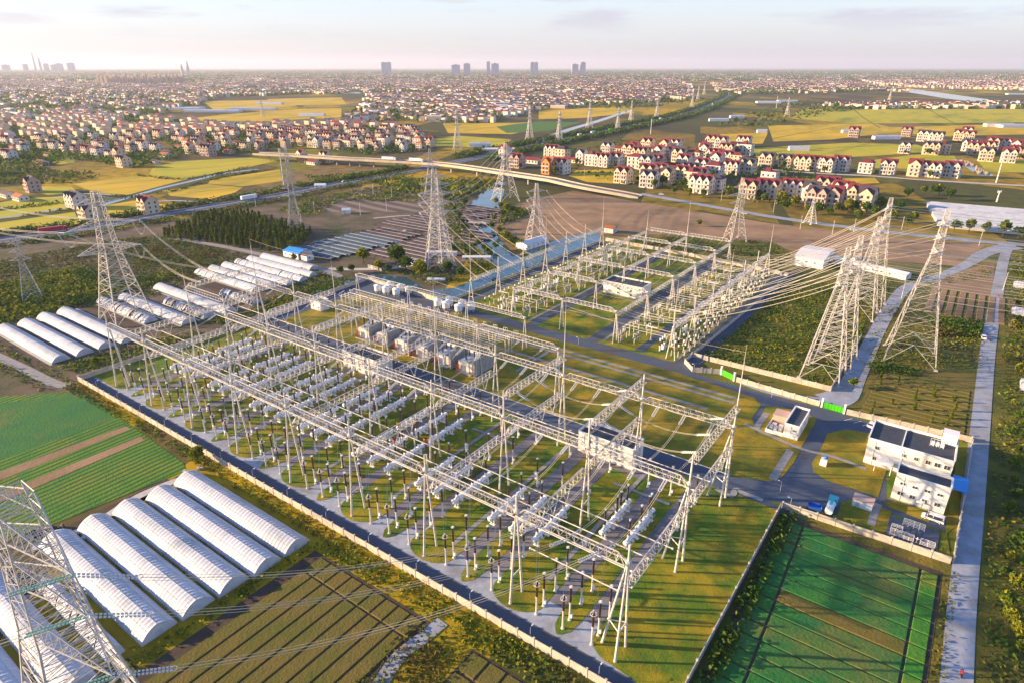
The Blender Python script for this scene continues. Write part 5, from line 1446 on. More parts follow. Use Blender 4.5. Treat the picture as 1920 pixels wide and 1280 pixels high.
for (a, b_, t0, t1) in ((-86, -27, 33.5, 40), (-86, -26, 77.5, 84), (-90, -36, 86, 94), (-80, -20, -8, -1)):
    sheet('bare_bed', SP((a, t0), (b_, t0), (b_, t1), (a, t1)), M['soildark'])
for (a, b_, t0) in ((-86, -26, 32.6), (-86, -26, 41), (-86, -24, 49.5), (-86, -24, 58.3), (-86, -22, 67.8), (-92, -36, 94.6), (-86, -26, -.6)):
    sheet('pale_path', SP((a, t0), (b_, t0), (b_, t0 + .9), (a, t0 + .9)), M['strip'])
for i, (u, v, L, W, rz) in enumerate(((1900, 540, 24, 7, ROT_A), (1896, 590, 30, 7, ROT_A), (1912, 730, 24, 8, ROT_A))):
    x, y = G(u, v)
    tunnel(0, L, 0, W, 3, ['white tunnel at the right edge of the view, farthest of three', 'white tunnel at the right edge of the view, middle of three', 'white tunnel at the right edge of the view, nearest of three'][i], 'tunnels at the right edge', 'film', site=False, org=(x, y), rz=rz)
# large white multi-span greenhouse on the right
q = [G(1722, 390), G(1742, 384), G(1916, 404), G(1945, 440), G(1775, 428)]
mg0 = Vector(G(1728, 398)); mgu = (Vector(G(1915, 440)) - Vector(G(1752, 424))).normalized(); 
ang = math.atan2(mgu.y, mgu.x)
for i in range(13):
    o = mg0 + Vector((-mgu.y, mgu.x)) * (-9.5 + 0) + Vector((mgu.y, -mgu.x)) * 0
    st = Vector(G(1758, 426)).lerp(Vector(G(1735, 385)), i / 12.5)
    tunnel(0, 98 + 7 * (i > 6), 0, 7.5, 3.4, f'white bay of the large greenhouse on the right, {ordn(i)} from the tree row', 'bays of the large right-hand greenhouse', 'film', name='greenhouse_bay', base=1.9, seg=9, site=False, org=(st.x, st.y), rz=ang)
# shade-cloth strips of the nursery
NG = 'dark shade-cloth tunnels of the nursery'
def shade(s0, s1, t0, w_, label, m, h=1.15):
    g = thing('shade_tunnel', label, 'shade tunnel', S(s0, t0), ROT_A, NG)
    L = s1 - s0; b = MB(); P = [(0, 0), (.15 * w_, h * .75), (.5 * w_, h), (.85 * w_, h * .75), (w_, 0)]
    n = max(3, int(L / 6))
    for i in range(n):
        for j in range(4):
            b.quad((L * i / n, *P[j]), (L * (i + 1) / n, *P[j]), (L * (i + 1) / n, *P[j + 1]), (L * i / n, *P[j + 1]))
    b.build('cover', M[m], g)
    hp = MB()
    for i in range(n + 1): hp.poly([(L * i / n, y, z + .04) for y, z in P], .06, 3)
    hp.build('hoops', M['strip'] if m == 'shadeb' else M['shade'], g, kind='stuff')
    for x in (0, L):
        e = MB(); e.v = [(x, *p) for p in P]; e.f = [(0, 1, 2, 3, 4)]; e.build('end_wall', M['dark'], g)
    MB().box(L / 2, w_ + .6, .3, L, .9, .6).build('gutter_strip', M['strip'], g)
idx = 0
for (s0, s1, ta_, tb_, nm) in ((-92, -51, 158, 232, 'left block'), (-47, -8, 176, 262, 'right block by the river'), (-100, -52, 238, 330, 'far brown block'), (-48, -34, 268, 322, 'far right block')):
    t = ta_; k = 0
    while t < tb_:
        far_ = 'far' in nm
        shade(s0 + random.uniform(-3, 3), s1 + random.uniform(-4, 3), t, 5.0, f'shade tunnel in the {nm} of the nursery, {ordn(k)} from the moat', 'shadeb' if (nm == 'left block' and k < 9) else 'shade')
        t += 6.3; k += 1
# blue-roofed house, sheds and barns
def shed(name, label, p, L, W, h, rz, roof, wall='white', ridge=1.4, cat='shed', mono=False):
    g = thing(name, label, cat, (*p, 0), rz)
    MB().box(L / 2, W / 2, h / 2, L, W, h).build('wall', M[wall], g)
    b = MB(); o = .4
    if mono: b.quad((-o, -o, h), (L + o, -o, h), (L + o, W + o, h + ridge), (-o, W + o, h + ridge))
    else:
        for y0 in (-o, W + o):
            b.quad((-o, y0, h - .1), (L + o, y0, h - .1), (L + o, W / 2, h + ridge), (-o, W / 2, h + ridge))
            b.quad((-o, y0, h - .22), (L + o, y0, h - .22), (L + o, W / 2, h + ridge - .12), (-o, W / 2, h + ridge - .12))
    b.build('roof', M[roof], g)
    if not mono: MB().tri((0.01, 0, h), (0.01, W, h), (0.01, W / 2, h + ridge - .15)).tri((L - .01, 0, h), (L - .01, W / 2, h + ridge - .15), (L - .01, W, h)).build('gable', M[wall], g)
    MB().box(L * .3, -.04, 1.05, 1.2, .08, 2.1).build('door', M['rad'], g)
    for i in range(max(1, int(L / 5))):
        window(g, 2 + i * 4.5, 0, h * .55, 1.1, 1.0, 0)
    for i in range(max(1, int(W / 6))): window(g, L, 2 + i * 5, h * .55, 1.1, 1.0, math.pi / 2)
    return g
shed('blue_roof_house', 'white house with a bright blue roof between the nursery and the old tunnels', S(-84, 147)[:2], 14, 10, 3.6, ROT_A, 'bluedoor', cat='house')
shed('white_annexe', 'small white annexe with a dark roof beside the blue-roofed house', S(-69.3, 148)[:2], 6, 5, 3.2, ROT_A, 'rdark')
shed('warehouse', 'white warehouse with a shallow roof beyond the walled scrub yard', (161.8, 357), 15.5, 29, 5.5, ROT_A, 'indus', ridge=1.6, cat='warehouse')
shed('site_shed', 'long white-roofed site shed behind the slender towers', S(186, 324)[:2], 42, 6, 3.2, ROT_A - .32, 'indus', ridge=.7)
shed('barn', 'pale blue-roofed barn beside the canal behind the canal-side gantry row', G(988, 470), 22, 9, 3.4, ROT_B - .1, 'indus', cat='barn')
shed('shed', 'long white shed roof on the moat spit', G(868, 490), 16, 4, 2.4, 0, 'indus', ridge=.5)
shed('shed', 'white shed roof under the massive tower pair', G(800, 481), 18, 4, 2.6, 0, 'indus', ridge=.5)
shed('shed', 'small white tent-like shed beside the round trees on the spit', G(775, 499), 6, 5, 2, .8, 'indus', ridge=.8)
shed('shed', 'dark low shed among the trees near the nursery track', G(690, 503), 11, 6, 2.6, ROT_A, 'shade', 'path')
shed('shed', 'white flat boat shelter at the tip of the moat spit', G(802, 528), 9, 3, 1.2, 0, 'indus', ridge=.4)
shed('hut', 'tiny white hut in the brown fields behind the nursery', G(642, 402), 6, 4, 3, .1, 'indus')
shed('hut', 'orange-roofed hut behind the canal-side gantry row end', G(1132, 436), 7, 6, 3.4, ROT_A, 'rorange', 'hwhite')
shed('hut', 'pale hut beside the dark scrub, under the overpass approach', G(590, 354), 10, 6, 3, 0, 'indus')
shed('farm_shed', 'long yellowish farm shed near the highway underpass', G(905, 288), 42, 12, 5, .1, 'indus', 'hcream', cat='shed')
shed('farm_shed', 'white cube-like hall standing in the left fields', G(690, 218), 22, 16, 10, 0, 'indus', cat='hall')
# footbridge on the river
fb = thing('footbridge', 'low dark footbridge crossing the river behind the towers', 'bridge', (*G(880, 420), 0), math.atan2(G(912, 424)[1] - G(880, 420)[1], G(912, 424)[0] - G(880, 420)[0]))
Lb = (Vector(G(912, 424)) - Vector(G(880, 420))).length
MB().box(Lb / 2, 0, 1.5, Lb, 2.4, .4).build('deck', M['conc'], fb)
for i in range(4): MB().box(Lb * (i + .5) / 4, 0, .6, .6, 2.2, 1.5).build('pier', M['conc'], fb)
for y in (-1.1, 1.1): MB().bar((0, y, 2.6), (Lb, y, 2.6), .08).bar((0, y, 2.1), (Lb, y, 2.1), .06).build('railing', M['conc'], fb)

# ================================================================== HOUSES
HW_ = {'hcream': 'cream', 'hwhite': 'white', 'hpink': 'pinkish', 'horange': 'orange'}
HR_ = {'rred': 'red', 'rdark': 'dark', 'rorange': 'orange'}
hw_mesh = {}
def house_parts(kind, joined):
    key = (kind, joined)
    if key in hw_mesh: return hw_mesh[key]
    Lx, D, H_, ng, rt = {'gable2': (13, 10, 10.2, 2, 3.8), 'gable3': (16, 10, 10.0, 3, 3.6), 'hip': (12.5, 10, 10.4, 0, 2.6), 'gable1': (10, 9.5, 10.5, 1, 4.2), 'low': (15, 8, 3.6, 0, 2.2), 'block': (13, 10.5, 11.5, 0, .5)}[kind]
    w_ = MB(); r = MB(); o = .5
    w_.box(0, 0, H_ / 2, Lx, D, H_)
    if kind == 'hip':
        a = Lx / 2 + o; b = D / 2 + o; c = Lx / 2 - D / 2 * .8
        r.quad((-a, -b, H_), (a, -b, H_), (c, 0, H_ + rt), (-c, 0, H_ + rt)).quad((a, b, H_), (-a, b, H_), (-c, 0, H_ + rt), (c, 0, H_ + rt)).tri((a, -b, H_), (a, b, H_), (c, 0, H_ + rt)).tri((-a, b, H_), (-a, -b, H_), (-c, 0, H_ + rt))
        r.box(0, 0, H_ - .05, Lx + 2 * o, D + 2 * o, .12)
    elif kind == 'block':
        r.box(0, 0, H_ + .1, Lx + .3, D + .3, .25).box(-2, 1, H_ + 1.4, 4, 4, 2.4).box(-2, 1, H_ + 2.7, 4.4, 4.4, .2)
    else:
        a = Lx / 2 + o; b = D / 2 + o
        r.quad((-a, -b, H_ - .25), (a, -b, H_ - .25), (a, 0, H_ + rt), (-a, 0, H_ + rt)).quad((a, b, H_ - .25), (-a, b, H_ - .25), (-a, 0, H_ + rt), (a, 0, H_ + rt))
        w_.tri((Lx / 2, -D / 2, H_), (Lx / 2, D / 2, H_), (Lx / 2, 0, H_ + rt - .3)).tri((-Lx / 2, D / 2, H_), (-Lx / 2, -D / 2, H_), (-Lx / 2, 0, H_ + rt - .3))
        for i in range(ng):
            gx = Lx * ((i + .5) / ng - .5); gw = Lx / ng * .42; gy = -D / 2 - .9; gz = H_ + rt * .82
            w_.quad((gx - gw, gy, 0), (gx + gw, gy, 0), (gx + gw, gy, H_ - .4), (gx - gw, gy, H_ - .4)).tri((gx - gw, gy, H_ - .4), (gx + gw, gy, H_ - .4), (gx, gy, gz - .2))
            w_.quad((gx - gw, -D / 2, 0), (gx - gw, gy, 0), (gx - gw, gy, H_ - .4), (gx - gw, -D / 2, H_ - .4)).quad((gx + gw, gy, 0), (gx + gw, -D / 2, 0), (gx + gw, -D / 2, H_ - .4), (gx + gw, gy, H_ - .4))
            for sg in (-1, 1):
                r.quad((gx + sg * (gw + .35), gy - .35, H_ - .75), (gx, gy - .35, gz), (gx, 0, gz), (gx + sg * (gw + .35), 0, H_ - .75)) if sg < 0 else r.quad((gx, gy - .35, gz), (gx + gw + .35, gy - .35, H_ - .75), (gx + gw + .35, 0, H_ - .75), (gx, 0, gz))
    fl = 1 if kind == 'low' else 3; gy = -D / 2 - (.95 if ng else .05)
    spots = []
    n = max(2, int(Lx / 3.6)) if not ng else ng * 2 if ng < 3 else 3
    for f in range(fl):
        for i in range(n):
            x = Lx * ((i + .5) / n - .5)
            if ng:
                g_ = round((x / Lx + .5) * ng - .5); gx = Lx * ((g_ + .5) / ng - .5); x = gx + (x - gx) * .72
            spots.append((x, gy, 1.9 + 3.3 * f, 0))
        for y in (-D * .22, D * .22): spots.append((Lx / 2 + .05, y, 1.9 + 3.3 * f, 1))
    wins = []
    J = MB()
    for x, y, z, fc in spots:
        b = J if joined else MB()
        if fc == 0: b.box(x, y, z, 1.5, .14, 1.7)
        else: b.box(x, y, z, .14, 1.2, 1.6)
        if not joined: wins.append(b.mesh('window', M['glass']))
    if joined: wins = [J.mesh('windows', M['glass'])]
    bal = MB()
    if kind != 'low':
        for f in (1, 2): bal.box(0, gy - .35, 3.3 * f - .05, Lx * .8, .9, .18).box(0, gy - .78, 3.3 * f + .45, Lx * .8, .08, .9)
    hw_mesh[key] = (w_, r, wins, bal.mesh('balcony', M['strip']) if kind != 'low' else None, {}, {})
    return hw_mesh[key]
PROTH = {}
nh = [0]
HSPOTS = []
def house(x, y, rz, kind, wm, rm, label, group, joined=False, sc=1.0):
    nh[0] += 1
    HSPOTS.append((x, y))
    key = (kind, wm, rm, joined)
    if key in PROTH: return dup(PROTH[key], (x, y, 0), rz, label, group, scale=sc)
    w_, r, wins, bal, wc, rc = house_parts(kind, joined)
    g = thing('village_house' if kind != 'low' else 'low_house', label, 'house', (x, y, 0), rz, group)
    g.scale = (sc,) * 3
    if wm not in wc: wc[wm] = w_.mesh('wall', M[wm])
    if rm not in rc: rc[rm] = r.mesh('roof', M[rm])
    obj('wall', wc[wm], g); obj('roof', rc[rm], g)
    for q_ in wins:
        o = obj('windows' if joined else 'window', q_, g)
        if joined: o['kind'] = 'stuff'
    if bal: obj('balcony', bal, g)
    PROTH[key] = g
    return g
KD = {'gable2': 'twin-gabled', 'gable3': 'triple-gabled', 'hip': 'hip-roofed', 'gable1': 'single-gabled', 'low': 'low', 'block': 'flat-roofed'}
def hlab(kind, wm, rm, where): return f"{HW_[wm]} {KD[kind]} house, {HR_[rm]} roof, {where}"
E1 = [(160, 150), (255, 228), (150, 312), (245, 302), (345, 304), (470, 300), (268, 388), (410, 332), (175, 462), (332, 430), (455, 405), (430, 248), (560, 252), (640, 205), (730, 247), (820, 262), (915, 272), (620, 342), (745, 300), (722, 380), (865, 352), (1000, 352), (700, 122), (780, 130), (645, 175), (830, 188), (900, 180), (970, 120), (990, 190), (1040, 272), (1165, 292), (1190, 440), (1020, 555), (1175, 550), (618, 510), (732, 500), (540, 440), (45, 192), (395, 150), (305, 165), (215, 160), (95, 232), (365, 222), (520, 380), (60, 300), (600, 430)]
E2 = [(90, 415), (185, 442), (275, 400), (360, 430), (228, 472), (312, 476), (443, 452), (490, 484), (490, 282), (610, 287), (755, 297), (850, 302), (962, 305), (145, 262), (205, 264), (275, 272), (350, 270), (45, 252), (420, 82), (700, 172), (845, 178), (915, 176), (710, 78), (800, 105), (870, 112), (1000, 100), (1050, 108), (1090, 178), (1150, 170), (1150, 215), (1270, 222), (1180, 150), (1240, 150), (1310, 165), (1060, 160), (1320, 200), (1040, 80)]
pts = [(1180 + x / 4.48, 250 + y / 4.48) for x, y in E1] + [(1460 + x / 2.92, 230 + y / 2.92) for x, y in E2]
pts += [(947, 300), (1000, 308), (1030, 328), (1050, 327), (1036, 296), (1055, 300), (1072, 306), (1092, 307), (1112, 312), (1132, 314), (1156, 314), (1140, 290), (1165, 285), (1128, 298), (1180, 295), (970, 316), (1170, 345), (1218, 340), (1204, 300)]
pts.sort(key=lambda p: -p[1])
rows_ = []
for p in pts:
    for r in rows_:
        if abs(r[0][1] - p[1]) < 7: r.append(p); break
    else: rows_.append([p])
R3 = random.Random(3)
for ri, r in enumerate(rows_):
    r.sort()
    for ci, (u, v) in enumerate(r):
        x, y = G(u, v)
        y += 6
        low = v < 330 and R3.random() < .06
        kind = 'low' if low else R3.choice(['gable2'] * 4 + ['gable3'] * 3 + ['gable1'] * 2 + ['hip', 'block'])
        wm = R3.choice(['hcream'] * 5 + ['hwhite'] * 4 + ['hpink']); rm = R3.choice(['rred'] * 7 + ['rdark'] * 2)
        if (u, v) in ((1030, 328),): wm, rm, kind = 'horange', 'rorange', 'gable1'
        house(x, y, ROT_A - .04 + R3.uniform(-.07, .07), kind, wm, rm, hlab(kind, wm, rm, f'{ordn(ci)} from left, {ordn(ri)} row above the bare field'), 'houses of the red-roofed estate', joined=v < 300, sc=R3.uniform(1.08, 1.25))
# single houses by the paddies on the left
for (u, v, kind, wm, rm, lab) in ((58, 362, 'gable1', 'hpink', 'rdark', 'pinkish house with dark roof standing alone in the left paddies'), (275, 402, 'gable2', 'hcream', 'rred', 'cream gabled house alone beside the highway hedge'), (140, 392, 'gable3', 'hwhite', 'rdark', 'grey-roofed house among sheds behind the big left tower'), (165, 418, 'gable2', 'hcream', 'rdark', 'cream house right behind the top of the big left tower'), (8, 372, 'low', 'hwhite', 'rdark', 'low white house at the left edge by the paddies'), (32, 378, 'low', 'hwhite', 'rorange', 'low house with orange roof near the left edge by the paddies'), (565, 304, 'gable1', 'hcream', 'rred', 'red-roofed house right of the white monopole'), (585, 310, 'low', 'hwhite', 'rred', 'low red-roofed house under the left end of the overpass'), (610, 306, 'gable2', 'hcream', 'rdark', 'cream house at the left end of the overpass')):
    x, y = G(u, v); house(x, y + 5, ROT_A, kind, wm, rm, lab, None)
# villages on the left: rows of houses behind the golden paddies; the nearest stand as single things
VILL = [('left village behind paddies', [(-60, 345), (60, 318), (135, 300), (255, 318), (330, 300), (345, 292), (240, 270), (100, 255), (-60, 262)], 36, 30),
        ('middle village before overpass', [(345, 296), (480, 286), (560, 276), (700, 292), (800, 284), (820, 262), (760, 242), (600, 232), (440, 240), (300, 262)], 34, 25),
        ('upper left village', [(-60, 262), (100, 255), (240, 270), (320, 258), (440, 240), (330, 226), (200, 222), (-60, 224)], 36, 30)]
cand = []
R4 = random.Random(11)
PADW = [GP(*p[2]) for p in PADDIES]
for nm, poly, dr, dc in VILL:
    P = GP(*poly); a = ROT_A + .06; ca, sa_ = math.cos(a), math.sin(a)
    us = [p[0] * ca + p[1] * sa_ for p in P]; vs_ = [-p[0] * sa_ + p[1] * ca for p in P]
    ri = 0; v_ = min(vs_)
    while v_ < max(vs_):
        u_ = min(us) + R4.uniform(0, 10); ci = 0
        while u_ < max(us):
            x, y = u_ * ca - v_ * sa_ + R4.uniform(-2, 2), u_ * sa_ + v_ * ca + R4.uniform(-5, 5)
            if inside(x, y, P) and R4.random() < .74 and not any(inside(x, y, q_) for q_ in PADW):
                cand.append((math.hypot(x, y), x, y, nm, ri, ci, a)); ci += 1
            u_ += dc * R4.uniform(.55, 1.25)
        if ci: ri += 1
        v_ += dr * R4.uniform(.8, 1.15)
cand.sort()
NTH = 300 - nh[0]
far_h = []
for i, (d, x, y, nm, ri, ci, a) in enumerate(cand):
    kind = R4.choice(['gable2'] * 3 + ['gable3'] * 3 + ['gable1'] * 2 + ['hip'] * 2 + ['block', 'low', 'low']); wm = R4.choice(['hcream'] * 5 + ['hwhite'] * 4 + ['hpink'] * 2); rm = R4.choice(['rred'] * 4 + ['rdark'] * 5 + ['rorange'])
    if i < NTH: house(x, y, a + R4.uniform(-.08, .08), kind, wm, rm, hlab(kind, wm, rm, f'{ordn(ci)} from left, {ordn(ri)} row of the {nm}'), 'houses of the ' + nm, joined=d > 760, sc=R4.uniform(.78, 1.12))
    else: far_h.append((x, y, a))
# towns beyond: far too many to single out
TOWN = [([(-100, 226), (260, 222), (330, 205), (420, 182), (360, 160), (-100, 152)], 1100, ROT_A), ([(420, 182), (700, 175), (1290, 170), (1270, 152), (360, 152)], 1400, ROT_A),
        ([(640, 230), (900, 232), (1000, 205), (1180, 196), (1290, 186), (1285, 172), (700, 180)], 650, ROT_A), ([(1350, 178), (1700, 172), (1560, 150), (1340, 156)], 420, ROT_A), ([(1560, 206), (1930, 204), (1930, 196), (1560, 198)], 60, ROT_A),
        ([(-100, 152), (2000, 152), (2000, 141), (-100, 140)], 3400, ROT_A), ([(1700, 165), (2000, 172), (2000, 152), (1600, 150)], 500, ROT_A), ([(-100, 141), (2000, 142), (2000, 133), (-100, 133)], 3600, ROT_A)]
V, F, I = [], [], []
def add_house(x, y, a, L, D, H_, rt, wi, ri):
    c, s_ = math.cos(a), math.sin(a); n = len(V)
    pr = [(-L / 2, -D / 2, 0), (L / 2, -D / 2, 0), (L / 2, D / 2, 0), (-L / 2, D / 2, 0), (-L / 2, -D / 2, H_), (L / 2, -D / 2, H_), (L / 2, D / 2, H_), (-L / 2, D / 2, H_), (-L / 2, 0, H_ + rt), (L / 2, 0, H_ + rt)]
    V.extend((x + p[0] * c - p[1] * s_, y + p[0] * s_ + p[1] * c, p[2]) for p in pr)
    for f, m in (((0, 1, 5, 4), wi), ((1, 2, 6, 5), wi), ((2, 3, 7, 6), wi), ((3, 0, 4, 7), wi), ((4, 5, 9, 8), ri), ((6, 7, 8, 9), ri), ((5, 6, 9), wi), ((7, 4, 8), wi)):
        F.append(tuple(n + k for k in f)); I.append(m)
for x, y, a in far_h: add_house(x, y, a, 13, 10, 10, 3.4, R4.choice((0, 0, 1, 2)), R4.choice((3, 4, 4)))
for poly, n, a in TOWN:
    P = GP(*poly); lo = [min(p[0] for p in P), min(p[1] for p in P)]
    uv = np.array(poly, float); cnt = 0
    # even density in the picture would thin out far away; sample by ground area with clustering
    for (x, y) in sample_poly(P, n):
        if any(inside(x, y, q_) for q_ in PADW): continue
        aa = a + R4.choice((0, 0, 0, .5)) + R4.uniform(-.1, .1)
        for k in range(3 if y < 3000 else 6):
            dx_ = (k % 3 - 1) * R4.uniform(17, 30); dy_ = (k // 3) * 30 + R4.uniform(-3, 3)
            X, Y = x + dx_ * math.cos(aa) - dy_ * math.sin(aa), y + dx_ * math.sin(aa) + dy_ * math.cos(aa)
            big = R4.random() < .05
            add_house(X, Y, aa, (R4.uniform(8, 14) if not big else R4.uniform(25, 60)), (9.5 if not big else 18), R4.uniform(7, 12.5), (R4.uniform(2.2, 3.4) if not big else 1), R4.choice((0, 0, 1, 1, 2)), (R4.choice((3, 4, 4, 4, 4)) if not big else 5))
me = bpy.data.meshes.new('far_houses'); me.from_pydata(V, [], F)
for m in ('hcream', 'hwhite', 'hpink', 'rred', 'rdark', 'indus'): me.materials.append(M[m])
me.polygons.foreach_set('material_index', I); me.update()
obj('far_houses', me, kind='stuff')
# far white greenhouse fields and industrial halls, each a thing
IG = 'pale greenhouse fields and halls in the distance'
HALLS = [(250, 200, 130, 40), (300, 206, 110, 30), (180, 192, 90, 25), (125, 188, 60, 30), (345, 211, 140, 24), (430, 207, 120, 22), (480, 196, 80, 20), (560, 174, 110, 26), (520, 168, 90, 30), (640, 176, 80, 22), (870, 162, 160, 40), (800, 158, 120, 40), (1420, 194, 70, 30), (1460, 192, 60, 24), (1545, 199, 90, 12), (1600, 201, 80, 12), (1660, 203, 70, 12), (1880, 240, 60, 20), (1850, 238, 50, 14), (1540, 148, 240, 60), (1620, 146, 300, 60), (1780, 149, 280, 60), (1850, 150, 240, 50), (1450, 149, 200, 50), (1890, 178, 120, 20), (1330, 228, 40, 10), (1370, 222, 30, 12), (1420, 250, 16, 8), (1580, 250, 30, 8), (1640, 262, 40, 10), (1480, 283, 26, 8), (1500, 308, 10, 6), (880, 276, 30, 8), (560, 218, 60, 14)]
for i, (u, v, L, W) in enumerate(HALLS):
    x, y = G(u, v)
    g = thing('pale_hall', f'distant long white {"greenhouse" if L < 150 else "industrial hall"}, {ordn(i % 30)} {"counting rightwards" if i < 30 else "of the small ones"} among the pale roofs', 'hall', (x, y, 0), -.12 + .05 * (i % 3), IG)
    H_ = 4.5 if L < 150 else 10; k = max(2, int(W / 8))
    MB().box(L / 2, W / 2, H_ / 2, L, W, H_).build('wall', M['white'], g)
    b = MB()
    for j in range(k):
        y0, y1 = W * j / k, W * (j + 1) / k
        b.quad((-.3, y0, H_), (L + .3, y0, H_), (L + .3, (y0 + y1) / 2, H_ + 1.6), (-.3, (y0 + y1) / 2, H_ + 1.6)).quad((-.3, (y0 + y1) / 2, H_ + 1.6), (L + .3, (y0 + y1) / 2, H_ + 1.6), (L + .3, y1, H_), (-.3, y1, H_))
    b.build('roof', M['film'] if L < 150 else M['indus'], g)
# apartment slabs and the skyline
for i in range(26):
    u = 188 + 6.3 * i + R4.uniform(-1.5, 1.5); x, y = G(u, 158 + (i % 3) * 1.0)
    g = thing('apartment_slab', f'distant tan apartment slab, {ordn(i)} from the left in the cluster on the left horizon', 'apartment block', (x, y, 0), -.3, 'tan apartment slabs on the left')
    H_ = R4.uniform(46, 60)
    MB().box(0, 0, H_ / 2, 19, 14, H_).build('wall', M['apart'], g)
    b = MB()
    for f in range(int(H_ / 3.2)): b.box(0, -7.05, 2 + 3.2 * f, 17, .2, 1.3).box(9.55, 0, 2 + 3.2 * f, .2, 9, 1.3)
    b.build('window_bands', M['glass'], g); MB().box(0, 0, H_ + 1.5, 8, 7, 3).build('roof_house', M['apart'], g)
SKY = [(112, 104, 34, 'tapering supertall tower'), (122, 112, 40, 'second supertall tower'), (40, 120, 60, 'slim tower'), (132, 121, 60, 'slab tower'), (155, 121, 90, 'broad tower'), (176, 120, 90, 'broad tower'), (145, 123, 70, 'low tower'), (383, 118, 50, 'tower with a spire'), (372, 123, 60, 'low tower beside the spire'), (732, 119, 75, 'twin tower, left one'), (741, 119, 75, 'twin tower, right one'), (880, 121, 110, 'broad tower'), (918, 118, 60, 'slim tower'), (930, 121, 130, 'wide slab'), (996, 119, 65, 'tower of the pair, left one'), (1003, 119, 65, 'tower of the pair, right one'), (1086, 119, 90, 'square tower'), (1072, 122, 110, 'low tower'), (95, 122, 60, 'low tower'), (60, 123, 90, 'low wide tower'), (860, 123, 140, 'low wide slab')]
for i, (u, v, wd, lab) in enumerate(SKY):
    D = 12500.0 if u < 200 else 9000.0
    x = (u - 960) / FPX * D * .97; H_ = CAM_H + (125.5 - v) / FPX * D
    g = thing('skyline_tower', f'hazy {lab} on the horizon, {ordn(i)} in the skyline list from the left group onwards' if False else f'hazy {lab} on the horizon, {"far left skyline" if u < 200 else "left of centre" if u < 800 else "around the centre" if u < 1200 else "on the right"}, {ordn(i)} along', 'tower', (x, D, 0), 0, 'towers on the horizon')
    w_ = wd * D / 12500
    b = MB()
    if 'supertall' in lab or 'spire' in lab: b.lathe(0, 0, [(w_ * .5, 0), (w_ * .5, H_ * .5), (w_ * .36, H_ * .85), (w_ * .16, H_)], 8)
    else: b.box(0, 0, H_ * .5, w_, w_, H_)
    b.build('shaft', M['skyl'], g); MB().box(0, 0, H_ + 4, w_ * .3, w_ * .3, 8).build('crown', M['skyl'], g)
# ================================================================== TREES AND GROUND COVER
def crown_mesh(seed, leaf, shape='round', n=520, size=.95):
    r = np.random.default_rng(seed)
    C = []
    k = 11
    for i in range(k):
        if shape == 'round':
            d = r.normal(size=3); d /= np.linalg.norm(d); c = d * np.array([2.4, 2.4, 1.7]) * r.uniform(.35, .8) + np.array([0, 0, 5.0]); rad = r.uniform(1.1, 1.9)
        else:
            z = 1.6 + 6.6 * i / k; c = np.array([r.normal() * .35, r.normal() * .35, z]); rad = 1.25 * (1.1 - .085 * i) * r.uniform(.8, 1.1)
        m = n // k
        d = r.normal(size=(m, 3)); d /= np.linalg.norm(d, axis=1)[:, None]
        C.append(c + d * rad * r.uniform(.55, 1.05, (m, 1)))
    C = np.concatenate(C); C = C[C[:, 2] > .5]
    v, f = leaf_cards(C, size, .8)
    idx = (r.random(len(f)) < .3).astype(int)
    return np_mesh('crown', v, f, [M[leaf[0]], M[leaf[1]]], idx)
TRUNK = MB().bar((0, 0, 0), (.1, .05, 2.2), .24, 7, .17).bar((.1, .05, 2.2), (.05, .1, 4.6), .16, 6, .08).bar((.1, .05, 2.3), (1.3, .6, 4.6), .1, 5, .05).bar((.1, .05, 2.6), (-1.1, .8, 4.8), .1, 5, .05).bar((.1, .05, 2.1), (.2, -1.3, 4.3), .09, 5, .04).mesh('trunk', M['bark'])
THIN = MB().bar((0, 0, 0), (.05, 0, 7), .13, 6, .04).mesh('trunk', M['bark'])
CR = {}
for i, (leaf, sh) in enumerate(((('leafa', 'leafy'), 'round'), (('leafb', 'leafa'), 'round'), (('leafy', 'leafa'), 'round'), (('leafb', 'leafa'), 'col'), (('leafa', 'leafy'), 'col'), (('leafa', 'leafb'), 'round'))):
    CR[i] = crown_mesh(40 + i, leaf, sh, 560 if sh == 'round' else 420, .95 if sh == 'round' else .8)
ntree = [0]
def tree(x, y, h, kind, label, group, cat='tree', name='broadleaf_tree'):
    ntree[0] += 1
    col = kind in (3, 4)
    g = thing(name, label, cat, (x, y, 0), random.uniform(0, 6.28), group)
    k = h / (8.6 if col else 7.4); g.scale = (k * random.uniform(.9, 1.15), k * random.uniform(.9, 1.15), k)
    obj('trunk', THIN if col else TRUNK, g); obj('crown', CR[kind], g)
    return g
TC = {0: 'mid green', 1: 'dark green', 2: 'yellow-green', 5: 'deep green'}
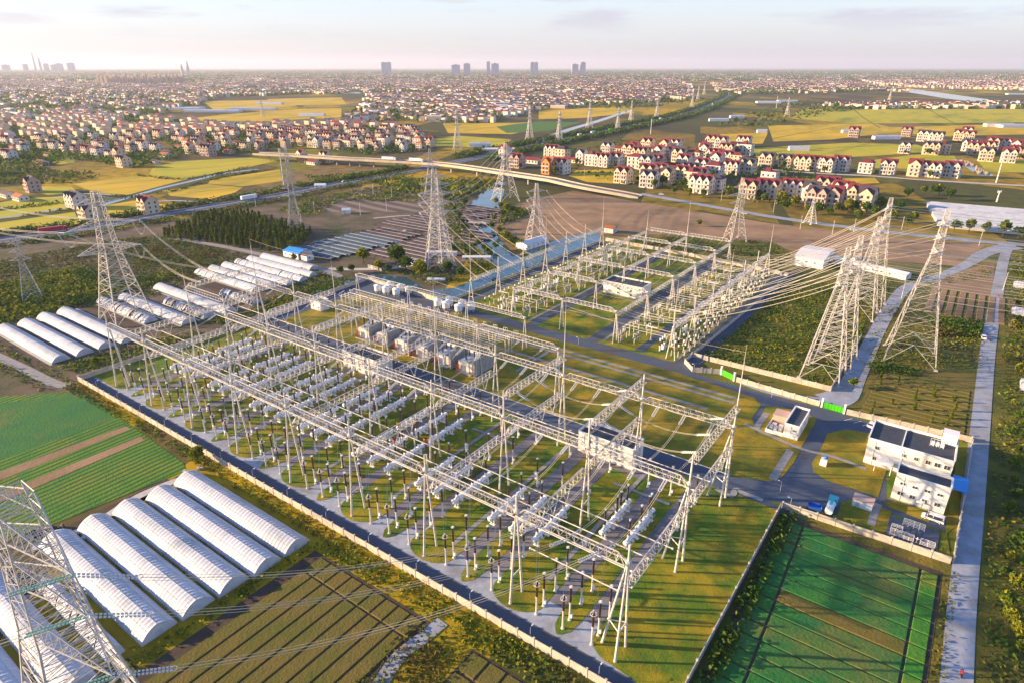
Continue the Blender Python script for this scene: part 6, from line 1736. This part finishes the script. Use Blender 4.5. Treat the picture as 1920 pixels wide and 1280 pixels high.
for i, (u, v, h, k, lab) in enumerate(((746, 502, 13, 1, 'tallest dark round tree on the moat spit'), (762, 510, 9, 1, 'dark round tree at the foot of the tallest one on the spit'), (788, 524, 11, 2, 'bright yellow-green round tree at the spit corner'), (682, 494, 9, 2, 'bright flat-topped tree beside the nursery track'), (710, 508, 6, 2, 'small yellow-green tree on the nursery track'), (840, 512, 7, 5, 'bushy green tree in the middle of the spit'), (865, 520, 6, 5, 'smaller bush tree right of the spit trees'), (852, 478, 7, 1, 'dark tree behind the white spit shed'), (729, 512, 5, 1, 'thin dark conifer-like tree by the moat path'), (660, 512, 5, 1, 'small dark tree on the moat bank, left of the track'), (640, 515, 5, 5, 'second small tree on the moat bank'), (372, 868, 5.5, 2, 'bright bushy tree leaning on the long wall by the crop field'), (184, 692, 5, 0, 'rounded bush tree outside the left corner of the wall'), (360, 556, 6, 2, 'bright tree behind the left-edge gantries'), (930, 516, 5, 5, 'tree on the canal bank behind the second gantry column'), (985, 494, 6, 0, 'yellowish tree on the near canal bank'), (1018, 484, 6, 5, 'dark tree on the near canal bank by the third column'), (1598, 728, 4, 0, 'small bush at the mouth of the gravel road'), (553, 492, 5, 0, 'small tree in front of the blue-roofed house'), (1310, 425, 5, 0, 'lone shrub behind the far switchyard'))):
    x, y = G(u, v); tree(x, y, h, k, lab, None)
STREET = [(1242, 350), (1280, 356), (1325, 364), (1330, 358), (1366, 371), (1432, 380), (1466, 384), (1472, 394), (1292, 370), (1265, 366), (1318, 372), (1466, 382), (1490, 390), (1512, 402), (1532, 404), (1552, 408), (1567, 400), (1607, 412), (1622, 404), (1672, 418), (1700, 426), (1710, 420), (1683, 400), (1788, 436), (1816, 436), (1846, 440), (1880, 444), (1908, 448), (1730, 366), (1748, 368), (1760, 368), (1778, 376), (1700, 372), (1650, 395), (1640, 410), (1590, 398)]
for i, (u, v) in enumerate(sorted(STREET)):
    x, y = G(u, v); tree(x, y, random.uniform(7, 11), random.choice((0, 1, 5, 2)), f'roadside tree below the red-roofed estate, {ordn(i % 30)} {"from the left" if i < 30 else "of the right-hand end"}', 'roadside trees below the estate')
# plantation block of slim trees
P = GP((300, 446), (352, 424), (420, 396), (500, 416), (590, 440), (575, 452), (548, 474), (505, 474), (410, 460))
pl = []
for x, y in sample_poly(P, 3000):
    if all((x - a) ** 2 + (y - b) ** 2 > 3.7 ** 2 for a, b in pl): pl.append((x, y))
pl.sort(key=lambda p: math.hypot(*p)); pl = pl[:290]
for i, (x, y) in enumerate(pl): tree(x, y, random.uniform(5.5, 8), random.choice((3, 4, 4, 4)), 'slim dark green tree of the dense plantation block beyond the old tunnels', 'slim trees of the plantation block', name='slim_tree')
# saplings in the orchard
n_ = 0
for i in range(6):
    for j in range(5):
        s_, t_ = 234 + 5.6 * j + random.uniform(-1, 1), 140 + 6.6 * i + random.uniform(-1, 1)
        if random.random() < .25: continue
        x, y, _ = S(s_, t_); tree(x, y, random.uniform(2.2, 3.6), 4, f'young yellow-green sapling in the orchard, {ordn(i)} row from the wall, {ordn(j)} place', 'saplings in the orchard', name='sapling')
# river bank trees
RB = [(880, 372), (872, 386), (868, 398), (862, 410), (866, 424), (872, 438), (884, 452), (895, 462), (908, 474), (920, 484), (846, 388), (852, 400), (858, 416), (930, 384), (938, 392), (950, 398), (944, 408), (926, 416), (922, 430), (936, 440), (950, 452), (962, 462), (978, 466), (905, 354), (892, 362), (960, 402), (900, 350), (868, 358), (930, 470), (915, 480)]
for i, (u, v) in enumerate(RB):
    x, y = G(u, v); left = i < 13 or i in (23, 24, 26, 27, 28, 29)
    tree(x, y, random.uniform(4.5, 7.5), random.choice((0, 2, 5, 1)), f'river bank tree on the {"left" if left else "right"} bank, {ordn(i)} in order', 'trees along the river')
# shrubs in the strip beside the main road
for i in range(26):
    v = 500 + 29 * i; u = 1895 - (v - 460) * .02 + random.uniform(-6, 40)
    x, y = G(min(u, 1960), v); tree(x, y, random.uniform(2.5, 5), random.choice((0, 2, 5)), f'shrub in the strip right of the main road, {ordn(i)} from the far end', 'shrubs right of the main road', name='shrub', cat='shrub')
# trees scattered between village houses
k = 0
for i in range(0, len(HSPOTS), 2):
    if k >= 45: break
    x, y = HSPOTS[i]
    tree(x + random.uniform(-14, 14), y - random.uniform(8, 15), random.uniform(5, 9), random.choice((1, 5, 0)), f'dark bushy tree between village houses, {ordn(k % 30)} {"from the estate side" if k < 30 else "further off"}', 'trees between the village houses'); k += 1

def band(line, w0, w1):
    """polygon strip between two offsets of a line"""
    ln = smooth_line(line, 5); L0, R0 = ribbon_pts(ln, 2 * abs(w0)); L1, R1 = ribbon_pts(ln, 2 * abs(w1))
    A = L0 if w0 > 0 else R0; B = L1 if w1 > 0 else R1
    return [tuple(p) for p in A] + [tuple(p) for p in reversed(B)]
foliage('hedge_strip', [SP((40, -4.6), (224, -4.6), (224, -.7), (40, -.7)), SP((-3, -6), (40, -5), (40, -.7), (-3, -.7)), SP((137, -7.6), (224, -7.6), (224, -4), (137, -4))], 5.5, .9, .55, [M['leafa'], M['leafy'], M['leafa'], M['leafd']], lump=.5)
foliage('hedge_strip', [SP((225.2, -4), (229.2, -4), (228.4, 72), (225, 72))], 9, 2.0, .7, [M['leafb'], M['leafa'], M['leafb']])
foliage('hedge_strip', [SP((172, -9), (187, -9), (187, -40), (176, -40))], 3.5, 1.2, .6, [M['leafa'], M['leafy'], M['leafb'], M['leafd']], lump=.6)
foliage('tunnel_weeds', [SP((134.5, -70), (138.8, -70), (138.8, -7), (136, -6))], 6, 1.2, .55, [M['leafa'], M['leafy'], M['leafb']])
foliage('tunnel_weeds', [SP((86, a), (134, a), (134, a + 1.0), (86, a + 1.0)) for a in (-22.0, -14.3, -29.8, -38.1, -47, -53.2)], 2.5, .5, .4, [M['leafb'], M['leafa']])
foliage('roadside_weeds', [SP((259.4, -10), (262, -10), (263, 72), (260.2, 72))], 5, 1.0, .5, [M['leafy'], M['leafd'], M['leafa']])
foliage('roadside_weeds', [GP((1893, 480), (1990, 480), (2120, 760), (2240, 1290), (1835, 1290), (1850, 960), (1875, 700))], 1.6, 1.0, .65, [M['leafa'], M['leafy'], M['leafd'], M['leafb'], M['leafa']], lump=.9)
foliage('yard_scrub', [GP((1308, 668), (1480, 535), (1680, 520), (1608, 640), (1553, 728))], 2.2, .7, .65, [M['leafa'], M['leafb'], M['leafy'], M['leafa']], lump=1.0)
foliage('yard_scrub', [GP((1645, 600), (1690, 560), (1740, 590), (1850, 600), (1840, 690), (1640, 690), (1625, 650)), GP((1700, 530), (1860, 500), (1855, 520), (1740, 540))], 1.2, .7, .6, [M['leafd'], M['leafa'], M['leafy']], lump=.9)
foliage('reed_hedge', [GP((1742, 596), (1842, 612), (1836, 634), (1744, 632))], 9, 2.6, .7, [M['leafb'], M['leafa'], M['leafd']], lump=.3)
foliage('reed_hedge', [GP((1620, 682), (1640, 676), (1730, 694), (1724, 706), (1640, 700))], 6, 1.4, .6, [M['leafb'], M['leafa']], lump=.4)
foliage('gravel_verge', [band(GP((1570, 735), (1600, 690), (1632, 630), (1660, 575)), 3.6, 5.6)], 6, 1.2, .6, [M['leafb'], M['leafa']])
foliage('lane_weeds', [SP((-100, -9), (-3, -4), (-3, -1.5), (-100, -5)), SP((-100, -20), (-6, -12), (-4, -8), (-100, -13)), SP((-22, 0), (-5.5, 2), (-5.5, 60), (-20, 40)), SP((-20, 60), (-6, 62), (-9, 140), (-24, 120))], 2.4, 1.5, .8, [M['leafa'], M['leafb'], M['leafy'], M['leafb']], lump=.9)
foliage('hedgerow', [SP((-160, 20), (-90, 14), (-88, 60), (-98, 92), (-110, 96), (-110, 60), (-160, 66)), SP((-150, -20), (-88, -4), (-88, 20), (-150, 24))], 2.4, 2.6, 1.0, [M['leafa'], M['leafy'], M['leafa'], M['leafb']], lump=.9)
foliage('field_scrub', [GP((-60, 500), (170, 456), (300, 440), (420, 470), (470, 490), (380, 520), (250, 570), (-60, 600)), GP((240, 478), (330, 450), (480, 480), (430, 500), (330, 512))], .9, 1.1, .9, [M['leafd'], M['leafa'], M['leafd'], M['leafb']], lump=1.4)
foliage('field_scrub', [GP((560, 372), (760, 345), (800, 350), (790, 380), (640, 378), (580, 410), (520, 395)), GP((570, 330), (760, 318), (780, 338), (600, 345))], .35, 1.6, 1.5, [M['leafd'], M['leafa'], M['leafb'], M['leafy']], lump=1.6)
foliage('highway_hedge', [band(HW[:9], 13, 23)], 1.6, 5.0, 1.6, [M['leafb'], M['leafb'], M['leafa']], lump=.25)
foliage('highway_hedge', [band(HW[:8], -12, -24)], .8, 3.0, 1.3, [M['leafb'], M['leafa'], M['leafd']], lump=.5)
foliage('highway_hedge', [band(HW[9:], 13, 30), band(HW[9:], -13, -34)], .30, 7.0, 3.2, [M['leafb'], M['leafb'], M['leafa']], lump=.3)
foliage('bank_growth', [GP((830, 388), (866, 380), (858, 410), (872, 448), (912, 490), (925, 505), (895, 515), (855, 470), (840, 430)), GP((944, 385), (1000, 396), (980, 410), (940, 425), (970, 452), (995, 464), (972, 472), (934, 440), (934, 415))], 1.3, 2.4, 1.2, [M['leafa'], M['leafy'], M['leafb'], M['leafa']], lump=.6)
foliage('bank_growth', [GP((700, 512), (800, 503), (850, 500), (900, 508), (876, 527), (840, 533), (800, 536), (765, 516)), GP((560, 498), (640, 520), (690, 516), (600, 545), (540, 575), (480, 590), (500, 560), (560, 530))], 1.1, 1.2, .8, [M['leafa'], M['leafb'], M['leafy']], lump=.8)
foliage('bank_growth', [GP((700, 340), (940, 335), (930, 348), (880, 372), (840, 380), (800, 366), (720, 360))], .25, 3, 2.2, [M['leafb'], M['leafa'], M['leafy']], lump=.8)
foliage('green_verge_scrub', [GP((1250, 445), (1440, 452), (1490, 478), (1480, 518), (1352, 494), (1250, 470), (1140, 450))], .5, .9, .9, [M['leafa'], M['leafb'], M['leafd']], lump=1.2)
foliage('paddy_edge_hedges', [band(GP((-100, 404), (50, 390), (190, 372), (300, 366), (420, 334), (530, 316)), 0.01, 7), band(GP((250, 330), (350, 337), (470, 314)), .01, 5), band(GP((40, 408), (150, 392)), .01, 6)], .8, 2.2, 1.4, [M['leafb'], M['leafa']], lump=.5)
foliage('village_greenery', [GP(*p[1]) for p in VILL], .085, 6.5, 3.2, [M['leafb'], M['leafb'], M['leafa']], lump=1.2)
foliage('village_greenery', [GP((1180, 350), (1640, 410), (1660, 360), (1420, 300), (1180, 262), (960, 300))], .03, 4, 2.6, [M['leafb'], M['leafa']], lump=1.0)
foliage('far_woods', [GP((-60, 348), (140, 344), (200, 326), (60, 316))], .16, 3, 2.2, [M['leafb'], M['leafa'], M['leafd']], lump=.6)
foliage('far_woods', [GP(*p[0]) for p in TOWN[:5]], .013, 11, 8, [M['leafb'], M['leafb'], M['leafa']], lump=1.2)
foliage('far_woods', [GP(*TOWN[5][0]), GP(*TOWN[7][0])], .0014, 13, 17, [M['leafb'], M['leafb'], M['leafa']], lump=1.5)
foliage('far_woods', [GP((1340, 236), (1480, 190), (1660, 200), (1560, 212), (1430, 240)), GP((880, 200), (1280, 178), (1340, 190), (1180, 205))], .006, 7, 6, [M['leafb'], M['leafa'], M['leafd']], lump=1.2)

# ================================================================== VEHICLES, PEOPLE, POLES
def wheels(g, L, W, r, xs):
    for x in xs:
        for y in (-W / 2 + .12, W / 2 - .12):
            w_ = MB(); w_.bar((x, y - .13, r), (x, y + .13, r), r, 12, cap=True)
            q_ = w_.build('wheel', M['tyre'], g)
            MB().bar((x, y - .145, r), (x, y + .145, r), r * .55, 8, cap=True).build('rim', M['ring'], q_)
def car(name, label, x, y, rz, L, W, H_, m, cat, van=False):
    g = thing(name, label, cat, (x, y, 0), rz)
    def loft(pr, y0):
        b = MB(); n = len(pr)
        b.v = [(px, -y0(pz), pz) for px, pz in pr] + [(px, y0(pz), pz) for px, pz in pr]
        b.f = [tuple(range(n - 1, -1, -1)), tuple(range(n, 2 * n))] + [(i, (i + 1) % n, n + (i + 1) % n, n + i) for i in range(n)]
        b.f = [tuple(reversed(f)) for f in b.f]
        return b
    h = L / 2
    body = [(-h, .35), (-h, .8), (-h + .1, .95), (h - .95, .95), (h - .1, .78), (h, .6), (h, .35)]
    cabn = [(-h + .08, .95), (-h + .2, H_ - .08), (-h + .45, H_), (h - (1.5 if van else 1.9), H_), (h - .75, .95)] if van else [(-h + .35, .95), (-h + .95, H_), (h - 1.95, H_), (h - 1.05, .95)]
    loft(body, lambda z: W / 2 - (.05 if z < .5 else 0)).build('body', M[m], g)
    loft(cabn, lambda z: W / 2 - .06 - .14 * (z - .95)).build('cabin', M['glass'], g)
    tp = [(p[0] + (.1 if p[0] < 0 else -.1), H_ - .02) for p in cabn if p[1] > H_ - .2]
    xs = [p[0] for p in tp]
    MB().box((min(xs) + max(xs)) / 2, 0, H_ + .0, max(xs) - min(xs) + .3, W - .34, .08).build('roof_panel', M[m], g)
    for x in ((-h + .3), 0, h - 1.2): MB().box(x, W / 2 - .12, (H_ + .95) / 2, .1, .05, H_ - .95).box(x, -W / 2 + .12, (H_ + .95) / 2, .1, .05, H_ - .95).build('pillar', M[m], g)
    for y0 in (-W / 2 + .3, W / 2 - .3):
        MB().box(h + .0, y0, .72, .06, .36, .16).build('headlight', M['ring'], g); MB().box(-h, y0, .78, .06, .3, .2).build('tail_light', M['red'], g)
        MB().box(h - 1.15, y0 * 1.32, 1.05, .18, .16, .14).build('mirror', M[m], g)
    wheels(g, L, W, .33, (-h + .85, h - .9))
    return g
x, y = G(1748, 974); car('van', 'silver-white van parked beside the small office block', x, y, ROT_A + math.pi - .05, 4.9, 1.85, 1.85, 'carw', 'van', True)
x, y = G(1634, 798); car('parked_car', 'white car parked in the bay beside the larger office block', x, y, ROT_B - .15, 4.4, 1.75, 1.45, 'carw', 'car')
x, y = G(1775, 640) if False else G(1850, 634); car('parked_car', 'white car at the edge of the main road near the tall slender tower', x - 1.5, y, 1.1, 4.4, 1.75, 1.45, 'carw', 'car')
tt = thing('tank_truck', 'white tank truck with a teal cover parked against the panel wall', 'truck', S(234.6, 79.5), ROT_B)
MB().box(-.2, 0, .75, 6.6, 2.0, .35).build('chassis', M['dark'], tt); MB().bar((-3.2, 0, 1.75), (.9, 0, 1.75), .95, 12, cap=True).build('tank', M['tank'], tt)
MB().box(2.3, 0, 1.75, 1.9, 2.1, 2.0).build('cab', M['cart'], tt); MB().box(3.27, 0, 2.1, .06, 1.7, .8).build('windscreen', M['glass'], tt); MB().box(-.2, 0, 2.85, 2.8, .7, .25).build('catwalk', M['cart'], tt)
wheels(tt, 7, 2.1, .48, (-2.3, -1.2, 2.2))
bs = thing('blue_skip', 'small bright blue skip beside the tank truck', 'skip', S(231.2, 77.6), ROT_A + .2)
b = MB(); b.quad((-1.3, -.9, 0), (1.3, -.9, 0), (1.6, -1.1, 1.3), (-1.6, -1.1, 1.3)).quad((1.3, .9, 0), (-1.3, .9, 0), (-1.6, 1.1, 1.3), (1.6, 1.1, 1.3)).quad((1.3, -.9, 0), (1.3, .9, 0), (1.6, 1.1, 1.3), (1.6, -1.1, 1.3)).quad((-1.3, .9, 0), (-1.3, -.9, 0), (-1.6, -1.1, 1.3), (-1.6, 1.1, 1.3)).quad((-1.4, -1, .7), (1.4, -1, .7), (1.4, 1, .7), (-1.4, 1, .7)); b.build('tub', M['carb'], bs)
MB().box(0, -1.1, 1.32, 3.3, .1, .1).box(0, 1.1, 1.32, 3.3, .1, .1).build('rim', M['carb'], bs)
def truck(x, y, z, rz, label, m, cabm, L=15):
    g = thing('lorry', label, 'lorry', (x, y, z), rz, 'lorries and cars on the highway')
    MB().box(-1.2, 0, 2.3, L - 3, 2.6, 2.9).build('trailer', M[m], g); MB().box(L / 2 - 1.2, 0, 1.9, 2.2, 2.5, 2.8).build('cab', M[cabm], g); MB().box(L / 2 - .08, 0, 2.3, .06, 2.1, 1.0).build('windscreen', M['glass'], g)
    wheels(g, L, 2.5, .5, (-L / 2 + 1.6, -L / 2 + 2.9, L / 2 - 1.6))
def on_line(ln, f, off):
    n = len(ln) - 1; i = min(int(f * n), n - 1); a, b = Vector(ln[i][:2]), Vector(ln[i + 1][:2]); d = (b - a).normalized()
    p = a.lerp(b, f * n - i) + Vector((-d.y, d.x)) * off
    return p.x, p.y, math.atan2(d.y, d.x)
HL_ = smooth_line(HW, 6)
def near(u, v, ln=None):
    p = Vector(G(u, v)); ln = ln or HL_
    return min(range(len(ln) - 1), key=lambda i: (ln[i] - p).length) / (len(ln) - 1)
for (u, v, off, lab, m, c, L) in ((475, 377, 4, 'white lorry with a red cab on the highway beside the paddies', 'carw', 'carr', 17), (105, 440, 4, 'long dark red lorry on the highway at the left', 'carr', 'carr', 17), (1100, 256, 4, 'white lorry on the distant highway, nearest of the row', 'carw', 'carr', 15), (1125, 251, 4, 'second white lorry on the distant highway', 'carw', 'carw', 15), (1150, 246, -4, 'green lorry on the distant highway', 'green', 'carw', 15), (1240, 226, 4, 'pale lorry on the far highway curve', 'carw', 'carr', 15), (1330, 198, -4, 'small lorry near the end of the highway curve', 'carw', 'carw', 15)):
    x, y, a = on_line(HL_, near(u, v), off); truck(x, y, .47, a, lab, m, c, L)
for (u, v, lab) in ((765, 300, 'white lorry on the overpass, left one of two'), (815, 305, 'white lorry on the overpass, right one of two')):
    f = near(u, v + 3, OVER); x, y, a = on_line(OVER, f, 2.5); truck(x, y, 8.0, a, lab, 'carw', 'carw', 18)
for i, (u, v, off) in enumerate(((1010, 271, 4), (1060, 262, -4), (1190, 236, 4), (1210, 232, -4), (1275, 218, 4), (1310, 206, -4), (1355, 186, 4), (650, 344, 4))):
    x, y, a = on_line(HL_, near(u, v), off)
    g = car('highway_car', f'small pale car on the highway, {ordn(i)} counting from the overpass', x, y, a, 4.6, 1.8, 1.5, 'carw' if i % 3 else 'carb', 'car'); g.location.z = .47; g['group'] = 'lorries and cars on the highway'
for i, (u, v) in enumerate(((1240, 366), (1010, 333), (1060, 343), (1395, 402), (1600, 433))):
    x, y = G(u, v); g = car('road_car', f'small car on the road below the estate, {ordn(i)} from the left', x, y, -.35, 4.6, 1.8, 1.5, 'carw', 'car')
    if i in (1, 2): g.location = (x, y, 0)
def rider(x, y, rz, label, shirt):
    """scooter and rider: a skinned body on a small bike"""
    s_ = thing('scooter', 'motor scooter under the ' + label.split(' riding')[0]+ (' near the bottom edge' if 'bottom' in label else ' far up the road' if 'far' in label else ' by the white car'), 'scooter', (x, y, 0), rz)
    MB().box(-.35, 0, .55, .8, .3, .3).box(.1, 0, .32, .6, .3, .08).bar((.42, 0, .3), (.55, 0, 1.0), .06, 6).bar((.5, -.3, 1.0), (.5, .3, 1.0), .025, 6).build('frame', M['dark'], s_)
    for wx in (-.55, .6): MB().bar((wx, -.06, .25), (wx, .06, .25), .25, 12, cap=True).build('wheel', M['tyre'], s_)
    me = bpy.data.meshes.new('body')
    vv = [(-.25, 0, .78), (-.2, 0, 1.05), (-.12, 0, 1.32), (-.08, 0, 1.45), (-.04, 0, 1.6), (-.2, .14, .78), (.15, .17, .72), (.2, .15, .38), (-.2, -.14, .78), (.15, -.17, .72), (.2, -.15, .38), (-.1, .2, 1.32), (.12, .26, 1.12), (.45, .26, 1.02), (-.1, -.2, 1.32), (.12, -.26, 1.12), (.45, -.26, 1.02)]
    ee = [(0, 1), (1, 2), (2, 3), (3, 4), (0, 5), (5, 6), (6, 7), (0, 8), (8, 9), (9, 10), (2, 11), (11, 12), (12, 13), (2, 14), (14, 15), (15, 16)]
    rr = [.16, .15, .17, .06, .11, .1, .08, .06, .1, .08, .06, .07, .05, .04, .07, .05, .04]
    me.from_pydata(vv, ee, []); p_ = obj('person', me, None, (x, y, 0), rz)
    md = p_.modifiers.new('skin', 'SKIN'); sv = me.skin_vertices[0].data
    for i, r in enumerate(rr): sv[i].radius = (r, r)
    sv[0].use_root = True
    p_.modifiers.new('sub', 'SUBSURF').levels = 1; me.materials.append(M[shirt])
    tag(p_, label, 'person')
    MB().lathe(-.04, 0, [(.05, 1.5), (.13, 1.56), (.14, 1.68), (.09, 1.78), (.02, 1.8)], 10).build('helmet', M['red' if shirt != 'carr' else 'dark'], p_)
x, y = G(1801, 1266); rider(x, y, 1.1, 'person in a red top riding along the main road near the bottom edge', 'carr')
x, y = G(1856, 640); rider(x, y, 1.1, 'person in dark clothes riding beside the white car on the main road', 'dark')
x, y = G(1871, 557); rider(x, y, 1.15, 'person in red riding far up the main road', 'carr')
# lamp posts along the long wall and inside the station
lp0 = None
def lamp(x, y, label, h=3.4, rz=0):
    global lp0
    if lp0 is None:
        lp0 = thing('lamp_post', label, 'lamp post', (x, y, 0), rz, 'lamp posts of the station')
        MB().bar((0, 0, 0), (0, 0, 3.4), .06, 6, .04).build('pole', M['rad'], lp0); MB().bar((0, 0, 3.35), (0, .7, 3.5), .03, 5).build('arm', M['rad'], lp0); MB().box(0, .8, 3.5, .22, .5, .12).build('lamp_head', M['white'], lp0)
    else: dup(lp0, (x, y, 0), rz, label)
for i in range(14):
    x, y, _ = S(10 + 15.4 * i, .75); lamp(x, y, f'lamp post on the inner side of the long wall, {ordn(i)} from the left', rz=ROT_A)
for i, (s_, t_) in enumerate(((100, 82), (128, 134), (150, 82), (176, 137), (205, 134), (222, 80), (226, 74), (60, 82))):
    x, y, _ = S(s_, t_); lamp(x, y, f'lamp post beside the inner roads, {ordn(i)} listed from left to right' if False else f'lamp post beside the inner roads, number {["one", "two", "three", "four", "five", "six", "seven", "eight"][i]} going clockwise', rz=ROT_B)
up0 = None
for i, (u, v) in enumerate(((590, 400), (676, 404), (725, 395), (480, 388), (700, 365), (790, 352), (735, 372), (850, 470), (1500, 430), (1560, 440), (1640, 445), (1760, 455), (1600, 436), (1690, 432), (1450, 398), (1352, 378), (1395, 385), (1835, 462), (1690, 560), (1880, 545), (1655, 455), (1240, 340), (1185, 330), (1095, 335))):
    x, y = G(u, v); lab = f'slim utility pole, {ordn(i)} in order, ' + ('in the brown fields behind the nursery' if u < 860 else 'near the village road on the right')
    if up0 is None:
        up0 = thing('utility_pole', lab, 'pole', (x, y, 0), 0, 'utility poles')
        MB().bar((0, 0, 0), (0, 0, 9.5), .16, 6, .1).build('pole', M['pole'], up0); MB().box(0, 0, 9, 1.8, .1, .12).build('crossarm', M['pole'], up0)
        for xx in (-.7, 0, .7): MB().lathe(xx, 0, [(.05, 9.06), (.08, 9.2), (.03, 9.3)], 6).build('insulator', M['whiteins'], up0)
    else: dup(up0, (x, y, 0), .4, lab)
for i, (u, v, h, lab) in enumerate(((533, 350, 35, 'tall white monopole standing right of the golden paddies'), (1868, 343, 30, 'tall white monopole at the right, by the canal road'), (1869, 379, 9, 'short white post below the right-hand monopole'), (1455, 206, 34, 'white monopole in the far dark fields'), (1220, 252, 24, 'white monopole beside the highway embankment'))):
    x, y = G(u, v); g = thing('monopole', lab, 'mast', (x, y, 0), 0)
    MB().bar((0, 0, 0), (0, 0, h), .75, 8, .35).build('shaft', M['pole'], g)
    b = MB()
    for z in (h * .97, h * .88): b.ring((0, 0, z), 1.3, .1, 8)
    for k in range(3): b.box(1.3 * math.cos(k * 2.1), 1.3 * math.sin(k * 2.1), h * .93, .3, .3, 2.2)
    b.build('antenna_ring', M['white'], g)
x, y = G(994, 302); g = thing('radio_mast', 'slender red and white lattice mast on a house behind the overpass', 'mast', (x, y, 0), 0)
b = MB()
for cx, cy in ((-1, -1), (1, -1), (1, 1), (-1, 1)): b.bar((cx * 2, cy * 2, 0), (cx * .3, cy * .3, 30), .2, 4)
for i in range(10):
    z0, z1 = 3 * i, 3 * i + 3; a_, c_ = 2 - 1.7 * z0 / 30, 2 - 1.7 * z1 / 30
    b.bar((-a_, -a_, z0), (c_, -c_, z1), .12, 3).bar((a_, -a_, z0), (a_, a_, z0), .12, 3).bar((-a_, -a_, z0), (a_, -a_, z0), .12, 3)
b.build('frame', M['rred'], g)
# black tarpaulin heap by the tunnels, and odds and ends
tp = thing('tarpaulin_heap', 'black tarpaulin-covered heap at the corner of the crop field', 'heap', (*G(100, 1000), 0), ROT_B)
for (dx_, dy_, L, W, H_) in ((0, 0, 5, 3, 1.9), (-1.5, 3.5, 4, 2.6, 1.6)):
    b = MB(); n = 8
    P_ = [[(dx_ + L * (i / n - .5), dy_ + W * (j / 4 - .5), H_ * math.sin(math.pi * j / 4) * (.75 + .25 * math.sin(i * 1.7))) for j in range(5)] for i in range(n + 1)]
    for i in range(n):
        for j in range(4): b.quad(P_[i][j], P_[i + 1][j], P_[i + 1][j + 1], P_[i][j + 1])
    b.build('tarpaulin', M['dark'], tp)
for i, (u, v) in enumerate(((345, 886), (372, 880), (118, 1022), (160, 1010))):
    x, y = G(u, v); c_ = thing('crate_pile', f'small pile of pale crates by the tunnel path, {ordn(i)} from the right', 'crates', (x, y, 0), .5 * i)
    for k in range(3): MB().box(.9 * (k % 2), .6 * (k // 2), .35, .7, .5, .6).build('crate', M['strip'], c_)

# ================================================================== AIR
hz = MB().box(0, 20000, 221.5, 84400, 42000, 445)
hm = bpy.data.materials.new('air'); hm.use_nodes = True
t = hm.node_tree
for n in list(t.nodes): t.nodes.remove(n)
o_ = t.nodes.new('ShaderNodeOutputMaterial'); pv = t.nodes.new('ShaderNodeVolumePrincipled')
pv.inputs['Color'].default_value = (.74, .78, .95, 1); pv.inputs['Density'].default_value = 4.5e-5; pv.inputs['Anisotropy'].default_value = .2
t.links.new(pv.outputs[0], o_.inputs['Volume'])
hz.build('haze', hm, kind='stuff')
